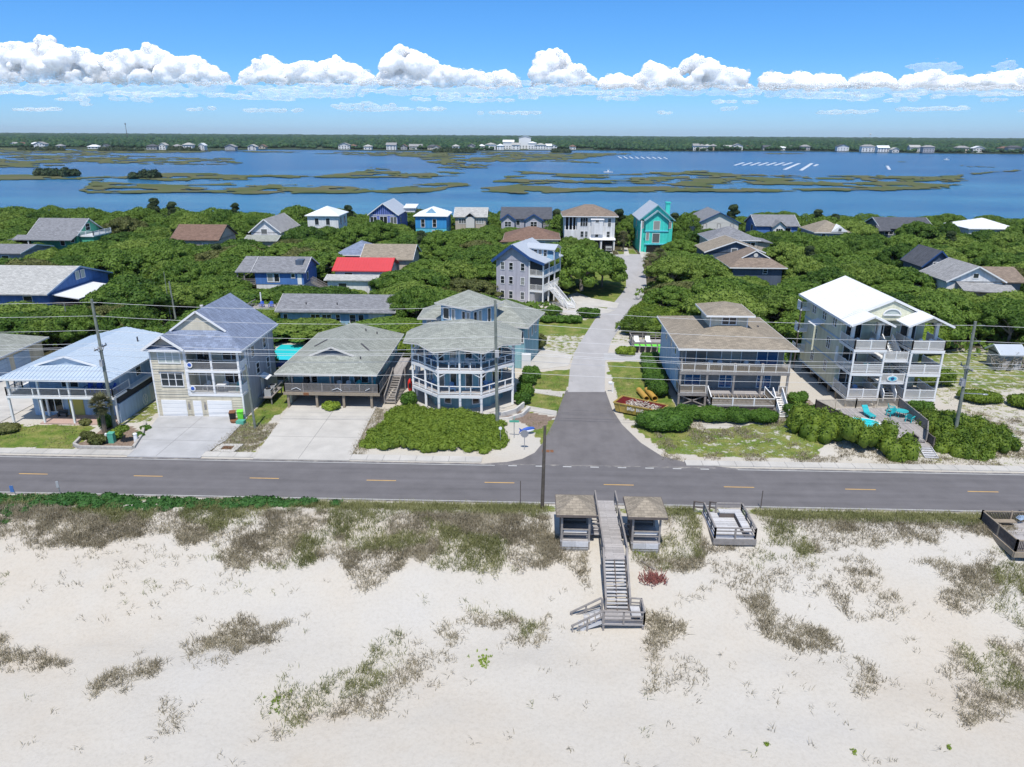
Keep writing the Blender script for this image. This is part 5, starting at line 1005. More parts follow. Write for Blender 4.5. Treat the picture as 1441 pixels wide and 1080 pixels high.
h = simple('brown roofed house sunk in the trees left of the centre', -87.8, -75.8, 175, 187, 5.4, 8.4, 'x', 'tan_siding', 'shingle_brown', [('F',-80,-79,3,4.5)], tm='wood_dark'); see(246, 316, 330, 175)
# big pale roofed house on posts
h = House('wide pale roofed house on timber posts with blue gable end and white porch roof', (-98, 126, 0))
h.box('wall', 'blue_siding', -118, -80.8, 117.4, 135.4, 1.9, 4.5); h.gable(-119.5, -80.2, 116.3, 136.6, 4.5, 7.5, 'x', 'shingle_light', 'blue_siding', .5, 'pale_blue_siding')
h.win('R', 125.4, 126.4, 5.3, 6.6, -80.58, 1, 1, 'curtain'); h.win('R', 127.0, 128.0, 5.3, 6.6, -80.58, 1, 1, 'curtain')
h.roof([[(-80.5,118.0,4.15),(-76.0,118.0,3.5),(-76.0,129.5,3.5),(-80.5,129.5,4.15)]], 'metal_white', .15, 'porch_roof'); [h.post(-76.3, y, 0, 3.4, 'wood_dark', .2) for y in (118.4,122,126,129.2)]
h.box('porch_deck', 'wood_grey', -80.7, -76.1, 118, 129.3, 1.6, 1.85); h.rails2([(-80.6,118.1,1.85),(-76.3,118.1,1.85),(-76.3,129.2,1.85)], 'wood_dark', .95, (.3,.62), 2.4, .1)
h.box('deck', 'wood_grey', -118, -81, 114.4, 117.4, 1.6, 1.85); h.rails2([(-118,114.5,1.85),(-81,114.5,1.85)], 'wood_grey', .95, (.3,.62), 2.4, .1); [h.post(x, 114.6, -.2, 1.6, 'wood_grey', .22) for x in range(-116,-80,5)]; [h.win('F', x, x+1.4, 2.4, 3.9, 117.4) for x in (-112,-105,-98,-91,-85)]
h.box('under_floor_shade', 'shade_black', -117, -81.5, 118.5, 134, -.2, 1.6); see(0, 100, 425, 114); see(100, 157, 428, 117)  # black block below the floor stands in for the shade there
# hidden gables left of the white tower house
h = simple('grey gabled house with white verges half hidden left of the white tall house', -73.5, -65, 188, 204, 5.6, 9.0, 'y', 'white_siding', 'shingle_mid', [('F',-70.3,-68.8,5.2,6.4)]); see(372, 410, 309, 188)
h = simple('low sage roof just showing below the grey gabled house', -72, -63.5, 180, 187, 4.6, 5.6, 'x', 'tan_siding', 'shingle_sage', [('F',-70,-68.6,2.6,3.8)]); see(357, 405, 334, 181)
h = simple('tall narrow white house with white hip roof behind the oaks', -61.5, -52.2, 197.5, 208, 9.0, 11.0, 'hip', 'white_siding', 'metal_white', [('F',-59,-58,6.5,8.2),('F',-56,-55,6.5,8.2),('R',200,201.4,6.3,8.2),('R',200,201.4,2.5,4.4),('R',204,205.4,6.3,8.2)]); see(441, 476, 304, 198)
# violet cottage
h = simple('violet gabled house with white trimmed windows at the water side', -49.5, -40.2, 219, 237, 7.0, 10.4, 'y', 'violet_siding', 'metal_grey', [('F',-48.8,-46.9,4.6,6.4,2),('F',-45.9,-43.8,4.4,6.5,2),('F',-42.8,-41.0,4.6,6.4,2),('R',224,225.5,4.5,6)], tm='white', seam=.7)
mb = MB(); [mb.box(x-.13, x+.13, 219.42, 219.5, 7.05, 7.0+max(.1,(4.4-abs(x+44.85))*.72)) for x in np.arange(-48.4,-41.2,.62)]; h.put('batten', mb, 'navy'); h.box('band', 'white', -49.1, -40.7, 219.4, 219.5, 6.85, 7.05)
h.roof([[(-41,231.6,8.0),(-37.0,231.6,8.0),(-37.0,237,8.7),(-41,237,8.7)]], 'metal_white', .2, 'rear_roof'); h.box('rear_wall', 'white_siding', -41.0, -37.4, 232, 236.6, 6.6, 8.0); see(518, 562, 312, 219)
h = simple('aqua blue house with white hip roof at the water side', -35.4, -25.3, 215.7, 228, 7.2, 9.3, 'hip', 'bright_blue', 'metal_white', [('F',-33.2,-32.2,4,6.2,1,2),('F',-29.8,-28.8,4,6.2,1,2),('F',-30,-28.9,1.2,3)], seam=.8, lower='aqua_siding', zl=3.6)
h.put('gablet', MB().add([(-32.2,217.2,7.75),(-28.6,217.2,7.75),(-30.4,217.2,9.1),(-30.4,219.5,9.15)],[(0,1,2),(1,3,2),(0,2,3)]), 'sky_blue_siding'); see(588, 628, 325, 216)
h = simple('beige house with plain grey roof and small arched porch gable', -24.6, -14.4, 224, 235, 6.1, 8.5, 'x', 'tan_siding', 'shingle_light', [('F',-23,-20.8,4.2,5.5,3),('F',-17.7,-15.5,4.2,5.5,3),('F',-20,-19,3.2,5.4)])
h.roof([[(-21,222.6,6.3),(-19.5,222.6,7.5),(-19.5,226.5,7.5),(-21,226.5,6.3)],[(-19.5,222.6,7.5),(-18,222.6,6.3),(-18,226.5,6.3),(-19.5,226.5,7.5)]], 'shingle_light', .12, 'porch_roof'); h.put('porch_gable', MB().prism([(-20.8,223),(-18.2,223),(-18.2,224.3),(-20.8,224.3)], 3, 6.2), 'offwhite'); see(638, 686, 316, 224)
h = simple('lilac house with dark roof and two blue trimmed front gables', -10.2, 5.0, 218, 230, 6.4, 9.2, 'x', 'lilac_siding', 'shingle_dark', [('F',-5.5,-4.5,4.5,5.8),('R',222,223.5,4,5.8)], gm='navy', tm='navy')
for a, b in ((-10.2,-5.6),(-3.2,2.4)):
    g = (a+b)/2; h.box('bay_wall', 'lilac_siding', a+.4, b-.4, 216.4, 218.6, 0, 6.3); h.roof([[(a,216,6.2),(g,216,7.9),(g,221.5,7.9),(a,221.5,6.2)],[(g,216,7.9),(b,216,6.2),(b,221.5,6.2),(g,221.5,7.9)]], 'shingle_dark', .14, 'bay_roof'); h.put('bay_gable', MB().add([(a+.4,216.38,6.2),(b-.4,216.38,6.2),(g,216.38,7.7)],[(0,1,2)]), 'lilac_siding'); h.trim([((a,215.97,6.1),(g,215.97,7.8)),((g,215.97,7.8),(b,215.97,6.1))], 'navy', .06, .35); h.win('F', g-.9, g+.9, 4.3, 5.7, 216.4, 2)
see(707, 778, 318, 217)
h = simple('low house with broad brown hip roof beside the white house', -8.2, 6.6, 190, 203, 4.3, 6.8, 'hip', 'cream_siding', 'shingle_brown', [('F',-6,-4,2,3.6,2),('F',-2.5,-1,1.6,3.6),('F',1,2.5,1.6,3.6)], tm='offwhite')
h.roof([[(-9,188,3.9),(-2,188,3.9),(-3.6,191.6,5.2),(-6,191.6,5.2)]], 'shingle_brown', .16, 'front_roof'); h.box('front_wall', 'cream_siding', -8.5, -2.6, 188.6, 191, 0, 3.9); see(712, 752, 340, 188); see(752, 786, 332, 190)
# white three storey house by the turning circle
h = House('white three storey house with tan hip roof and garages at the road end', (14.6, 207, 0))
h.box('wall', 'white_siding', 11.4, 21.6, 202, 213, -.1, 9); h.box('left_wing_wall', 'white_siding', 8.0, 11.4, 204, 213, -.1, 8.6); h.box('porch_base', 'white_siding', 8.0, 11.4, 202.3, 204, 4.2, 5.2)
for x in (8.2, 9.2, 10.2, 11.1): h.post(x, 202.6, 5.2, 8.7, 'white', .26)
h.box('painted_porch_shade', 'shade_black', 8.3, 11.3, 203.9, 203.98, 5.2, 8.5); h.box('porch_lower', 'white_siding', 8.0, 11.4, 202.3, 204, 0, 4.2)  # black panel paints the shade at the back of the porch
h.hip(7.3, 22.4, 201.3, 214, 9, 11.6, 'shingle_taupe'); h.box('bay', 'white_siding', 15.2, 18.4, 201.4, 202, 4.2, 8.2); h.put('bay_roof', MB().slab([(15,201.2,8.2),(18.6,201.2,8.2),(18.6,202,8.6),(15,202,8.6)]), 'white')
for u0, u1, a, b, n in ((12.3,14.2,6.3,8.5,3),(12.4,13.2,3.4,4.9,1),(13.6,14.3,3.4,4.9,1),(19.7,20.5,6.2,8.4,1),(19.5,20.3,3.4,4.9,1)): h.win('F', u0, u1, a, b, 202, n, 2)
h.win('F', 16.3, 17.2, 7.4, 8.0, 201.4); h.win('F', 16.4, 17.2, 3.4, 4.9, 202)
h.put('garage_canopy', MB().slab([(14.9,200.6,2.9),(21.8,200.6,2.9),(21.8,202,3.25),(14.9,202,3.25)]), 'white'); h.box('garage_shade_panel', 'shade_black', 15.3, 17.6, 201.95, 202.03, 0, 2.5); h.box('garage_shade_panel', 'shade_black', 18.4, 21.2, 201.95, 202.03, 0, 2.5); [h.post(x, 201.0, 0, 2.9, 'white', .35) for x in (15.1,18.0,21.5)]  # black panels on the wall paint the shade inside the garages
see(795, 842, 330, 202); see(842, 866, 356, 202)
# turquoise house
h = House('turquoise three storey house with steep grey roof and chimney at the road end', (32.5, 204, 0))
h.box('wall', 'turquoise_siding', 28.0, 36.6, 199, 213, -.1, 8.5); h.box('front_wall', 'turquoise_siding', 29.3, 35.2, 198.0, 199, -.1, 8.4)
h.gable(27.5, 37.1, 198.5, 213.5, 8.4, 12.4, 'y', 'metal_grey', 'turquoise_siding', .5, 'teal_siding', seam=.7)
h.roof([[(28.9,197.5,8.4),(32.25,197.5,11.0),(32.25,201,11.0),(28.9,201,8.4)],[(32.25,197.5,11.0),(35.6,197.5,8.4),(35.6,201,8.4),(32.25,201,11.0)]], 'metal_grey', .16, 'front_roof'); h.put('front_gable', MB().add([(29.3,197.98,8.3),(35.2,197.98,8.3),(32.25,197.98,10.7)],[(0,1,2)]), 'turquoise_siding'); h.trim([((28.9,197.45,8.3),(32.25,197.45,10.9)),((32.25,197.45,10.9),(35.6,197.45,8.3))], 'teal_siding', .08, .3)
for u0, u1, a, b in ((28.3,28.9,6.3,8.0),(31.4,33.0,6.0,8.2),(35.5,36.2,6.3,8.0),(29.6,30.3,3.3,5.2),(31.3,33.1,2.6,5.0)): h.win('F', u0, u1, a, b, 198 if 29.3 < u0 < 35 else 199, 1, 1, 'glass' if b-a > 2 else 'taupe_siding')
h.put('belt', MB().box(29.1,35.4,197.8,198,5.5,5.75).box(29.1,35.4,197.7,198,2.1,2.35), 'aqua_siding'); h.put('chimney', MB().box(35.2,36.3,203,204.4,8,12.6).box(35.05,36.45,202.85,204.55,12.4,12.7), 'turquoise_siding'); h.box('garage_shade_panel', 'shade_black', 29.8, 33.8, 197.93, 198.0, 0, 1.9); h.put('corner_post', MB().box(28.0,28.3,197.7,198.1,0,8.3), 'white')  # black panel on the front wall stands in for the shaded garage mouth
h.win('L', 203, 204.2, 3, 5, 28.0); h.win('L', 206, 207.2, 6, 8, 28.0); see(893, 925, 353, 198); see(925, 952, 336, 198)
h = simple('cream fronted house with grey gable roof right of the turquoise house', 47.6, 60, 219, 236, 5.6, 8.6, 'y', 'lilac_siding', 'shingle_grey', [('F',49.3,50.1,4.1,5.2),('F',53.4,54.2,4.1,5.2),('F',57.2,58,4.1,5.2)], tm='navy', gm='offwhite'); h.box('front_cladding', 'offwhite', 48.2, 59.4, 219.44, 219.5, 0, 5.5); see(975, 1040, 322, 219)
h = simple('grey roofed blue house with small white front gable on the right', 62.8, 75.4, 214, 226, 5.4, 8.0, 'x', 'blue_siding', 'shingle_grey', [('L',218,220,3.5,5.2),('F',71.5,73,3.6,4.8)], tm='white')
h.roof([[(67.2,212.4,5.2),(69.3,212.4,6.9),(69.3,217,6.9),(67.2,217,5.2)],[(69.3,212.4,6.9),(71.4,212.4,5.2),(71.4,217,5.2),(69.3,217,6.9)]], 'shingle_grey', .14, 'front_roof'); h.box('front_bay', 'white_siding', 67.6, 71, 212.9, 214.6, 0, 5.2); h.put('front_gable', MB().add([(67.6,212.88,5.2),(71,212.88,5.2),(69.3,212.88,6.7)],[(0,1,2)]), 'white_siding'); h.win('F', 68.4, 70.2, 3.3, 4.8, 212.9, 3); see(1064, 1121, 324, 213)
h = simple('small tan roofed house with white front gable far right of the road end', 74.8, 84.8, 201, 213, 5.3, 7.9, 'hip', 'grey_siding', 'shingle_tan', [('F',77,78,3.6,4.8)]); h.put('front_gable', MB().add([(79.2,200.9,5.5),(83.6,200.9,5.5),(81.4,200.9,7.1),(81.4,204,7.3)],[(0,1,2),(1,3,2),(0,2,3)]), 'white'); h.win('F', 81.0, 81.8, 5.7, 6.4, 200.88); see(1150, 1184, 328, 201)
h = simple('grey hip roofed house with tall white windows behind the tan gable', 41.6, 54.2, 179, 191, 6.0, 8.6, 'hip', 'tan_siding', 'shingle_grey', [('F',43.3,46.6,3.8,5.6,4),('F',50,53,3.8,5.4,3)]); h.box('right_wing', 'tan_siding', 54, 57, 181, 188, 0, 5.2); h.put('right_wing_roof', MB().slab([(53.5,180.4,5.9),(57.6,180.4,5.2),(57.6,188.6,5.2),(53.5,188.6,5.9)]), 'shingle_grey'); see(989, 1070, 344, 178)
h = simple('tan shingle gabled house in the trees in front of the grey hip roof', 38.2, 52.0, 167, 177.5, 4.9, 7.4, 'y', 'slate_siding', 'shingle_tan', [('F',44.4,45.6,4.6,5.6)], gm='slate_siding'); see(990, 1056, 354, 167)
h = House('brown roofed house with vented gablet deep in the oaks on the right', (45.2, 155, 0)); h.box('wall', 'slate_siding', 40.4, 50.4, 150, 161, -.2, 4.5); h.hip_gablet(39.6, 51.2, 149.3, 162, 4.5, 7.6, 152.2, 'shingle_taupe', 'slate_siding', 157.5); h.put('gablet_vent', MB().cyl((45.4,152.15,6.6),(45.4,152.1,6.6),.45,.45,10), 'offwhite'); h.win('F', 46.6, 47.4, 3.2, 4.1, 150); see(1020, 1100, 386, 149)
h = simple('dark roofed dark walled house at the water side on the right', 96, 111, 209.5, 222, 5.5, 8.0, 'x', 'slate_siding', 'shingle_dark', [('F',97.6,99.8,3.8,4.8,2)]); h.roof([[(94.8,208.4,5.0),(98.5,208.4,5.0),(98.5,213,7.2),(95.4,211.5,6.2)]], 'shingle_dark', .16, 'corner_roof'); see(1236, 1260, 330, 208)
h = simple('house with broad white hip roof at the far right water side', 118, 131.5, 206, 219, 6.1, 8.3, 'hip', 'white_siding', 'metal_white', [('F',121.5,123.5,4,5.4,3),('F',126,129,4,5.4,3)], seam=.8); see(1350, 1392, 324, 206)
h = simple('grey roofed house with white gable end in the trees on the far right', 74.6, 85.4, 133.8, 144, 5.0, 7.8, 'y', 'white_siding', 'shingle_mid', [('F',79.5,80.4,5.6,6.4)]); h.roof([[(76.5,131.2,3.9),(86.5,131.2,3.4),(86.5,134.2,4.4),(76.5,134.2,5.0)]], 'shingle_mid', .16, 'porch_roof'); h.box('wing_wall', 'grey_siding', 85, 90, 137, 145, 0, 4.4); h.put('wing_roof', MB().slab([(84,136,4.6),(90.6,136,4.6),(90.6,141,6.6),(84,141,6.6)]).slab([(84,141,6.6),(90.6,141,6.6),(90.6,146,4.6),(84,146,4.6)]), 'shingle_taupe'); see(1318, 1372, 394, 133); see(1372, 1404, 404, 133)
h = simple('dark steep roof showing above the white gable end on the far right', 76.6, 83.4, 147, 156, 5.4, 8.6, 'y', 'slate_siding', 'shingle_dark', [('F',79,80,5.2,6.2)], tm='navy'); see(1310, 1336, 366, 147)
# blue house on posts, left of the red roof
h = simple('blue house with white base, grey roof and posted porch left of the red roof', -53.5, -43.2, 136, 145.6, 5.0, 7.2, 'x', 'blue_siding', 'shingle_grey', [('F',-50.6,-49.6,3.1,4.6),('F',-49.3,-48.4,3.1,4.6),('F',-46,-45.4,3.9,4.6),('R',138.5,139.5,3.2,4.6)], lower='white_siding', zl=2.6)
h.door('F', -44.9, -44.1, 2.6, 4.6, 136.5, 'white'); h.roof([[(-56.6,136,5.0),(-53.4,136,5.0),(-53.4,140.8,7.2),(-56.0,140.8,7.2)],[(-56.0,140.8,7.2),(-53.4,140.8,7.2),(-53.4,145.6,5.0),(-56.6,145.6,5.0)]], 'shingle_grey', .18, 'porch_roof'); [h.post(x, y, -.2, 4.9, 'wood_grey', .2) for x, y in ((-56.3,136.4),(-56.3,145),(-55,136.4))]
h.box('porch_deck', 'wood_grey', -56.4, -53, 136.4, 145, 2.4, 2.6); h.rails2([(-53,136.4,2.6),(-56.3,136.4,2.6),(-56.3,145,2.6)], 'wood_grey', .95, (.3,.62), 2.2, .1); h.box('dormer', 'slate_siding', -45.6, -44.2, 138.2, 140.6, 5.8, 6.9); h.stairs((-42.9,139,2.6),(-38.4,139,.2), 1.1, 11, 'wood_grey', 'wood_grey'); see(345, 440, 405, 136)
h = simple('blue grey hip roofed house behind the tan roof in the centre trees', -43.5, -34.0, 158.5, 169, 4.8, 7.2, 'hip', 'grey_siding', 'shingle_blue', [('F',-40,-38,2.8,4)]); see(487, 520, 356, 158)
h = simple('tan roofed house behind the bright red roof', -36.8, -25.5, 153, 165, 4.8, 7.2, 'x', 'tan_siding', 'shingle_tan', [('F',-34,-32,2.8,4)]); see(515, 590, 362, 153)
h = simple('house with bright red metal roof among the oaks', -40.4, -28.6, 144.4, 154, 3.9, 5.8, 'x', 'white_siding', 'metal_red', [('F',-38,-36.5,2,3.4)], tm='red_plastic', seam=.6); see(470, 545, 377, 144)
h = simple('pale grey roofed low building in front of the red roof', -39.6, -29.5, 135.6, 141, 3.7, 4.3, 'x', 'white_siding', 'shingle_light', [('F',-37,-35.5,1.8,3)], tm='white'); see(462, 525, 392, 135)
# long low house
h = House('long low house with grey roof, blue wall and white base behind the sage roof', (-31.3, 116.5, 0)); h.box('wall', 'sky_blue_siding', -40.3, -22.4, 112.6, 120.6, 1.0, 3.2); h.box('lower_wall', 'cream_siding', -40.25, -22.45, 112.64, 120.5, -.2, 1.0); h.gable(-40.9, -21.8, 111.9, 121.2, 3.2, 5.1, 'x', 'shingle_grey', 'sky_blue_siding', .45, 'offwhite')
for a, b, z0 in ((-39.8,-39.2,.4),(-35.4,-34.0,1.5),(-33.6,-32.2,1.5),(-31.4,-30.8,1.5),(-29.2,-28.3,1.3),(-27.8,-27.0,.3)): h.win('F', a, b, z0, 2.6, 112.6, 2 if b-a > 1 else 1)
h.box('white_panel', 'white_siding', -26.2, -23.6, 112.52, 112.62, .1, 3.1); [h.put('roof_vent', MB().cyl((x,113.8,3.9),(x,113.8,4.3),.1), 'roof_vent') for x in (-36.4,-31.4)]; see(392, 555, 449, 112)
# rotated three storey grey house with corner porch
h = House('three storey grey house with blue verges, screened corner porch and long white stairs', (1.4, 131.2, 0), rz=R(-21), world=False)
# local frame: +x to the right-front gable side, +y to the back; long porch along the right side
h.box('wall', 'grey_siding', -9.2, -2.6, .5, 9.4, -.1, 8.1); h.box('gable_block', 'lilac_siding', -9.2, -2.6, .44, .5, -.1, 8.1)
prof = [(-9.9,7.9),(-5.9,11.0),(-2.4,8.9),(.5,8.0)]
for (xa, za), (xb, zb) in zip(prof, prof[1:]): h.roof([[(xa,-.2,za),(xb,-.2,zb),(xb,10.2,zb),(xa,10.2,za)]], 'metal_grey', .16, seam=.5); h.trim([((xa,-.24,za-.2),(xb,-.24,zb-.2))], 'navy', .07, .5)
h.put('gable_wall', MB().add([(-9.2,.44,8),(-2.6,.44,8),(-2.6,.44,8.8),(-5.9,.44,10.7),(-9.2,.44,8.2)],[(0,1,2,3,4)]), 'lilac_siding')
for lv in (2.9, 5.6): 
    h.box('porch_deck', 'white', -2.7, .2, .3, 9.6, lv-.35, lv); h.rail([(-2.6,.35,lv),(.1,.35,lv)], 'offwhite', 1.0, .16, .06, 1.4, .12); h.rail([(.1,.35,lv),(.1,9.5,lv)], 'white', 1.0, .16, .06, 2.3, .12, infill='sky_blue_siding' if lv > 5 else 'white')
    h.box('screen', 'screen', -2.55, .0, .42, .46, lv+1.0, lv+2.3); h.box('side_screen', 'screen', -.02, .02, .5, 3.2, lv+1.0, lv+2.3)
for x, y in ((-2.6,.35),(.1,.35),(.1,3.3),(.1,6.4),(.1,9.5)): h.post(x, y, -.1, 8.0, 'white', .22)
h.box('ground_room', 'grey_siding', -2.7, -1.6, .5, 9, -.1, 2.6); h.box('painted_back_shade', 'shade_black', -2.62, -2.5, .6, 9.3, 2.9, 8.0)  # black sheet behind the porch paints its deep shade
for x in (-4.3,-6.6,-8.3):
    for z in (1.0, 3.7, 6.3): h.win('F', x, x+.7, z, z+1.3, .44, 1, 2)
h.box('dormer', 'sky_blue_siding', -4.2, -.6, 4.2, 7.2, 8.3, 10.0); h.roof([[(-5,3.8,10.05),(1.0,3.8,9.9),(1.0,5.7,10.7),(-5,5.7,10.7)],[(-5,5.7,10.7),(1.0,5.7,10.7),(1.0,7.6,9.9),(-5,7.6,10.05)]], 'metal_grey', .14, 'dormer_roof'); h.win('F', -3.2, -2.6, 8.9, 9.7, 4.2); h.win('F', -2.3, -1.7, 8.9, 9.7, 4.2); h.win('F', -1.3, -.7, 8.6, 9.8, 4.2)
h.box('balcony', 'sky_blue_siding', -.6, .6, 4.2, 7.2, 8.0, 9.0); [h.post(.8, y, 8.0, 9.95, 'white', .12) for y in (4,7.3)]
h.stairs((.7,3.4,2.9),(4.4,1.6,.1), 1.3, 13, 'white', 'white'); h.box('stair_landing', 'white', .1, .9, 2.6, 4.2, 2.7, 2.9); h.stairs((4.4,1.6,.9),(5.6,.4,.05), 1.4, 4, 'white', 'white')
see(735, 752, 424, 129); see(690, 735, 398, 129); see(752, 800, 431, 126)
# shed and play deck
h = House('small grey timber shed in the clearing on the far right', (64.5, 98, 0), 'shed', 'shed'); h.box('wall', 'grey_siding', 63, 66, 96.6, 99.4, 0, 2.2); h.gable(62.7, 66.3, 96.2, 99.8, 2.2, 3.2, 'x', 'metal_grey', 'grey_siding', .3); h.door('F', 64.0, 64.9, .05, 1.9, 96.9, 'wood_grey'); see(1405, 1432, 508, 96)
h = House('raised timber deck with blue seats between the blue roof and long low house', (-45, 119.5, 0), 'timber_deck', 'deck'); h.box('deck', 'deck_x', -47.5, -42.6, 117.6, 121.5, 1.9, 2.1); [h.post(x, y, 0, 1.9, 'wood_grey', .2) for x in (-47.3,-42.8) for y in (117.8,121.3)]; h.rails2([(-47.5,121.4,2.1),(-47.5,117.7,2.1),(-42.7,117.7,2.1)], 'wood_grey', .9, (.4,), 2, .1); h.stairs((-42.5,119,2.1),(-39.6,117,.1), 1.1, 10, 'wood_grey', 'wood_grey'); h.post(-46.2, 120.5, 2.1, 4.4, 'white', .18); see(350, 395, 432, 117)
for i, x in enumerate((-45.8,-44.2)): chair(x, 119.4, 2.1, 0, 'blue_plastic', ('left' if i == 0 else 'right')+' of two royal blue chairs on the raised timber deck')
# garden pool behind the sage roofed house
h = House('turquoise garden swimming pool with pale surround behind the sage roof', (-35, 99.5, 0), 'swimming_pool', 'pool'); h.box('surround', 'concrete', -38.6, -31.0, 93, 104.8, -.1, .12); h.put('pool_water', MB().prism([(-37.4,94.6),(-33.4,94.6),(-32.6,98),(-33.2,103.6),(-37.4,103.6)], .05, .15), 'pool_water'); see(392, 424, 511, 93)
h = House('timber fence with dark awning beside the cream house pool', (-31.4, 88, 0), 'fence', 'fence'); h.box('panel', 'wood_dark', -31.0, -29.2, 87.4, 87.5, 0, 2.4); h.put('awning', MB().slab([(-33.0,87.2,2.1),(-31.4,87.2,2.1),(-31.4,88.8,2.4),(-33.0,88.8,2.4)]), 'navy_cloth'); [h.post(x, 87.3, 0, 2.1, 'wood_tan', .15) for x in (-32.8,-31.6)]

# ------------------------------------------------------------------ houses of the far shore
far = []
def far_house(px, w, hh, wall, roofm, word, yoff=10, d=12, py=None):
    x = G(px, 211, WZ)[0]*(1); Yh = shore_y(x)+yoff; x = (px-CX)/F_PX*Yh*1.0-Yh*math.tan(_y)*1.0
    h = House('x', (x, Yh, 0), world=False); far.append((px, h.o, word))
    w *= .8; h.box('wall', wall, -w/2, w/2, 0, d, 0, hh); h.hip(-w/2-1, w/2+1, -1, d+1, hh, hh+3.2, roofm, .4, None) if random.random() < .45 else h.gable(-w/2-1, w/2+1, -1, d+1, hh, hh+4, random.choice('xy'), roofm, wall, 1, None, .4)
    gl = MB(); n = max(2, int(w/5))
    for i in range(n):
        for z in ([1.2, 4.6] if hh > 5.5 else [1.2]): c = -w/2+w*(i+.5)/n; gl.box(c-1, c+1, -.12, .05, z, z+1.8)
    h.put('window_row', gl, 'glass')
ws = [('white_siding','white walls'),('cream_siding','cream walls'),('offwhite','off white walls'),('grey_siding','grey walls'),('tan_siding','tan walls')]; rs = [('shingle_mid','grey roof'),('shingle_light','pale roof'),('shingle_brown','brown roof'),('shingle_dark','dark roof'),('metal_white','white roof')]
for px, w, hh, wi, ri, yo in [(36,15,5,0,1,60),(47,12,5,4,2,70),(66,20,6,0,4,75),(73,26,7,0,0,20),(100,14,4,3,0,40),(147,24,4,0,4,30),(163,14,4,2,3,40),(228,22,6,3,3,30),(243,14,8,0,1,25),(262,18,6,2,0,45),(278,20,9,0,1,20),(297,12,8,0,4,14),(336,22,6,3,0,12),(366,18,6,2,1,14),(380,16,4,4,2,12),(492,26,8,0,0,14),(504,14,6,2,2,40),(524,18,6,0,1,16),(556,22,9,0,0,14),(573,14,6,3,2,44),(589,30,6,2,0,60),(612,24,6,4,3,50),(617,20,5,2,2,14),(643,16,7,0,1,30),(664,18,7,3,0,50),(678,16,7,0,4,40),(800,16,6,0,2,12),(964,14,9,0,0,12),(972,14,9,2,0,12),(979,14,9,0,1,12),(987,14,9,4,0,12),(1006,18,6,2,1,14),(1019,24,9,0,0,16),(1036,18,5,3,2,40),(1058,20,6,2,3,14),(1078,20,5,0,4,12),(1090,24,6,2,0,12),(1108,22,8,3,0,16),(1157,28,9,0,3,16),(1190,30,10,0,0,16),(1210,26,8,0,4,14),(1226,16,5,2,1,12),(1251,24,9,0,1,45),(1269,26,10,3,0,18),(1313,28,9,4,0,18),(1334,26,8,0,4,16),(1368,24,8,2,2,40),(1380,30,10,3,3,18),(1402,26,10,0,0,18),(1438,20,6,2,1,14)]:
    far_house(px, w, hh, ws[wi][0], rs[ri][0], (ws[wi][1], rs[ri][1]), yo*1.3)
for px, w, hh, ri, yo in [(690,24,10,1,30),(703,16,8,4,14),(714,26,14,4,50),(724,18,9,1,22),(736,30,22,4,75),(746,20,12,4,30),(757,26,9,1,20),(768,14,7,4,14),(775,16,6,1,12)]:
    far_house(px, w, hh, 'white', rs[ri][0], ('bright white walls', 'in the white cluster'), yo, 20)
far.sort(key=lambda t: t[0]); cnt = {}
ords = ['first','second','third','fourth','fifth','sixth','seventh','eighth','ninth','tenth','eleventh','twelfth','thirteenth','fourteenth','fifteenth']
for px, o, wd in far:
    k = cnt.get(wd, 0); cnt[wd] = k+1
for wd in cnt: cnt[wd] = [cnt[wd], 0]
for px, o, wd in far:
    n, i = cnt[wd]; cnt[wd][1] += 1
    o['label'] = ('far shore house with %s, %s%s' % (wd[0], wd[1], '' if n == 1 else ', %s such from the left' % ords[i])); o['group'] = 'houses on the far shore'

# ------------------------------------------------------------------ vegetation
def leaf_quads(P_, N_, size, seed, asp=.62):
    """one small bent-free leaf spray (quad) per point, facing roughly along N_"""
    r = np.random.default_rng(seed); n = len(P_)
    nn = N_+r.normal(0, .55, (n, 3)); nn /= np.linalg.norm(nn, axis=1, keepdims=True)
    t = r.normal(0, 1, (n, 3)); u = np.cross(nn, t); u /= np.linalg.norm(u, axis=1, keepdims=True)+1e-9; v = np.cross(nn, u)
    s = (size*r.uniform(.6, 1.35, n))[:,None]; a = u*s; b = v*s*asp
    V_ = np.stack([P_-a, P_-b*.9, P_+a, P_+b], 1).reshape(-1, 3)
    return V_, np.arange(4*n).reshape(n, 4)
def clump_leaves(cl, per, size, seed, low=-.25):
    """cl: list of (x,y,z,rx,ry,rz); leaves over the outside of each lump, denser on big lumps, none buried in a neighbour"""
    r = np.random.default_rng(seed); cl = np.array(cl, float); Ps, Ns = [], []
    for i, c in enumerate(cl):
        n = int(per*(c[3]*c[4])**.9/ (cl[:,3]*cl[:,4]).mean()**.9)+8; d = r.normal(0, 1, (n*2, 3)); d /= np.linalg.norm(d, axis=1, keepdims=True); d = d[d[:,2] > low][:n]
        p = c[:3]+d*c[3:]*r.uniform(.82, 1.10, (len(d), 1)); ok = np.ones(len(p), bool)
        for j, q in enumerate(cl):
            if j != i and np.linalg.norm((q[:3]-c[:3])/(q[3:]+c[3:])) < 1: ok &= (((p-q[:3])/q[3:])**2).sum(1) > .62
        Ps.append(p[ok]); nn = d[ok]/c[3:]; Ns.append(nn/np.linalg.norm(nn, axis=1, keepdims=True))
    return leaf_quads(np.concatenate(Ps), np.concatenate(Ns), size, seed+1)
def cores(cl, k=.80):
    V_, F_ = [], []
    for i, c in enumerate(cl):
        b = MB(); random.seed(i); b.blob(c[:3], [q*k for q in c[3:]], 1, .14); o = len(V_); V_ += b.v; F_ += [[o+j for j in f] for f in b.f]
    return np.array(V_), np.array(F_)
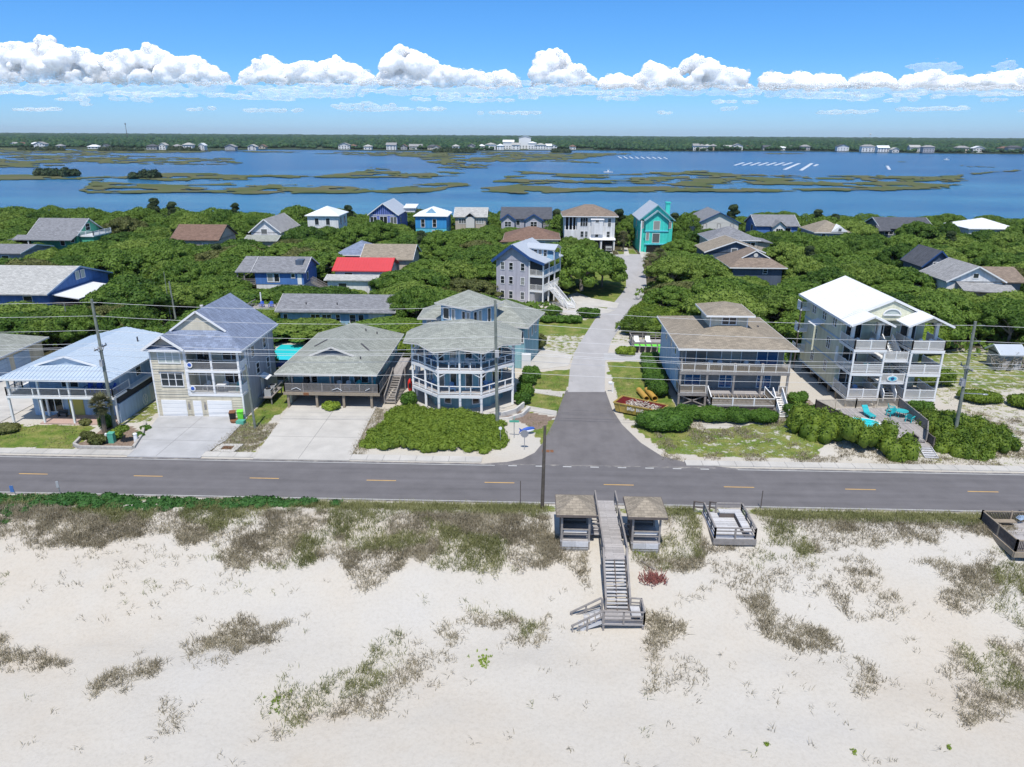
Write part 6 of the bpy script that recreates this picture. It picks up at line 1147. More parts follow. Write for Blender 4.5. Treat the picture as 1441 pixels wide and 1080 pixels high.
def crown_mesh(name, cl, per, size, seed, mt, low=-.25, k=.80):
    V1, F1 = clump_leaves(cl, per, size, seed, low); V2, F2 = cores(cl, k)
    F2q = np.concatenate([F2, F2[:,2:3]], 1)+len(V1)
    me = bpy.data.meshes.new(name); Vv = np.concatenate([V1, V2]).astype(np.float32); nq, nt_ = len(F1), len(F2)
    me.vertices.add(len(Vv)); me.vertices.foreach_set('co', Vv.ravel())
    li = np.concatenate([F1.ravel(), F2.ravel()+len(V1)]).astype(np.int32); me.loops.add(len(li)); me.loops.foreach_set('vertex_index', li)
    me.polygons.add(nq+nt_); me.polygons.foreach_set('loop_start', np.concatenate([np.arange(nq)*4, nq*4+np.arange(nt_)*3]).astype(np.int32))
    me.materials.append(M[mt]); me.update(calc_edges=True); return me
def limbs(cl, hb, r0, seed, n=7):
    rr = random.Random(seed); mb = MB(); fork = Vector((rr.uniform(-.4,.4), rr.uniform(-.4,.4), hb))
    mb.tube([(0,0,-.5), (fork.x*.4,fork.y*.4,hb*.5), fork], [r0, r0*.8, r0*.65], 7)
    for c in rr.sample(list(cl), min(n, len(cl))):
        e = Vector(c[:3])-Vector((0,0,c[5]*.4)); m1 = fork.lerp(e, .5)+Vector((rr.uniform(-.5,.5), rr.uniform(-.5,.5), rr.uniform(-.2,.6))); mb.tube([fork, m1, e], [r0*.5, r0*.33, r0*.14], 5)
    return mb
def oak(seed, R_=6.2, H_=6.6, n=34, per=150, size=.22, flat=.42, mt='oak_leaf'):
    n = int(n*1.9); per = int(per*.85); size = .215
    rr = random.Random(seed); cl = []
    for i in range(n):
        a = i*2.39996+rr.uniform(-.4,.4); r = R_*.88*math.sqrt((i+.5)/n); z = H_-.75-(r/R_)**2*H_*flat+rr.uniform(-.30,.22)-(.9 if rr.random() < .10 else 0); q = rr.uniform(.80, 1.45)
        cl.append((r*math.cos(a), r*math.sin(a), z, q, q*rr.uniform(.8,1.15), q*rr.uniform(.5,.72)))
    for i in range(10): a = rr.uniform(0, 6.28); r = R_*rr.uniform(.75,.98); cl.append((r*math.cos(a), r*math.sin(a), H_*rr.uniform(.30,.50), 1.3, 1.3, .9))
    return crown_mesh('crown', cl, per, size, seed, mt), limbs(cl, H_*.32, .38, seed).mesh('trunk', M['branch_grey'])
OAKS = [oak(21, 6.4, 6.4, 32, 150, .3, .40, 'olive_leaf'), oak(11), oak(12, 6.0, 7.2, 30, 165), oak(13, 6.6, 6.0, 38, 140, .30, .36), oak(14, 5.4, 7.0, 28, 165, .30, .5), oak(15, 6.3, 6.4, 36, 145, .30, .4, 'oak_leaf_light'), oak(16, 5.8, 6.8, 30, 160, .30, .46), oak(17, 5.6, 5.8, 30, 150, .30, .42, 'oak_leaf_light')]
def tree(proto, x, y, sx, sz, rz, label, group=None, name='oak_tree', cat='tree'):
    o = empty(name, (x, y, zs(x, y) if y < 255 else -.3), label, cat, group, rz); o.scale = (sx, sx, sz)
    link_mesh('crown', proto[0], o); link_mesh('trunk', proto[1], o); return o

bpy.context.view_layer.update()
FOOT = []
for o in list(COL.objects):
    if o.get('category') in ('house','garage','shed','deck','pool','fence') and o.location.y < 250:
        pts = [c.matrix_world @ Vector(b) for c in o.children if c.type == 'MESH' for b in c.bound_box]
        FOOT.append((min(p.x for p in pts), max(p.x for p in pts), min(p.y for p in pts), max(p.y for p in pts)))
BARE = [pl, GRASS[9][0], GRASS[10][0], GRASS[11][0], GRASS[12][0], GRASS[7][0], GRASS[8][0], [(-62,103),(-50,103),(-47,117),(-60,119)], gp([(797,405),(815,432),(868,440),(875,425),(832,416)]), gp([(760,432),(806,448),(865,450),(870,434),(812,425)]), [(52,86),(76,86),(75,104),(54,103)], [(11,192),(37,192),(37,203),(11,203)], [(13,98),(21,98),(21,110),(13,110)], SRL+[(11,85),(13,70)], [(-76,70),(-57,70),(-57,92),(-66,98),(-76,98)]]
BARE = [np.array(p, float) for p in BARE]
def blocked(x, y, r):
    for a, b, c, d in FOOT:
        if a-r*.55 < x < b+r*.55 and c-r*.5 < y < d+r*.55: return True
    an = np.linspace(0, 6.28, 9)[:-1]; qx, qy = np.append(x+r*.8*np.cos(an), x), np.append(y+r*.8*np.sin(an), y)
    return any(inpoly(qx, qy, p).any() for p in BARE)
def allowed_height(x, y, r, h):
    """lower a tree until the houses behind it stay in sight"""
    yn = y-r*.15; pxc, _ = PX(x, yn, h); hw = r*F_PX/yn*.95
    for a, b, yb, d in VIS:
        if y < d-1 and pxc+hw > a and pxc-hw < b:
            while h > 1.2 and PX(x, yn, h)[1] < yb+2: h -= .25
    return h
for a_, b_, c_, d_ in ((860,908,371,186),(876,912,386,167),(880,910,401,153),(876,906,420,139),(863,898,440,128),(858,884,395,156),(856,880,428,132)): see(a_, b_, c_, d_)
cand = []
for y0 in np.arange(90, 262, 8.6):
    for x0 in np.arange(-205, 206, 9.4):
        x = x0+random.uniform(-3, 3)+((y0/8.6) % 2)*4.7; y = y0+random.uniform(-2.6, 2.6)
        if abs(x-y*-.03) > y*.77+9: continue
        if x > -30 and y < 100 and not (x > 49 and y > 92): continue
        if -30 <= x < 0 and y < 104: continue
        if -22 < x < 0 and 96 < y < 109: pass
        if x > 0 and x < 16 and y < 118: continue
        if 16 < x < 50 and y < 101: continue
        cand.append((x, y))
cand.sort(key=lambda c: c[1]); placed = []
for x, y in cand:
    r0 = random.uniform(5.2, 7.2); done = False
    for r in (r0, r0*.72, r0*.5):
        for dx, dy in ((0,0), (2.2,0), (-2.2,0), (0,2.2), (0,-2.2)):
            if blocked(x+dx, y+dy, r): continue
            h = allowed_height(x+dx, y+dy, r, random.uniform(4.3, 7.8)*(.75+.25*r/r0)*(1.18 if 190 < y < 226 else .82 if y >= 226 else 1))
            if h < 2.0: continue
            placed.append((x+dx, y+dy, r, h)); done = True; break
        if done: break
placed.append((9.6,146.5,7.8,9.6)); placed.append((14.0,151,4.6,7.6)); placed.append((6.5,152,5.5,8.6))
placed.sort(key=lambda c: c[1])
CAN = 'windswept live oak in the dense green canopy between the houses'
rest_v, rest_n = [], 0
for i, (x, y, r, h) in enumerate(placed):
    pr = random.choice(OAKS[1:]) if random.random() < .93 else OAKS[0]
    if i < 296: tree(pr, x, y, r/6.2, h/6.6, random.uniform(0, 6.28), CAN, 'oaks of the island canopy')
    else: rest_v.append((pr, x, y, r, h))
print('oaks', len(placed))
def cedar(seed):
    rr = random.Random(seed); cl = []
    for i in range(26): z = rr.uniform(1.4, 8.2); k = (8.8-z)/7.4*2.3*rr.uniform(.5,1); a = rr.uniform(0,6.28); q = rr.uniform(.5,1.0); cl.append((k*math.cos(a), k*math.sin(a), z, q, q, q*.9))
    mb = MB(); mb.tube([(0,0,-.5),(.1,0,4),(0,0,8.2)], [.25,.18,.05], 7); return crown_mesh('crown', cl, 170, .19, seed, 'cedar_leaf'), mb.mesh('trunk', M['bark'])
CED = [cedar(61), cedar(62)]
for x, y, k in ((-123,238,1.15),(-118,240,1.0),(-100,247,.9),(-60,238,.95),(-36,232,.9),(-18,238,.9),(6.5,226,1.0),(24.5,219,1.1),(41,222,.95),(62,236,1.1),(87,232,1.0),(90,227,.9),(-70,160,.8),(-28,182,.85),(61,165,.8),(105,190,.85)):
    if not blocked(x, y, 1.5): tree(CED[int(x) % 2], x, y, k*1.25, k, x, 'dark ragged cedar standing up out of the oak canopy', 'cedars among the oaks', 'cedar_tree')
if rest_v:
    vs, fs, o = [], [], 0
    for pr, x, y, r, h in rest_v:
        me = pr[0]; a = np.empty(len(me.vertices)*3, np.float32); me.vertices.foreach_get('co', a); a = a.reshape(-1, 3); nq = sum(1 for p in me.polygons if p.loop_total == 4); li = np.empty(len(me.loops), np.int32); me.loops.foreach_get('vertex_index', li)
        q = li[:nq*4].reshape(-1, 4); a = a[:nq*4]*np.array([r/6.2, r/6.2, h/6.6])+np.array([x, y, -.2]); vs.append(a); fs.append(q+o); o += len(a)
    tag(link_mesh('far_canopy', np_mesh('far_canopy', np.concatenate(vs), np.concatenate(fs), M['oak_leaf'])), 'oak canopy at the far rim of the island by the water', 'trees', kind='stuff')
# low growth under and between the oaks
cl = []
for y0 in np.arange(88, 266, 3.6):
    for x0 in np.arange(-200, 201, 3.8 if y0 < 170 else 5):
        x, y = x0+random.uniform(-1.6,1.6), y0+random.uniform(-1.6,1.6)
        if abs(x-y*-.03) > y*.77+8: continue
        if (x > -30 and x < 0 and y < 103) or (0 <= x < 16 and y < 118) or (16 <= x < 50 and y < 98) or (50 < x < 80 and y < 100): continue
        if y < 91 and x > -58: continue
        r = random.uniform(1.7, 2.7)
        if blocked(x, y, 1.6): continue
        h = min(allowed_height(x, y, r, random.uniform(1.2, 2.6)), 2.6)
        if h > .9: cl.append((x, y, h*.35, r, r, h*.65))
V1, F1 = [], []; o = 0
rg = np.random.default_rng(5)
for i, c in enumerate(cl):
    n = 80 if c[1] < 150 else 46; d = rg.normal(0, 1, (n, 3)); d[:,2] = np.abs(d[:,2]); d /= np.linalg.norm(d, axis=1, keepdims=True); v, f = leaf_quads(np.array(c[:3])+d*np.array(c[3:])*rg.uniform(.8,1.1,(n,1)), d, .40, i); V1.append(v); F1.append(f+o); o += len(v)
tag(link_mesh('undergrowth', np_mesh('undergrowth', np.concatenate(V1), np.concatenate(F1), M['oak_leaf'])), 'low green scrub filling the ground between the oaks', 'undergrowth', kind='stuff')

# bushes and hedges of the front gardens -------------------------------------
def bush(x, y, rx, ry, h, label, mt='shrub_leaf', n=9, size=.10, per=420, seed=1, name='bush', cat='bush', group=None, z=None):
    rr = random.Random(seed); cl = [(0, 0, h*.45, rx*.8, ry*.8, h*.5)]
    for i in range(n):
        a = i*2.4+rr.uniform(-.3,.3); k = rr.uniform(.45,.72); q = rr.uniform(.34,.5); cl.append((rx*k*math.cos(a), ry*k*math.sin(a), h*rr.uniform(.35,.68), max(.25,rx*q), max(.25,ry*q), h*rr.uniform(.28,.4)))
    o = link_mesh(name, crown_mesh(name, cl, per, size, seed, mt, -.5, .86), None, (x, y, zs(x, y)-.05 if z is None else z)); return tag(o, label, cat, group)
def mass(name, label, cat, poly, h, step, mt, size, per, seed, kind=None, zj=.3, jit=.5, low=-.05):
    rr = random.Random(seed); xs_ = [p[0] for p in poly]; ys_ = [p[1] for p in poly]; cl = []
    for y0 in np.arange(min(ys_), max(ys_), step):
        for x0 in np.arange(min(xs_), max(xs_), step):
            x, y = x0+rr.uniform(-jit,jit)*step, y0+rr.uniform(-jit,jit)*step
            if inpoly(np.array([x]), np.array([y]), poly)[0]: q = step*rr.uniform(.7,1.15); cl.append((x, y, zs(x, y)+h*(.15+zj*rr.random())+h*1.1*(float(vnoise(x, y, seed+60, 2.6))-.5), q, q, h*rr.uniform(.5,.8)))
    c0 = np.array([np.mean(xs_), np.mean(ys_), 0]); cl = [(c[0]-c0[0], c[1]-c0[1], *c[2:]) for c in cl]
    V1, F1 = [], []; o = 0; rg = np.random.default_rng(seed)
    for i, c in enumerate(cl):
        d = rg.normal(0, 1, (per, 3)); d[:,2] = np.abs(d[:,2])*1.2-.1; d /= np.linalg.norm(d, axis=1, keepdims=True); v, f = leaf_quads(np.array(c[:3])+d*np.array(c[3:])*rg.uniform(.8,1.12,(per,1)), d, size, seed*1000+i); V1.append(v); F1.append(f+o); o += len(v)
    V2, F2 = cores(cl, .82); V1 = np.concatenate(V1); F1 = np.concatenate(F1)
    me = bpy.data.meshes.new(name); Vv = np.concatenate([V1, V2]).astype(np.float32); nq, nt_ = len(F1), len(F2)
    me.vertices.add(len(Vv)); me.vertices.foreach_set('co', Vv.ravel()); li = np.concatenate([F1.ravel(), F2.ravel()+len(V1)]).astype(np.int32); me.loops.add(len(li)); me.loops.foreach_set('vertex_index', li)
    me.polygons.add(nq+nt_); me.polygons.foreach_set('loop_start', np.concatenate([np.arange(nq)*4, nq*4+np.arange(nt_)*3]).astype(np.int32)); me.materials.append(M[mt]); me.update(calc_edges=True)
    return tag(link_mesh(name, me, None, c0), label, cat, kind=kind)
mass('shrub_bank', 'broad bank of creeping green shrubs in front of the octagonal house', 'shrub', [(-17.2,67.6),(-15.8,66.6),(-13,67.0),(-10.5,66.3),(-7.5,66.8),(-5,66.4),(-3.2,67.2),(-2.5,69),(-3.3,71),(-2.9,73),(-4.2,74.4),(-4.4,75.4),(-8,75.3),(-10.5,75.9),(-13.4,76.9),(-14.6,78),(-16.2,76),(-15.8,73),(-17,70.5)], .8, .58, 'shrub_leaf', .105, 95, 3, zj=.22)
mass('shrub_bank', 'big green wax myrtle bank hiding the front of the pool deck', 'shrub', [(27.0,72.6),(28.5,69.5),(31,67.6),(35,66.4),(38.2,66.6),(38.0,69),(34.5,70.6),(33.2,73.2),(31,75),(28.5,75)], 2.0, .85, 'shrub_leaf', .12, 130, 4, zj=.45)
mass('shrub_bank', 'rounded green shrub bank around the far right utility pole', 'shrub', [(40.9,67.6),(44,66.8),(48.6,68.2),(49,72),(46.8,77),(43.4,77.4),(41.8,74)], 1.25, .8, 'shrub_leaf', .12, 120, 5, zj=.38)
bush(14.2, 73.7, 2.75, 1.9, 2.1, 'big rounded bush in front of the yellow skip', 'hedge_leaf', 22, .095, 420, 21)
for i, (x, y, rx, ry, h_, l) in enumerate([(17.3,76.6,1.7,1.3,1.7,'clipped hedge bush at the left end of the row before the tan roofed house'),(20.0,76.3,1.8,1.3,1.5,'second clipped bush of the row before the tan roofed house'),(22.9,76.0,1.8,1.3,1.5,'third clipped bush of the row before the tan roofed house'),(25.4,75.9,1.7,1.3,1.5,'clipped bush beside the white front steps, right end of the row')]): bush(x, y, rx, ry, h_, l, 'hedge_leaf', 16, .09, 420, 40+i, 'hedge_bush', 'bush', 'clipped bushes before the tan roofed house')
for i, (x, y, r, l) in enumerate([(16.2,97.0,1.35,'farthest bush'),(15.9,93.4,1.5,'second farthest bush'),(15.6,90.2,1.45,'middle bush'),(15.4,87.2,1.35,'second nearest bush'),(15.3,84.4,1.25,'nearest bush')]): bush(x, y, r, r*1.25, 1.7, l+' of the hedge left of the tan roofed house', 'hedge_leaf', 14, .095, 400, 50+i, 'hedge_bush', 'bush', 'hedge left of the tan roofed house')
bush(29.6, 77.4, 1.5, 1.3, 1.7, 'rounded bush right of the white front steps', 'hedge_leaf', 10, .12, 260, 61); bush(31.2, 82.0, 1.2, 1.2, 1.5, 'small round bush between the tan roofed and yellow houses', 'hedge_leaf', 9, .12, 260, 62); bush(32.3, 79.6, 1.3, .8, .7, 'low spreading bush beside the pool deck fence', 'hedge_leaf', 7, .12, 220, 63); bush(44.6,80.0,1.3,1.1,1.2,'bush behind the right fence of the pool deck','hedge_leaf',8,.12,240,64)
for i, (px, py, r, l) in enumerate([(746,531,1.25,'upper rounded bush beside the octagonal house, by the lawn'),(742,541,1.15,'rounded bush just below the upper one beside the octagonal house'),(738,556,1.1,'rounded bush by the upper garden path'),(735,568,1.0,'rounded bush by the lower garden path')]): g_ = G(px, py); bush(g_[0], g_[1], r, r, 1.5, l, 'hedge_leaf', 9, .12, 260, 70+i)
bush(-22.9, 77.6, 1.0, .8, 1.0, 'bright green bush at the edge of the carport', 'lime_leaf', 9, .13, 220, 75); bush(-14.4,79.2,1.0,1.2,1.8,'dark bush between timber stairs and octagonal house','hedge_leaf',8,.12,220,76)
for i, (px, py, r, h_, l, mt) in enumerate([(138,624,.95,.9,'pale variegated bush in the gravel bed by the palm','olive_leaf'),(163,617,.8,1.0,'lime yellow bush beside the green box in the gravel bed','lime_leaf'),(123,616,.8,.7,'spiky grey green plant at the left of the gravel bed','olive_leaf'),(195,614,.5,.5,'small dark bush behind the white bollard','hedge_leaf'),(205,604,.5,.45,'small dark bush near the top of the gravel bed','hedge_leaf'),(121,597,.6,.6,'low bush before the porch paving','olive_leaf'),(150,602,.9,1.6,'dark bush between palm and utility pole','hedge_leaf'),(8,606,1.6,.7,'scrubby bush at the far left end of the lawn','olive_leaf')]): g_ = G(px, py); bush(g_[0], g_[1], r, r, h_, l, mt, 7, .11, 200, 80+i)
g_ = G(175, 622); o = empty('standard_tree', (g_[0], g_[1], 0), 'little ball headed tree on a thin stem in the gravel bed', 'tree'); MB().cyl((0,0,-.1),(0,0,1.2),.05,.04).build('trunk', M['bark'], o); link_mesh('crown', crown_mesh('crown', [(0,0,1.35,.65,.65,.38),(.25,.1,1.45,.4,.4,.3),(-.25,-.1,1.42,.4,.4,.3)], 200, .11, 90, 'shrub_leaf'), o)
for i, (px, py, rx, h_, l) in enumerate([(772,447,1.6,1.2,'left bush'),(790,447,1.6,1.2,'second bush from left'),(806,448,1.6,1.3,'third bush'),(828,441,2.0,1.9,'tall bush at the right end'),(778,437,1.5,1.7,'round bush behind the left end')]): g_ = G(px, py+6); bush(g_[0], g_[1], rx, 1.2, h_, l+' of the row beside the dry lot', 'hedge_leaf', 8, .16, 200, 100+i)
for i, (px, py, r, h_, l) in enumerate([(752,492,1.5,2.0,'shaggy bush beside the white outdoor shower'),(757,485,1.3,1.7,'bush at the corner of the rear drive by the octagonal house')]): g_ = G(px, py); bush(g_[0], g_[1], r, r, h_, l, 'olive_leaf', 9, .14, 200, 110+i)
for i, (px, py, r, h_, l) in enumerate([(905,470,3.3,3.4,'light green shrub by the side road bend'),(925,462,3.5,3.6,'light green shrub left of the tan cupola roof'),(908,452,2.6,3.0,'light green shrub at the inner curve of the side road'),(880,499,1.4,1.2,'small shrub beside the rear pool deck')]): g_ = G(px, py); bush(g_[0], g_[1], r, r*.8, h_, l, 'lime_leaf' if i == 3 else 'shrub_leaf', 20, .15, 340, 120+i)
for i, (x, y, r, h_, l) in enumerate([(-27.4,97.5,2.6,1.15,'green shrub right of the turquoise garden pool'),(-23.5,99.5,3.2,3.4,'big green shrub behind the sage roof'),(-19,98.5,3.0,3.0,'green shrub behind the right part of the sage roof'),(-16.6,103,3.4,4.0,'tall green shrub left of the octagonal house tower'),(-38.5,108.5,3.0,1.15,'green shrub before the left end of the long low house'),(-33,108,3.4,1.15,'wide green shrub before the blue wall of the long low house'),(-29.8,106.5,2.6,1.15,'green shrub behind the turquoise garden pool'),(-42,101,3.2,3.2,'shrub behind the blue roofed cream house'),(-48,93,3.0,2.5,'shrub behind the pale blue metal roof'),(-55,95,3.0,3.0,'shrub between garage and pale blue metal roof'),(-60,99,3.4,3.0,'shrub behind the garage end'),(-22.2,107.8,2.6,1.15,'green shrub before the white end of the long low house')]): bush(x, y, r, r*.8, h_, l, 'shrub_leaf', 20, .14, 330, 140+i)
for i, (x, y, r, h_, l) in enumerate([(48.5,99,3.4,4.2,'bright green tree like shrub behind the tall yellow house'),(52.6,101.5,3.6,5.0,'bright lime shrub beside the right utility pole'),(56.5,104.5,3.2,4.0,'shrub at the left edge of the clearing'),(70,92,3.4,2.6,'grey green shrub right of the shed'),(74.5,97,3.6,3.2,'shrub at the far right edge behind the clearing'),(50.5,90,2.6,2.4,'shrub right of the tall yellow house decks'),(53.4,84,2.2,1.2,'low shrub right of the tall yellow house'),(58.5,82,2.6,1.3,'low spreading shrub in the dry grass on the right'),(64,84.5,2.6,1.4,'low spreading shrub at the right edge'),(69,81,3,1.2,'low shrub in the sand at the far right edge')]): bush(x, y, r, r*.8, h_, l, 'lime_leaf' if 'lime' in l else 'shrub_leaf', 20, .14, 330, 160+i)

def palm(x, y, h, label, seed, n=46, L_=1.25, skirt=18):
    rr = random.Random(seed); o = empty('palm_tree', (x, y, zs(x, y)), label, 'palm tree'); MB().tube([(0,0,-.2),(.05,.02,h*.5),(0,0,h)], [.26,.2,.19], 8).build('trunk', M['palm_bark'], o); fr = MB()
    for i in range(n+skirt):
        a = i*2.39996+rr.uniform(-.2,.2); el = rr.uniform(-.5, 1.3) if i < n else rr.uniform(-1.2,-.5); l = L_*rr.uniform(.8,1.15); d = Vector((math.cos(a)*math.cos(el), math.sin(a)*math.cos(el), math.sin(el))); b_ = Vector((0,0,h)); e = b_+d*l*.55; fr.bar(b_, e, .03)
        sd_ = d.cross(Vector((0,0,1))).normalized(); up = sd_.cross(d)
        for k in range(9):
            t_ = (k-4)/4*1.25; dd = (d*math.cos(t_)+sd_*math.sin(t_)).normalized(); tip = e+dd*l*rr.uniform(.5,.62)-Vector((0,0,rr.uniform(.05,.22))); w_ = dd.cross(up).normalized()*.05
            fr.add([e+w_*.4, e-w_*.4, e.lerp(tip,.5)-w_, tip, e.lerp(tip,.5)+w_], [(0,1,2,4),(2,3,4)])
    fr.build('fronds', M['palm_leaf'], o); return o
g_ = G(148, 611); palm(g_[0], g_[1], 3.4, 'shaggy cabbage palm beside the left utility pole', 1)
g_ = G(906, 392); palm(g_[0]+1, g_[1], 4.2, 'cabbage palm at the right edge of the pale road bend', 2, 40, 1.8); palm(g_[0]+3.6, g_[1]+2.5, 4.8, 'cabbage palm behind the other palm at the road bend', 3, 40, 1.8); palm(23.8, 199, 4.0, 'yellowing palm between the white and turquoise houses', 4, 40, 1.7)
g_ = G(743, 498); palm(g_[0], g_[1], 2.2, 'short palm at the right rear corner of the octagonal house', 5, 36, 1.1); palm(-38.4, 108.8, 1.3, 'small palm before the long low house', 6, 36, 1.2); palm(-42.8, 104.5, 3.0, 'palm behind the cream blue roofed house', 7, 36, 1.3)

# beach vine on the verge, brush on the marsh
mass('beach_vine', 'dense dark green beach vine along the left verge of the road', 'vine', [(-50,55.2),(-50,53.4),(-44,52.9),(-42.6,51.2),(-41.5,53.0),(-38,53.4),(-33,52.8),(-28,53.6),(-25,53.5),(-20,54.5),(-15,54.9),(-22,55.5),(-28,55.3),(-34,55.7),(-41,55.4)], .40, .55, 'vine_leaf', .12, 48, 9, kind='stuff', jit=.9)
for i, (px, py, w, l) in enumerate([(72,247,34,'rounded dark brush island on the left marsh'),(92,247.5,22,'pale brush island beside the dark one on the left marsh'),(205,250.5,26,'brush clump on the middle of the left marsh'),(625,214.5,44,'dark brush clump on the marsh below the white houses'),(790,215,20,'small brush clump on the marsh left of the float lines'),(650,215,30,'low brush behind the dark marsh clump'),(60,212,60,'wooded spit on the far left marsh'),(170,212.5,60,'tree clump on the far left spit'),(260,212.5,40,'small tree clump near the tip of the far left spit')]):
    g_ = G(px, py, WZ+.4); k = g_[1]/F_PX; rr = random.Random(i); cl = [(rr.uniform(-w,w)*k*.5, rr.uniform(-6,6), 1.0, rr.uniform(2,4)*k*1.6, 5, rr.uniform(2.2,4.4)*min(1.6,k*2)) for _ in range(14)]
    tag(link_mesh('marsh_brush', crown_mesh('marsh_brush', cl, 160, .9, i, 'marsh_brush'), None, (g_[0], g_[1], WZ+.3)), l, 'bush')

# ------------------------------------------------------------------ dune grass
GP = [([(-20,690),(120,700),(230,708),(300,704),(450,712),(785,714),(790,760),(842,792),(835,850),(790,800),(700,795),(600,800),(520,812),(400,795),(330,812),(300,780),(240,745),(120,770),(0,765),(-20,765)], 1.0),
      ([(930,714),(1470,722),(1470,765),(1300,750),(1200,765),(1130,775),(1080,762),(960,800),(870,785),(880,760)], .8), ([(245,912),(330,860),(430,872),(350,940),(280,935)], .9), ([(-20,912),(100,905),(108,942),(-20,938)], 1.0), ([(132,985),(150,940),(225,932),(160,960)], .75), ([(470,955),(555,895),(645,915),(610,985),(500,1005),(400,1025),(395,950)], .5),
      ([(635,862),(690,848),(775,872),(745,905),(645,895)], .5), ([(852,885),(900,848),(965,880),(935,908),(868,912)], 1.0), ([(1050,862),(1095,845),(1190,930),(1130,925),(1075,905)], 1.0), ([(1140,800),(1240,825),(1290,880),(1200,872)], .7), ([(1275,795),(1470,775),(1470,880),(1375,850)], .9), ([(1325,905),(1470,890),(1470,1000),(1340,1015)], .55), ([(910,900),(1015,950),(985,990),(915,970)], .45), ([(1150,925),(1265,960),(1200,988)], .5), ([(1400,870),(1470,850),(1470,905)], .7), ([(210,985),(290,990),(250,1020),(200,1040)], .3), ([(360,985),(420,990),(400,1030),(360,1030)], .35), ([(1080,770),(1260,800),(1140,850),(1000,840),(900,870),(960,810)], .22), ([(-20,860),(20,860),(10,890),(-20,890)], .6), ([(0,765),(250,770),(420,830),(250,850),(0,830)], .05)]
n = 230000; gx_ = rng.uniform(-56, 56, n); gy_ = rng.uniform(24, 55.6, n); gz_ = zt(gx_, gy_)
vv = np.stack([gx_, gy_, gz_-CAM_H], 1); kk = vv@_fw; pxx = CX+F_PX*(vv@_rt)/kk; pyy = CY-F_PX*(vv@_up)/kk
wob = (fbm(gx_, gy_, 51, 3.0, 4)-.5)
dens = np.zeros(n)+.002; band = np.zeros(n, bool)
for k_, (poly, d) in enumerate(GP):
    hit = inpoly(pxx+wob*(60 if k_ < 2 else 110), pyy+(fbm(gx_, gy_, 52, 3.0, 4)-.5)*70, poly); band |= hit if k_ < 2 else False; dens = np.maximum(dens, hit*d*(1 if k_ < 2 else .62))
dens *= np.where(dens > .02, np.clip((fbm(gx_, gy_, 53, 1.5, 4)-.30)*2.7, np.where(band, .22, .05), 1), 1)
dens = np.maximum(dens, (gy_ > 54.0)*.6*(gx_ > -20)); dens *= ~((gx_ > 4.4) & (gx_ < 7.9) & (gy_ > 39.5)); dens *= ~(((gx_ > 1.4) & (gx_ < 10.8)) & (gy_ > 51)); dens *= ~((gx_ > 13.6) & (gx_ < 18.8) & (gy_ > 50.6)); dens *= ~((gx_ > 38.6) & (gy_ > 49.6) & (gy_ < 54.5))
ok = rng.random(n) < dens; tx, ty, tz = gx_[ok], gy_[ok], gz_[ok]; green = (ty > 53.3) | (fbm(tx, ty, 55, 5, 3) > .60)
def blades(tx, ty, tz, nb, ln, w, name, mt, label):
    T = np.repeat(np.arange(len(tx)), nb); m_ = len(T); a = rng.uniform(0, 2*np.pi, m_); le = np.abs(rng.normal(.55, .3, m_)); L_ = ln*rng.uniform(.5, 1.25, m_)
    b0 = np.stack([tx[T]+rng.normal(0, .17, m_), ty[T]+rng.normal(0, .17, m_), tz[T]-.03], 1); d = np.stack([np.cos(a)*np.sin(le), np.sin(a)*np.sin(le), np.cos(le)], 1); sd_ = np.stack([-np.sin(a), np.cos(a), 0*a], 1)*w
    mid = b0+d*L_[:,None]*.6; tip = mid+(d*[1.25,1.25,.35])*L_[:,None]*.5
    Vv = np.stack([b0-sd_, b0+sd_, mid+sd_*.8, mid-sd_*.8, tip], 1).reshape(-1, 3); base = np.arange(m_)*5
    F_ = np.concatenate([np.stack([base, base+1, base+2, base+3], 1), np.stack([base+3, base+2, base+4, base+4], 1)])
    Fq = F_[:m_]; Ft = F_[m_:,:3]; me = bpy.data.meshes.new(name); me.vertices.add(len(Vv)); me.vertices.foreach_set('co', Vv.astype(np.float32).ravel()); li = np.concatenate([Fq.ravel(), Ft.ravel()]).astype(np.int32); me.loops.add(len(li)); me.loops.foreach_set('vertex_index', li)
    me.polygons.add(2*m_); me.polygons.foreach_set('loop_start', np.concatenate([np.arange(m_)*4, 4*m_+np.arange(m_)*3]).astype(np.int32)); me.materials.append(M[mt]); me.update(calc_edges=True)
    return tag(link_mesh(name, me), label, 'grass', kind='stuff')
blades(tx[~green], ty[~green], tz[~green], 8, .46, .0145, 'dune_grass', 'dry_grass', 'dry grey brown dune grass tufts on the white sand')
blades(tx[green], ty[green], tz[green], 8, .46, .0145, 'green_dune_grass', 'green_grass', 'olive green dune grass along the crest and in patches')
# lawn and verge grass blades near the road
n = 26000; a_, b_ = rng.uniform(-56, 66, n), rng.uniform(65.5, 92, n); ok = np.zeros(n, bool)
for poly, d in GRASS: ok |= inpoly(a_, b_, poly) & (rng.random(n) < d*.75)
ok &= fbm(a_, b_, 61, 1.5, 3) > .42
blades(a_[ok], b_[ok], zt(a_[ok], b_[ok]), 6, .22, .02, 'lawn_grass', 'green_grass', 'rough lawn grass in the front gardens')
n = 9000; a_, b_ = rng.uniform(13, 62, n), rng.uniform(65.4, 80, n); ok = (fbm(a_, b_, 63, 2.2, 4) > .54) & ~((a_ > 16.5) & (a_ < 29.5) & (b_ > 77)) & ~((a_ > 31) & (a_ < 42) & (b_ > 69))
blades(a_[ok], b_[ok], zt(a_[ok], b_[ok]), 8, .34, .02, 'verge_grass', 'dry_grass', 'dry grass tufts on the sandy verge across the road')
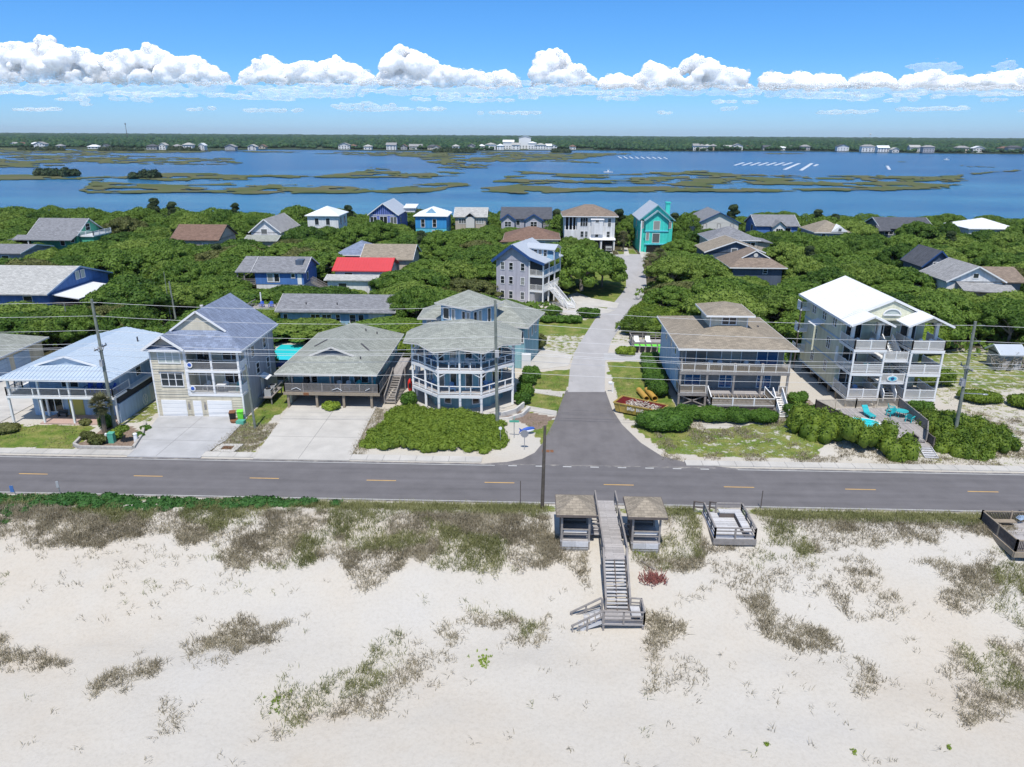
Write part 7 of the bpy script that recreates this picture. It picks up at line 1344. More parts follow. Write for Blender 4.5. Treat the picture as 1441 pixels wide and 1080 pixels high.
n = 5000; a_, b_ = rng.uniform(-33, -16.5, n), rng.uniform(65.4, 79, n); ok = ((a_ < -27.6) & (a_ > -32+(b_-66)*.05) & (b_ < 73)) | ((a_ > -18.0) & (b_ < 78) & (a_ < -16.2))
blades(a_[ok], b_[ok], zt(a_[ok], b_[ok]), 8, .30, .02, 'verge_grass', 'dry_grass', 'dry grass beside the concrete drives')

# ------------------------------------------------------------------ beach access: boardwalk, stairs and two shelters
h = House('long grey timber boardwalk with handrails and stairs down to the sand', (6.2, 48, 0), 'boardwalk', 'boardwalk')
h.box('walkway', 'deck_x', 5.5, 7.05, 47.0, 56.1, .30, .40); h.put('joist', MB().box(5.5,5.58,47,56,.05,.30).box(6.97,7.05,47,56,.05,.30), 'wood_dark')
for x in (5.5, 7.05):
    for y in (47.2, 49.6, 52.0, 54.4): h.post(x, y, zs(x, y)-.4, .4, 'wood_grey', .15)
h.rails2([(5.42,56.0,.4),(5.42,47.0,.4)], 'wood_grey', .95, (.35,.62), 1.8, .12); h.rails2([(7.13,56.0,.4),(7.13,54.2,.4)], 'wood_grey', .95, (.35,.62), 1.8, .12); h.rails2([(7.13,53.0,.4),(7.13,47.0,.4)], 'wood_grey', .95, (.35,.62), 1.8, .12)
st = MB(); n = 13; z0, z1, y0, y1 = .40, -1.75, 47.0, 43.9
for i in range(n): y = y0+(y1-y0)*(i+.5)/n; z = z0+(z1-z0)*(i+1)/(n+1); st.box(5.45+.0, 6.95, y-.10, y+.08, z-.05, z)
h.put('step_board', st, 'deck_pale')
sg = MB(); [sg.bar((x,y0,z0-.12),(x,y1,z1-.12),.07,.28) for x in (5.42,6.2,6.98)]; h.put('stringer', sg, 'wood_dark')
for x in (5.36, 7.06):
    r = MB(); r.bar((x,y0,z0+.95),(x,y1,z1+.95),.14,.07); r.bar((x,y0,z0+.5),(x,y1,z1+.5),.05,.12); [r.bar((x,y0+(y1-y0)*k,z0+(z1-z0)*k-.8),(x,y0+(y1-y0)*k,z0+(z1-z0)*k+.95),.12) for k in (.0,.33,.66,1)]; h.put('stair_railing', r, 'wood_grey')
h.box('landing', 'deck_x', 5.0, 7.9, 42.3, 43.95, z1-.12, z1-.02)
for x, y in ((5.1,42.4),(7.8,42.4),(7.8,43.8),(5.1,43.8)): h.post(x, y, z1-1.2, z1+.95, 'wood_grey', .14)
h.rails2([(5.05,42.34,z1),(7.85,42.34,z1),(7.85,43.9,z1),(7.1,43.95,z1)], 'wood_grey', .95, (.3,.6), 1.4, .12)
h.box('bench', 'deck_pale', 7.05, 7.7, 42.6, 43.8, z1+.36, z1+.42); h.box('bench_leg', 'wood_dark', 7.3, 7.4, 42.7, 43.7, z1-.02, z1+.36)
h.stairs((5.0,43.15,z1),(3.4,43.15,z1-.75), 1.35, 4, 'deck_pale')
for y in (42.4, 43.9):
    r = MB(); r.bar((5.05,y,z1+.95),(2.9,y,z1-.35),.16,.08); r.bar((5.05,y,z1+.5),(3.3,y,z1-.55),.06,.12); r.bar((3.0,y,z1-1.2),(3.0,y,z1-.3),.12); r.bar((4.0,y,z1-1.2),(4.0,y,z1+.3),.12); h.put('stair_railing', r, 'wood_grey')
def shelter(x0, x1, y0, y1, label, seed):
    h = House(label, ((x0+x1)/2, (y0+y1)/2, 0), 'beach_shelter', 'shelter')
    h.box('floor', 'deck_x', x0+.35, x1-.35, y0+.3, y1-.3, .26, .38)
    for x in (x0+.45, x1-.45):
        for y in (y0+.4, y1-.4): h.post(x, y, zs(x, y)-.4, 2.75, 'wood_grey', .15)
    h.rails2([(x0+.45,y0+.38,.38),(x1-.45,y0+.38,.38)], 'wood_grey', .92, (.5,), 3, .1); h.rails2([(x0+.45,y0+.38,.38),(x0+.45,y1-.4,.38)], 'wood_grey', .92, (.5,), 3, .1); h.rails2([(x0+.45,y1-.4,.38),(x1-.45,y1-.4,.38)], 'wood_grey', .92, (.35,.6), 3, .1)
    h.put('bench', MB().box(x0+.6,x1-.6,y0+.5,y0+.95,.78,.84).bar((x0+.6,y0+.42,1.15),(x1-.6,y0+.42,1.15),.05,.16), 'deck_pale'); h.put('skirt', MB().box(x0+.5,x1-.5,y0+.26,y0+.32,-.15,.3).box(x0+.5,x1-.5,y0+.2,y0+.26,-.45,-.22), 'deck_pale')
    h.put('side_panel', MB().box(x0+.36,x0+.40,y0+.5,y1-.5,.4,2.6), 'wood_dark'); h.put('back_panel', MB().box(x0+.5,x1-.5,y1-.36,y1-.32,.4,1.6), 'wood_dark')
    h.hip(x0, x1, y0, y1, 2.75, 3.55, 'shingle_tan', .1, 'wood_dark', ridge=(((x0+x1)/2,(y0+y1)/2+.01,3.55),((x0+x1)/2,(y0+y1)/2+.01,3.55)))
    return h
h = shelter(1.95, 4.95, 49.2, 52.5, 'left roofed timber shelter beside the boardwalk', 1); h.box('bridge', 'deck_x', 4.6, 5.5, 50.6, 51.8, .26, .38); h.rails2([(4.7,50.6,.38),(5.4,50.6,.38)], 'wood_grey', .92, (.5,), 1, .1); h.rails2([(4.7,51.8,.38),(5.4,51.8,.38)], 'wood_grey', .92, (.5,), 1, .1)
h = shelter(7.35, 10.3, 49.1, 52.4, 'right roofed timber shelter beside the boardwalk', 2); h.box('bridge', 'deck_x', 7.05, 7.8, 50.6, 51.8, .26, .38); h.rails2([(7.15,50.6,.38),(7.75,50.6,.38)], 'wood_grey', .92, (.5,), 1, .1)
h = House('small open grey timber deck with corner bench on the dune crest', (15.8, 52.4, 0), 'viewing_deck', 'deck')
h.box('deck', 'deck_pale', 14.25, 17.45, 50.3, 54.5, .25, .36); h.put('fascia', MB().box(14.2,17.5,50.22,50.3,-.15,.36).box(14.17,14.25,50.3,54.5,-.1,.36), 'wood_grey')
for x in (14.3, 17.4):
    for y in (50.4, 54.3): h.post(x, y, -1.0, .3, 'wood_grey', .16)
h.rails2([(14.3,54.4,.36),(14.3,50.35,.36),(17.4,50.35,.36),(17.4,54.4,.36),(15.3,54.4,.36)], 'wood_grey', .9, (.32,.62), 1.6, .13)
h.put('bench', MB().box(15.4,17.2,53.6,54.2,.76,.84).box(16.6,17.2,50.6,53.6,.76,.84), 'deck_pale'); h.put('bench_front', MB().box(15.4,16.6,53.62,53.68,.38,.76).box(16.62,16.68,50.6,53.6,.38,.76), 'wood_dark'); h.rails2([(14.3,54.4,.36),(13.6,54.9,.2)], 'wood_dark', .9, (.4,), .6, .12); h.rails2([(15.3,54.4,.36),(14.9,54.9,.2)], 'wood_dark', .9, (.4,), .6, .12)
h = House('brown timber deck with bench and railing at the right edge on the dune', (39.5, 51.6, 0), 'viewing_deck', 'deck')
h.box('deck', 'deck_x', 36.5, 43.5, 49.2, 53.8, .25, .38); h.put('fascia', MB().box(36.4,43.5,49.1,49.2,-.05,.4).box(36.35,36.45,49.2,53.8,-.05,.4), 'wood_tan')
for x in (36.6, 39.5, 42.5):
    for y in (49.4, 53.6): h.post(x, y, -2.2, .3, 'wood_grey', .18)
h.rail([(36.5,53.75,.38),(36.5,49.25,.38),(43.4,49.25,.38)], 'wood_tan', .95, .13, .06, 2.3, .13, infill='wood_dark'); h.rail([(36.5,53.75,.38),(43.4,53.75,.38)], 'wood_tan', .95, .13, .06, 2.3, .13, infill='wood_dark')
h.put('bench', MB().box(36.8,38.8,52.9,53.4,.76,.84).box(36.9,38.7,53.0,53.3,.38,.5), 'wood_tan')
o = empty('shell_ornament', (39.4,53.45,1.0), 'pale blue fan shaped ornament on the right edge deck railing', 'ornament'); mb = MB(); [mb.bar((0,0,-.25),(.42*math.sin(a),-.03,.02+.28*math.cos(a)-.1),.1,.05) for a in np.linspace(-1.3,1.3,9)]; mb.build('fan', M['pale_blue_siding'], o)

# ------------------------------------------------------------------ utility poles and wires
def pole(x, y, hh, label, mt='pole_wood', r=.17, top=(0,0), arm=None, extra=()):
    o = empty('utility_pole', (x, y, min(0, zs(x, y))), label, 'utility pole'); MB().cyl((0,0,-.6),(top[0],top[1],hh),r*1.15,r*.78,10).build('pole', M[mt], o)
    if arm: MB().bar((top[0]*.7-.0,-1.1,arm),(top[0]*.7,1.1,arm),.1,.12).build('crossarm', M['wood_grey'], o); [MB().cyl((top[0]*.7,v,arm+.06),(top[0]*.7,v,arm+.25),.05,.04,6).build('insulator', M['grey_plastic'], o) for v in (-1,-.4,.4,1)]; MB().bar((top[0]*.7,-.6,arm-.05),(top[0]*.6,0,arm-.7),.05).bar((top[0]*.7,.6,arm-.05),(top[0]*.6,0,arm-.7),.05).build('brace', M['wood_grey'], o)
    for z in extra: MB().bar((0,0,z),(.5,-.1,z+.02),.06).build('insulator', M['grey_plastic'], o)
    return o
p1 = pole(-44.2, 70.6, 14.15, 'tall weathered utility pole with crossarm before the pale blue metal roof', arm=9.1, top=(0,0), extra=(13.8,12.4,10.9)); MB().box(-.15,.15,-.45,-.15,7.2,7.9).build('junction_box', M['grey_plastic'], p1)
p2 = pole(-3.7, 72.4, 14.1, 'tall weathered utility pole in front of the octagonal house', arm=None, top=(-.2,0), extra=(13.5,11.9,10.3)); MB().box(-.2,.2,-.5,-.14,8.2,8.9).build('junction_box', M['grey_plastic'], p2)
p3 = pole(43.9, 71.6, 12.7, 'tall grey utility pole among shrubs right of the pool deck', arm=7.9, top=(-.4,0), extra=(12.3,10.7,9.4)); MB().box(-.62,-.2,-.25,.2,6.0,6.75).build('junction_box', M['steel'], p3); MB().bar((0,0,5.2),(1.5,-.6,5.35),.07).blob((1.7,-.68,5.33),(.3,.14,.09),1).build('street_lamp', M['steel'], p3)
pole(-29.6, 71.7, 7.2, 'short grey utility pole between blue roofed and sage roofed houses', r=.12, top=(-.25,0)); pole(.95, 55.05, 7.6, 'dark brown bare pole on the near verge left of the shelters', 'pole_brown', .15, (.1,0)); pole(-59.1, 116.1, 7.0, 'leaning grey pole behind the pale blue metal roof', r=.15, top=(-.2,0)); pole(-68.5, 102.7, 6.3, 'thin grey pole in the scrub behind the garage', r=.1, top=(0,0)); pole(-60.4, 117, 8.4, 'very thin pole beside the leaning grey pole', r=.06, top=(0,0))
poles_x = [(-96,70.4),(-44.2,70.6),(-3.8,72.4),(43.6,71.6),(97,71.4)]
WIRES = [((14.0,13.8,13.5,12.3,12.6),0,'topmost'),((12.6,12.4,11.9,10.7,11.0),0,'second'),((11.0,10.9,10.3,9.4,9.6),0,'third'),((9.3,9.25,8.9,8.2,8.4),-1.0,'fourth'),((9.3,9.25,8.9,8.2,8.4),-.4,'fifth'),((9.3,9.25,8.9,8.2,8.4),1.0,'sixth'),((8.3,8.2,7.9,7.3,7.4),.1,'seventh'),((6.7,6.6,6.6,6.5,6.6),-.1,'lowest')]
for zz, off, word in WIRES:
    mb = MB()
    for (xa, ya), (xb, yb), za, zb in zip(poles_x, poles_x[1:], zz, zz[1:]):
        n = 10; pts = [(xa+(xb-xa)*i/n, ya+(yb-ya)*i/n+off, za+(zb-za)*i/n-.55*4*(i/n)*(1-i/n)) for i in range(n+1)]
        for a, b in zip(pts, pts[1:]): mb.cyl(a, b, .016, .016, 4, False)
    tag(mb.build('power_line', M['wire']), word+' overhead wire strung along the row of tall utility poles', 'power line', 'overhead wires along the road')
mb = MB(); mb.cyl((43.4,71.6,11.5),(58,84,.3),.012,.012,4).cyl((43.4,71.6,11.4),(43.4,71.7,11.5),.012,.012,4); tag(mb.build('guy_wire', M['wire']), 'slanting guy wire from the right utility pole towards the shed', 'wire')

# ------------------------------------------------------------------ skip, pipes, signs, boxes and other small things
Q = [G(863.3,566.5,1.2), G(929,579,1.2), G(940.4,570.5,1.2), G(875.8,557,1.2)]; c = sum(Q)/4
o = empty('skip', (c[0], c[1], 0), 'long yellow roll off skip filled with rubble beside the side road', 'skip'); q = [Vector((p[0]-c[0], p[1]-c[1], 0)) for p in Q]; T = lambda v, k, z: (v.x*k, v.y*k, z)
b = MB(); b.add([T(v,.9,.16) for v in q]+[T(v,1,1.2) for v in q]+[T(v,.95,1.2) for v in q]+[T(v,.87,.4) for v in q], [(3,2,1,0)]+[(i,(i+1)%4,4+(i+1)%4,4+i) for i in range(4)]+[(4+i,4+(i+1)%4,8+(i+1)%4,8+i) for i in range(4)]); b.build('hull', M['dumpster_yellow'], o)
b = MB(); b.add([T(v,.945,1.18) for v in q]+[T(v,.87,.42) for v in q], [(i,4+i,4+(i+1)%4,(i+1)%4) for i in range(4)]+[(4,5,6,7)]); b.build('lining', M['dumpster_red'], o)
b = MB(); [b.bar(T(q[i],1.0,1.2), T(q[(i+1)%4],1.0,1.2), .14, .1) for i in range(4)]; b.build('rim', M['dumpster_yellow'], o)
for k in np.linspace(.12,.88,6): v = q[0].lerp(q[1], k); MB().bar((v.x*.91,v.y*.91-.03,.2),(v.x*1.0,v.y*1.0-.05,1.15),.08,.09).build('rib', M['dumpster_yellow'], o)
rr = random.Random(3); b = MB()
for i in range(150):
    u, w_ = rr.uniform(.12,.9), rr.uniform(.1,.9); a = q[0].lerp(q[1], u).lerp(q[3].lerp(q[2], u), w_); z = .75+.38*math.sin(u*3.1)*rr.uniform(.6,1.1); d = Vector((rr.uniform(-1,1), rr.uniform(-1,1), rr.uniform(-.35,.45))); d.normalize(); l = rr.uniform(.2,.6); b.bar((a.x*.88,a.y*.88,z),(a.x*.88+d.x*l,a.y*.88+d.y*l,max(.5,z+d.z*l)),rr.uniform(.05,.16),.05)
b.build('rubble', M['debris'], o); d_ = (q[1]-q[0]).normalized(); nrm = Vector((d_.y,-d_.x,0)); lt = MB(); rr = random.Random(9)
for i in range(11):
    if i == 5: continue
    v = q[0].lerp(q[1], .3+i*.034)*.965+nrm*.05; lt.bar((v.x,v.y,.62),(v.x,v.y,.98),.05,.02, tuple(nrm)); e = v+d_*.09; lt.bar((v.x,v.y,.62+.17*(i%3)),(e.x,e.y,.62+.17*(i%3)),.05,.05); lt.bar((e.x,e.y,.62),(e.x,e.y,.9),.04,.02, tuple(nrm))
lt.build('lettering', M['white'], o)
for i, (x, y, l) in enumerate(((13.5,83.4,'left of two orange yellow pipes'),(14.5,83.5,'right of two orange yellow pipes'))):
    o = empty('pipe', (x,y,.0), l+' lying behind the yellow skip', 'pipe', None, .0); b = MB(); n = 14; A = [(0+.34*math.cos(t_),-1.6,.36+.34*math.sin(t_)) for t_ in np.linspace(0,6.283,n+1)[:-1]]; B = [(p[0]-.5,1.6,p[2]) for p in A]; A2 = [(p[0]*.86,-1.6,.36+(p[2]-.36)*.86) for p in A]; B2 = [(p[0]*.86-.5,1.6,p[2]) for p in A2]; b.add(A+B+A2+B2, [(i_,(i_+1)%n,n+(i_+1)%n,n+i_) for i_ in range(n)]+[(2*n+i_,3*n+i_,3*n+(i_+1)%n,2*n+(i_+1)%n) for i_ in range(n)]+[(i_,2*n+i_,2*n+(i_+1)%n,(i_+1)%n) for i_ in range(n)]); b.build('barrel', M['pipe_orange'], o)
def mailbox(x, y, label, rz=0):
    o = empty('mailbox', (x,y,0), label, 'mailbox', None, rz); MB().box(-.05,.05,-.05,.05,-.2,1.25).build('post', M['white'], o); MB().bar((-.45,0,1.05),(.1,0,1.05),.08).build('arm', M['white'], o); b = MB(); b.prism([(-.55,-.1),(-.1,-.1),(-.1,.1),(-.55,.1)],1.1,1.25); b.cyl((-.55,0,1.25),(-.1,0,1.25),.1,.1,10); b.build('box', M['white_plastic'], o)
g_ = G(862,552); mailbox(g_[0], g_[1], 'white mailbox on white post beside the pale side road'); g_ = G(842,446); mailbox(g_[0], g_[1], 'white mailbox at the mouth of the drive by the grey three storey house')
# junction corner
o = empty('stop_sign', (-.73,67.3,zs(-.73,67.3)), 'back of an octagonal stop sign on a steel post at the corner', 'sign'); MB().cyl((0,0,-.2),(0,0,2.0),.04,.04,8).build('post', M['steel'], o); p = [(.42*math.cos(R(22.5+45*k)),.42*math.sin(R(22.5+45*k))) for k in range(8)]; b = MB(); b.add([(x,-.05,1.75+z) for x,z in p]+[(x,-.02,1.75+z) for x,z in p],[tuple(range(8)),tuple(range(8,16))[::-1]]+[(i,8+i,8+(i+1)%8,(i+1)%8) for i in range(8)]); b.build('plate', M['steel'], o)
o = empty('street_name_sign', (-1.84,69.8,zs(-1.84,69.8)), 'green street name sign on a thin post at the corner', 'sign'); MB().cyl((0,0,-.2),(0,0,2.1),.035,.035,8).build('post', M['steel'], o); MB().box(-.5,.5,-.02,.02,1.75,1.98).build('name_plate', M['green_plastic'], o); MB().box(-.02,.02,-.45,.45,2.0,2.2).build('name_plate', M['green_plastic'], o)
o = empty('marker_post', (-3.2,68.6,zs(-3.2,68.6)), 'thin post with round white cap at the edge of the shrub bank', 'post'); MB().cyl((0,0,-.2),(0,0,1.6),.03,.03,6).build('post', M['steel'], o); MB().cyl((0,-.03,1.6),(0,.03,1.6),.17,.17,12).build('cap', M['white_plastic'], o)
o = empty('fish_ornament', (-.4,71.2,zs(-.4,71.2)), 'blue and white fish shaped yard ornament behind the stop sign', 'ornament', None, .45); o.scale = (.72,.72,.72); b = MB(); b.blob((0,0,.75),(1.05,.28,.36),2); b.build('body', M['royal'], o); b = MB(); b.blob((.05,-.05,.58),(.9,.27,.26),2); b.build('belly', M['white_plastic'], o); MB().add([(-.85,0,.75),(-1.5,0,1.2),(-1.3,0,.75),(-1.5,0,.35),(-.85,.06,.75),(-1.5,.06,1.2),(-1.3,.06,.75),(-1.5,.06,.35)],[(0,1,2,3),(7,6,5,4),(0,4,5,1),(1,5,6,2),(2,6,7,3),(3,7,4,0)]).build('tail', M['royal'], o); MB().cyl((0,0,-.2),(0,0,.5),.05,.05).build('post', M['white'], o)
h = House('curved white block retaining wall at the foot of the octagonal house', (-2.4,76.5,0), 'retaining_wall', 'wall')
for nm, pts, z in (('upper_course', [(-5.4,75.5),(-3.4,75.9),(-1.9,77.2),(-1.0,79.4)], .62), ('lower_course', [(-4.6,74.5),(-2.6,75.0),(-1.1,76.4),(-.3,78.6)], .42)):
    b = MB(); [b.bar((a[0],a[1],z/2),(c_[0],c_[1],z/2),.22,z) for a, c_ in zip(pts, pts[1:])]; h.put(nm, b, 'offwhite')
# gravel bed of the first house
h = House('low stone edging wall round the gravel bed by the left driveway', (-42.5,67,0), 'garden_wall', 'wall'); bed = [(-46.6,68.9),(-46.1,66.4),(-45.2,65.75),(-39.7,65.75),(-40.6,69.2),(-41.9,72.4)]
b = MB(); [b.bar((a[0],a[1],.13),(c_[0],c_[1],.13),.26,.32) for a, c_ in zip(bed, bed[1:])]; h.put('stone_course', b, 'stone_edge')
o = empty('utility_box', (-42.75,67.4,0), 'green utility box in the gravel bed', 'utility box'); MB().box(-.28,.28,-.25,.25,-.1,.95).build('cabinet', M['green_plastic'], o); MB().slab([(-.31,-.28,1.02),(.31,-.28,1.02),(.31,.28,1.06),(-.31,.28,1.06)],.08).build('lid', M['green_plastic'], o)
o = empty('utility_pedestal', (-43.35,67.5,0), 'slim white pedestal left of the green utility box', 'utility box'); MB().box(-.1,.1,-.1,.1,-.1,.85).blob((0,0,.85),(.12,.12,.1),1).build('casing', M['white_plastic'], o)
o = empty('bollard', (-40.4,67.6,0), 'white bollard with domed top in the gravel bed near the drive', 'bollard'); MB().cyl((0,0,-.1),(0,0,.85),.2,.18,12).build('shaft', M['white_plastic'], o); MB().blob((0,0,.85),(.22,.22,.14),1).build('cap', M['white_plastic'], o)
o = empty('hose_reel', (-44.45,77.6,.9), 'round white wire hose reel on the side wall of the metal roofed house', 'hose reel'); b = MB(); pts = [(0,.5*math.cos(t_),.62*math.sin(t_)) for t_ in np.linspace(0,6.283,19)]; [b.bar(p_,q_,.05) for p_,q_ in zip(pts,pts[1:])]; [b.bar((0,0,0),pts[k],.03) for k in (0,3,6,9,12,15)]; b.build('rim', M['white'], o)
o = empty('planter', (-31.6,72.9,0), 'teal planter box beside the bins on the cream house drive', 'planter'); MB().prism([(-.45,-.3),(.4,-.35),(.45,.3),(-.4,.35)],-.05,.4).build('tub', M['green_plastic'], o)
o = empty('terracotta_tub', (-32.4,73.2,0), 'low terracotta tub at the foot of the bins', 'planter'); MB().cyl((0,0,0),(0,0,.3),.4,.5,12).build('tub', M['rust'], o)
h = House('concrete storm drain with dark grate between the two driveways', (-30.4,65.9,0), 'storm_drain', 'drain'); h.put('frame', MB().box(-31.6,-29.4,65.4,65.9,-.05,.10).box(-31.4,-29.2,66.8,67.3,-.05,.10).box(-31.6,-31.0,65.9,66.8,-.05,.10).box(-29.9,-29.3,65.9,66.8,-.05,.10), 'concrete'); b = MB(); [b.box(-30.95+i*.13,-30.88+i*.13,65.92,66.78,-.02,.06) for i in range(8)]; h.put('grate', b, 'rust')
def marker(x, y, hh, label, plate=None, lean=0, w=.25):
    o = empty('sign_post', (x,y,zs(x,y)), label, 'sign'); MB().cyl((0,0,-.3),(lean,0,hh),.04,.04,6).build('post', M['wood_dark'] if not plate else M['steel'], o)
    if plate: MB().box(lean-w,lean+w,-.07,-.04,hh-.6,hh).build('plate', M[plate], o); 
    return o
marker(19.5,56.0,1.7,'dark wooden stake on the near verge right of the viewing deck'); marker(41.1,55.6,1.9,'thin post with small blue sign at the right edge of the near verge','royal',.25,.12); marker(-44.3,55.3,1.1,'leaning small blue sign on the near verge at the far left','blue_siding',-.35,.16); marker(-40.6,55.5,1.6,'narrow post with dark sign on the near verge at the left','grey_plastic',-.1,.12); marker(-.9,55.6,2.4,'very thin grey rod on the near verge left of the brown pole'); marker(26.8,75.0,1.0,'short stake among the bushes before the white steps')
o = empty('utility_box', (48.6,70.6,zs(48.6,70.6)), 'pale square utility box in the sand right of the far right shrub bank', 'utility box'); MB().box(-.45,.45,-.4,.4,-.1,.75).build('cabinet', M['grey_plastic'], o); MB().slab([(-.5,-.45,.8),(.5,-.45,.8),(.5,.45,.84),(-.5,.45,.84)],.08).build('lid', M['white_plastic'], o)
o = empty('concrete_slab', (30.0,75.4,zs(30.0,75.4)), 'pale concrete slab in the sand left of the big myrtle bank', 'slab'); MB().prism([(-1.0,-.6),(1.1,-.5),(.9,.6),(-1.1,.5)],-.1,.16).build('slab', M['concrete'], o)
o = empty('drain_cover', (1.6,67.0,.02), 'three rusty drain grates at the kerb of the corner', 'drain'); [MB().box(-.55+i*.4,-.22+i*.4,-.25,.25,-.01,.03).build('grate', M['rust'], o) for i in range(3)]
# things on the sand
mat('twig_red', (.27,.105,.09), .9, .3, 5); rr = random.Random(8); b = MB()
for i in range(240): a = rr.uniform(0,6.28); l = rr.uniform(.25,.65); x, y = rr.gauss(0,.42), rr.gauss(0,.30); b.bar((x,y,-.05),(x+math.cos(a)*l*.6,y+math.sin(a)*l*.6,rr.uniform(.15,.5)),.035)
o = b.build('dead_bush', M['twig_red'], None, (9.15,46.6,zs(9.15,46.6))); tag(o, 'rust red dead bush on the sand right of the boardwalk stairs', 'bush')
def sprig(x, y, rx, ry, n, label, seed):
    r_ = np.random.default_rng(seed); tx, ty = x+r_.normal(0, rx*.5, n), y+r_.normal(0, ry*.5, n); tz = zt(tx, ty); P_, N_ = [], []
    for k in range(n):
        m_ = 14; d = r_.normal(0, 1, (m_, 3)); d[:,2] = np.abs(d[:,2])+.3; d /= np.linalg.norm(d, axis=1, keepdims=True); P_.append(np.array([tx[k]-x, ty[k]-y, tz[k]])+d*.12*r_.uniform(.4,1.2,(m_,1))); N_.append(d)
    V_, F_ = leaf_quads(np.concatenate(P_), np.concatenate(N_), .05, seed); tag(link_mesh('beach_plant', np_mesh('beach_plant', V_, F_, M['lime_leaf']), None, (x, y, 0)), label, 'plant')
sprig(-2.95, 39.3, .75, .95, 30, 'lone bright green plant on the open sand below the dune', 1); sprig(-15.3, 35.4, .7, .9, 22, 'low green plant at the lower left of the sand', 2); sprig(8.4, 49.2, .25, .25, 6, 'tiny green plant at the foot of the right shelter', 3)
for i, (px, py, l) in enumerate([(1080,1052,'small yellow green sprig at the bottom right of the sand'),(1200,1060,'tiny yellow green sprig right of the other at the bottom'),(1333,1052,'small yellow green sprig near the bottom right corner')]): g_ = G(px, py, -3); sprig(g_[0], g_[1], .18, .18, 5, l, 10+i)
tag(MB().bar((8.4,48.3,zs(8.4,48.3)+.06),(9.3,47.5,zs(9.3,47.5)+.06),.12,.08).build('plank', M['wood_grey']), 'loose grey plank lying on the sand right of the boardwalk', 'plank')
# parked car in the white house garage
o = empty('parked_car', (19.8,199.6,.05), 'black sport utility car parked before the white house garage', 'car'); pf = [(-2.2,.45),(2.2,.45),(2.25,.95),(1.2,1.1),(.6,1.62),(-1.9,1.66),(-2.25,1.0)]; b = MB(); b.add([(-.92,y,z) for y,z in pf]+[(.92,y,z) for y,z in pf],[tuple(range(7))[::-1],tuple(range(7,14))]+[(i,(i+1)%7,7+(i+1)%7,7+i) for i in range(7)]); ob = b.build('body', M['car_black'], o)
MB().slab([(-.8,-2.06,1.55),(.8,-2.06,1.55),(.85,-2.28,1.08),(-.85,-2.28,1.08)],.03).build('windscreen', M['glass'], o); [MB().box(k*.93-.01,k*.93+.01,-1.7,.5,1.1,1.5).build('side_window', M['glass'], o) for k in (-1,1)]; [MB().cyl((k*.95-.1,y,.36),(k*.95+.1,y,.36),.36,.36,12).build('wheel', M['tyre'], o) for k in (-1,1) for y in (-1.4,1.4)]; [MB().box(k*.65-.2,k*.65+.2,-2.3,-2.22,.75,.9).build('headlight', M['chrome'], o) for k in (-1,1)]; MB().box(-.9,.9,-2.32,-2.2,.45,.62).build('bumper', M['grey_plastic'], o)

# ------------------------------------------------------------------ on the water
def floats(ax, ay, bx_, by_, w, label, group):
    w *= .6; a, b_ = G(ax, ay, WZ), G(bx_, by_, WZ); a, b_ = Vector(a), Vector(b_); n = max(4, int((b_-a).length/7)); mb = MB(); d = (b_-a).normalized(); s_ = Vector((-d.y,d.x,0))
    for i in range(n+1): q_ = a.lerp(b_, i/n); mb.box(q_.x-w/2, q_.x+w/2, q_.y-1.5, q_.y+1.5, WZ-.1, WZ+.3)
    mb.bar(a+Vector((0,0,.1)), b_+Vector((0,0,.1)), .4, .2); tag(mb.build('float_line', M['white_plastic']), label, 'floats', group)
for i in range(9): floats(870+i*8, 220.8+i*.12, 874.5+i*8, 223.2+i*.1, 3.0, 'short slanting row of white oyster floats in the left group on the sound', 'left oyster float rows')
for i in range(7): floats(1034+i*11.3, 233.0, 1046+i*11.3, 229.4, 4.0, 'slanting row of white oyster floats in the right group on the sound', 'right oyster float rows')
floats(1104,239,1124,230.5,5,'long white float row at the left of the pair right of the right group','right oyster float rows'); floats(1127,240,1142,230.5,5,'long white float row at the right of the pair right of the right group','right oyster float rows'); floats(1146,234,1150,232,4,'very short white float row beside the long pair','right oyster float rows'); floats(1248,234,1251,239,4,'lone white float row far to the right on the sound','right oyster float rows')
def boat(px, py, L_, label):
    g_ = G(px, py, WZ); o = empty('motor_boat', (g_[0], g_[1], WZ), label, 'boat'); b = MB(); pts = [(-L_/2,-1),(L_/2-1.6,-1.1),(L_/2,0),(L_/2-1.6,1.1),(-L_/2,1)]; b.add([(x*.94,y*.75,-.2) for x,y in pts]+[(x,y,.9) for x,y in pts],[tuple(range(5))[::-1],tuple(range(5,10))]+[(i,(i+1)%5,5+(i+1)%5,5+i) for i in range(5)]); b.build('hull', M['white_plastic'], o); MB().box(-.8,.4,-.5,.5,.9,2.0).build('console', M['white_plastic'], o); MB().box(-1.0,1.0,-.8,.8,2.7,2.85).bar((-.9,-.7,.9),(-.9,-.7,2.7),.08).bar((-.9,.7,.9),(-.9,.7,2.7),.08).bar((.9,-.7,.9),(.9,-.7,2.7),.08).bar((.9,.7,.9),(.9,.7,2.7),.08).build('canopy', M['pale_blue_siding'], o)
boat(856,243.3,8,'small white motor boat in the channel beside the right marsh'); boat(1332,225.5,8,'white motor boat on open water at the far right'); boat(517,212,9,'white motor boat on the left channel near the far shore'); boat(1443,218,7,'white boat at the far right edge of the sound')
o = empty('radio_mast', (*G(180,199,0)[:2]*1.25, 0), 'thin dark radio mast above the far wood on the left', 'mast'); MB().cyl((0,0,0),(0,0,62),1.4,.6,6).build('mast', M['pole_brown'], o); MB().cyl((0,0,55),(0,0,60),2.4,2.4,6).build('platform', M['pole_brown'], o)
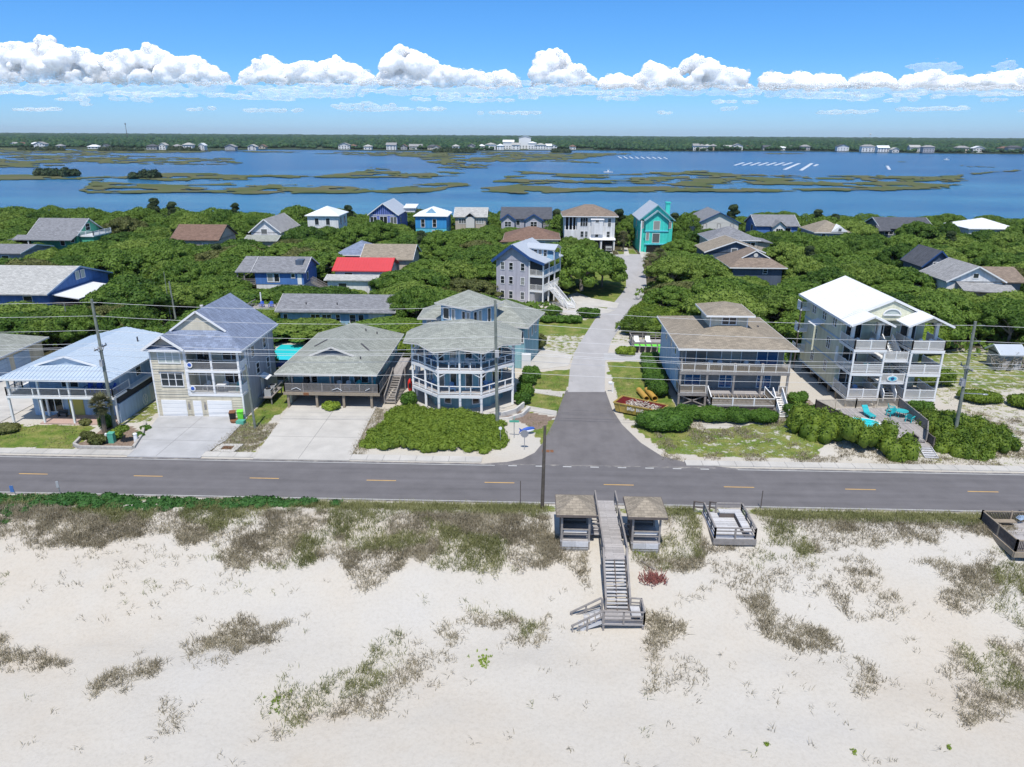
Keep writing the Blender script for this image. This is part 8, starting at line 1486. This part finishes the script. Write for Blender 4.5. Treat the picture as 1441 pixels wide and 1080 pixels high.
g_ = G(1224,196,0)*1.0; o = empty('water_tower', (g_[0]*1.1, g_[1]*1.1, 0), 'white water tower rising above the far wood on the right', 'water tower'); MB().cyl((0,0,0),(0,0,38),2.5,2,10).build('stem', M['white'], o); MB().blob((0,0,40),(9,9,4.5),2).build('tank', M['white'], o)

# grey, leafless thickets showing at the edges of the canopy
def thicket(px, py, w, hh, label, seed):
    g_ = G(px, py); rr = random.Random(seed); mb = MB()
    for i in range(34):
        x0 = rr.uniform(-w,w)*.5; a = Vector((x0, rr.uniform(-.6,.6), -.2)); pts = [a]; d = Vector((rr.uniform(-.5,.5), rr.uniform(-.5,.1), 1))
        for k in range(4): d = (d+Vector((rr.uniform(-.6,.6), rr.uniform(-.5,.4), rr.uniform(-.1,.3)))).normalized(); pts.append(pts[-1]+d*hh/3.6)
        mb.tube(pts, [.10,.08,.065,.045,.02], 5)
        for k in (2,3): e = pts[k]+Vector((rr.uniform(-1,1), rr.uniform(-.8,.3), rr.uniform(.2,.9))); mb.tube([pts[k], e], [.04,.015], 4)
    o = mb.build('bare_thicket', M['branch_grey'], None, (g_[0], g_[1], 0)); tag(o, label, 'thicket')
thicket(1022, 437, 8, 4.2, 'pale leafless thicket of twisted branches behind the tan cupola roof', 1); thicket(965, 447, 7, 3.4, 'leafless grey thicket left of the tan cupola roof', 2); thicket(1122, 440, 5, 3.6, 'grey leafless branches beside the rear corner of the yellow house', 3); thicket(150, 424, 8, 3.4, 'grey leafless branches before the white porch roof on the left', 4); thicket(300, 410, 6, 3.6, 'grey leafless branches in the oaks behind the blue roofed house', 5); thicket(1420, 520, 5, 2.6, 'grey leafless shrub at the edge of the right clearing', 6)

# ------------------------------------------------------------------ sea air between the island and the mainland
hz = MB().box(-9000, 9000, -80, 9300, -9, 66).build('haze', bpy.data.materials.new('haze')); tag(hz, kind='stuff')
hm = hz.data.materials[0]; hm.use_nodes = True; hn = hm.node_tree; hn.nodes.clear(); ho = hn.nodes.new('ShaderNodeOutputMaterial'); hv = hn.nodes.new('ShaderNodeVolumePrincipled')
hv.inputs['Color'].default_value = (.86,.95,1,1); hv.inputs['Density'].default_value = .000042; hv.inputs['Anisotropy'].default_value = .1; hn.links.new(hv.outputs[0], ho.inputs['Volume'])
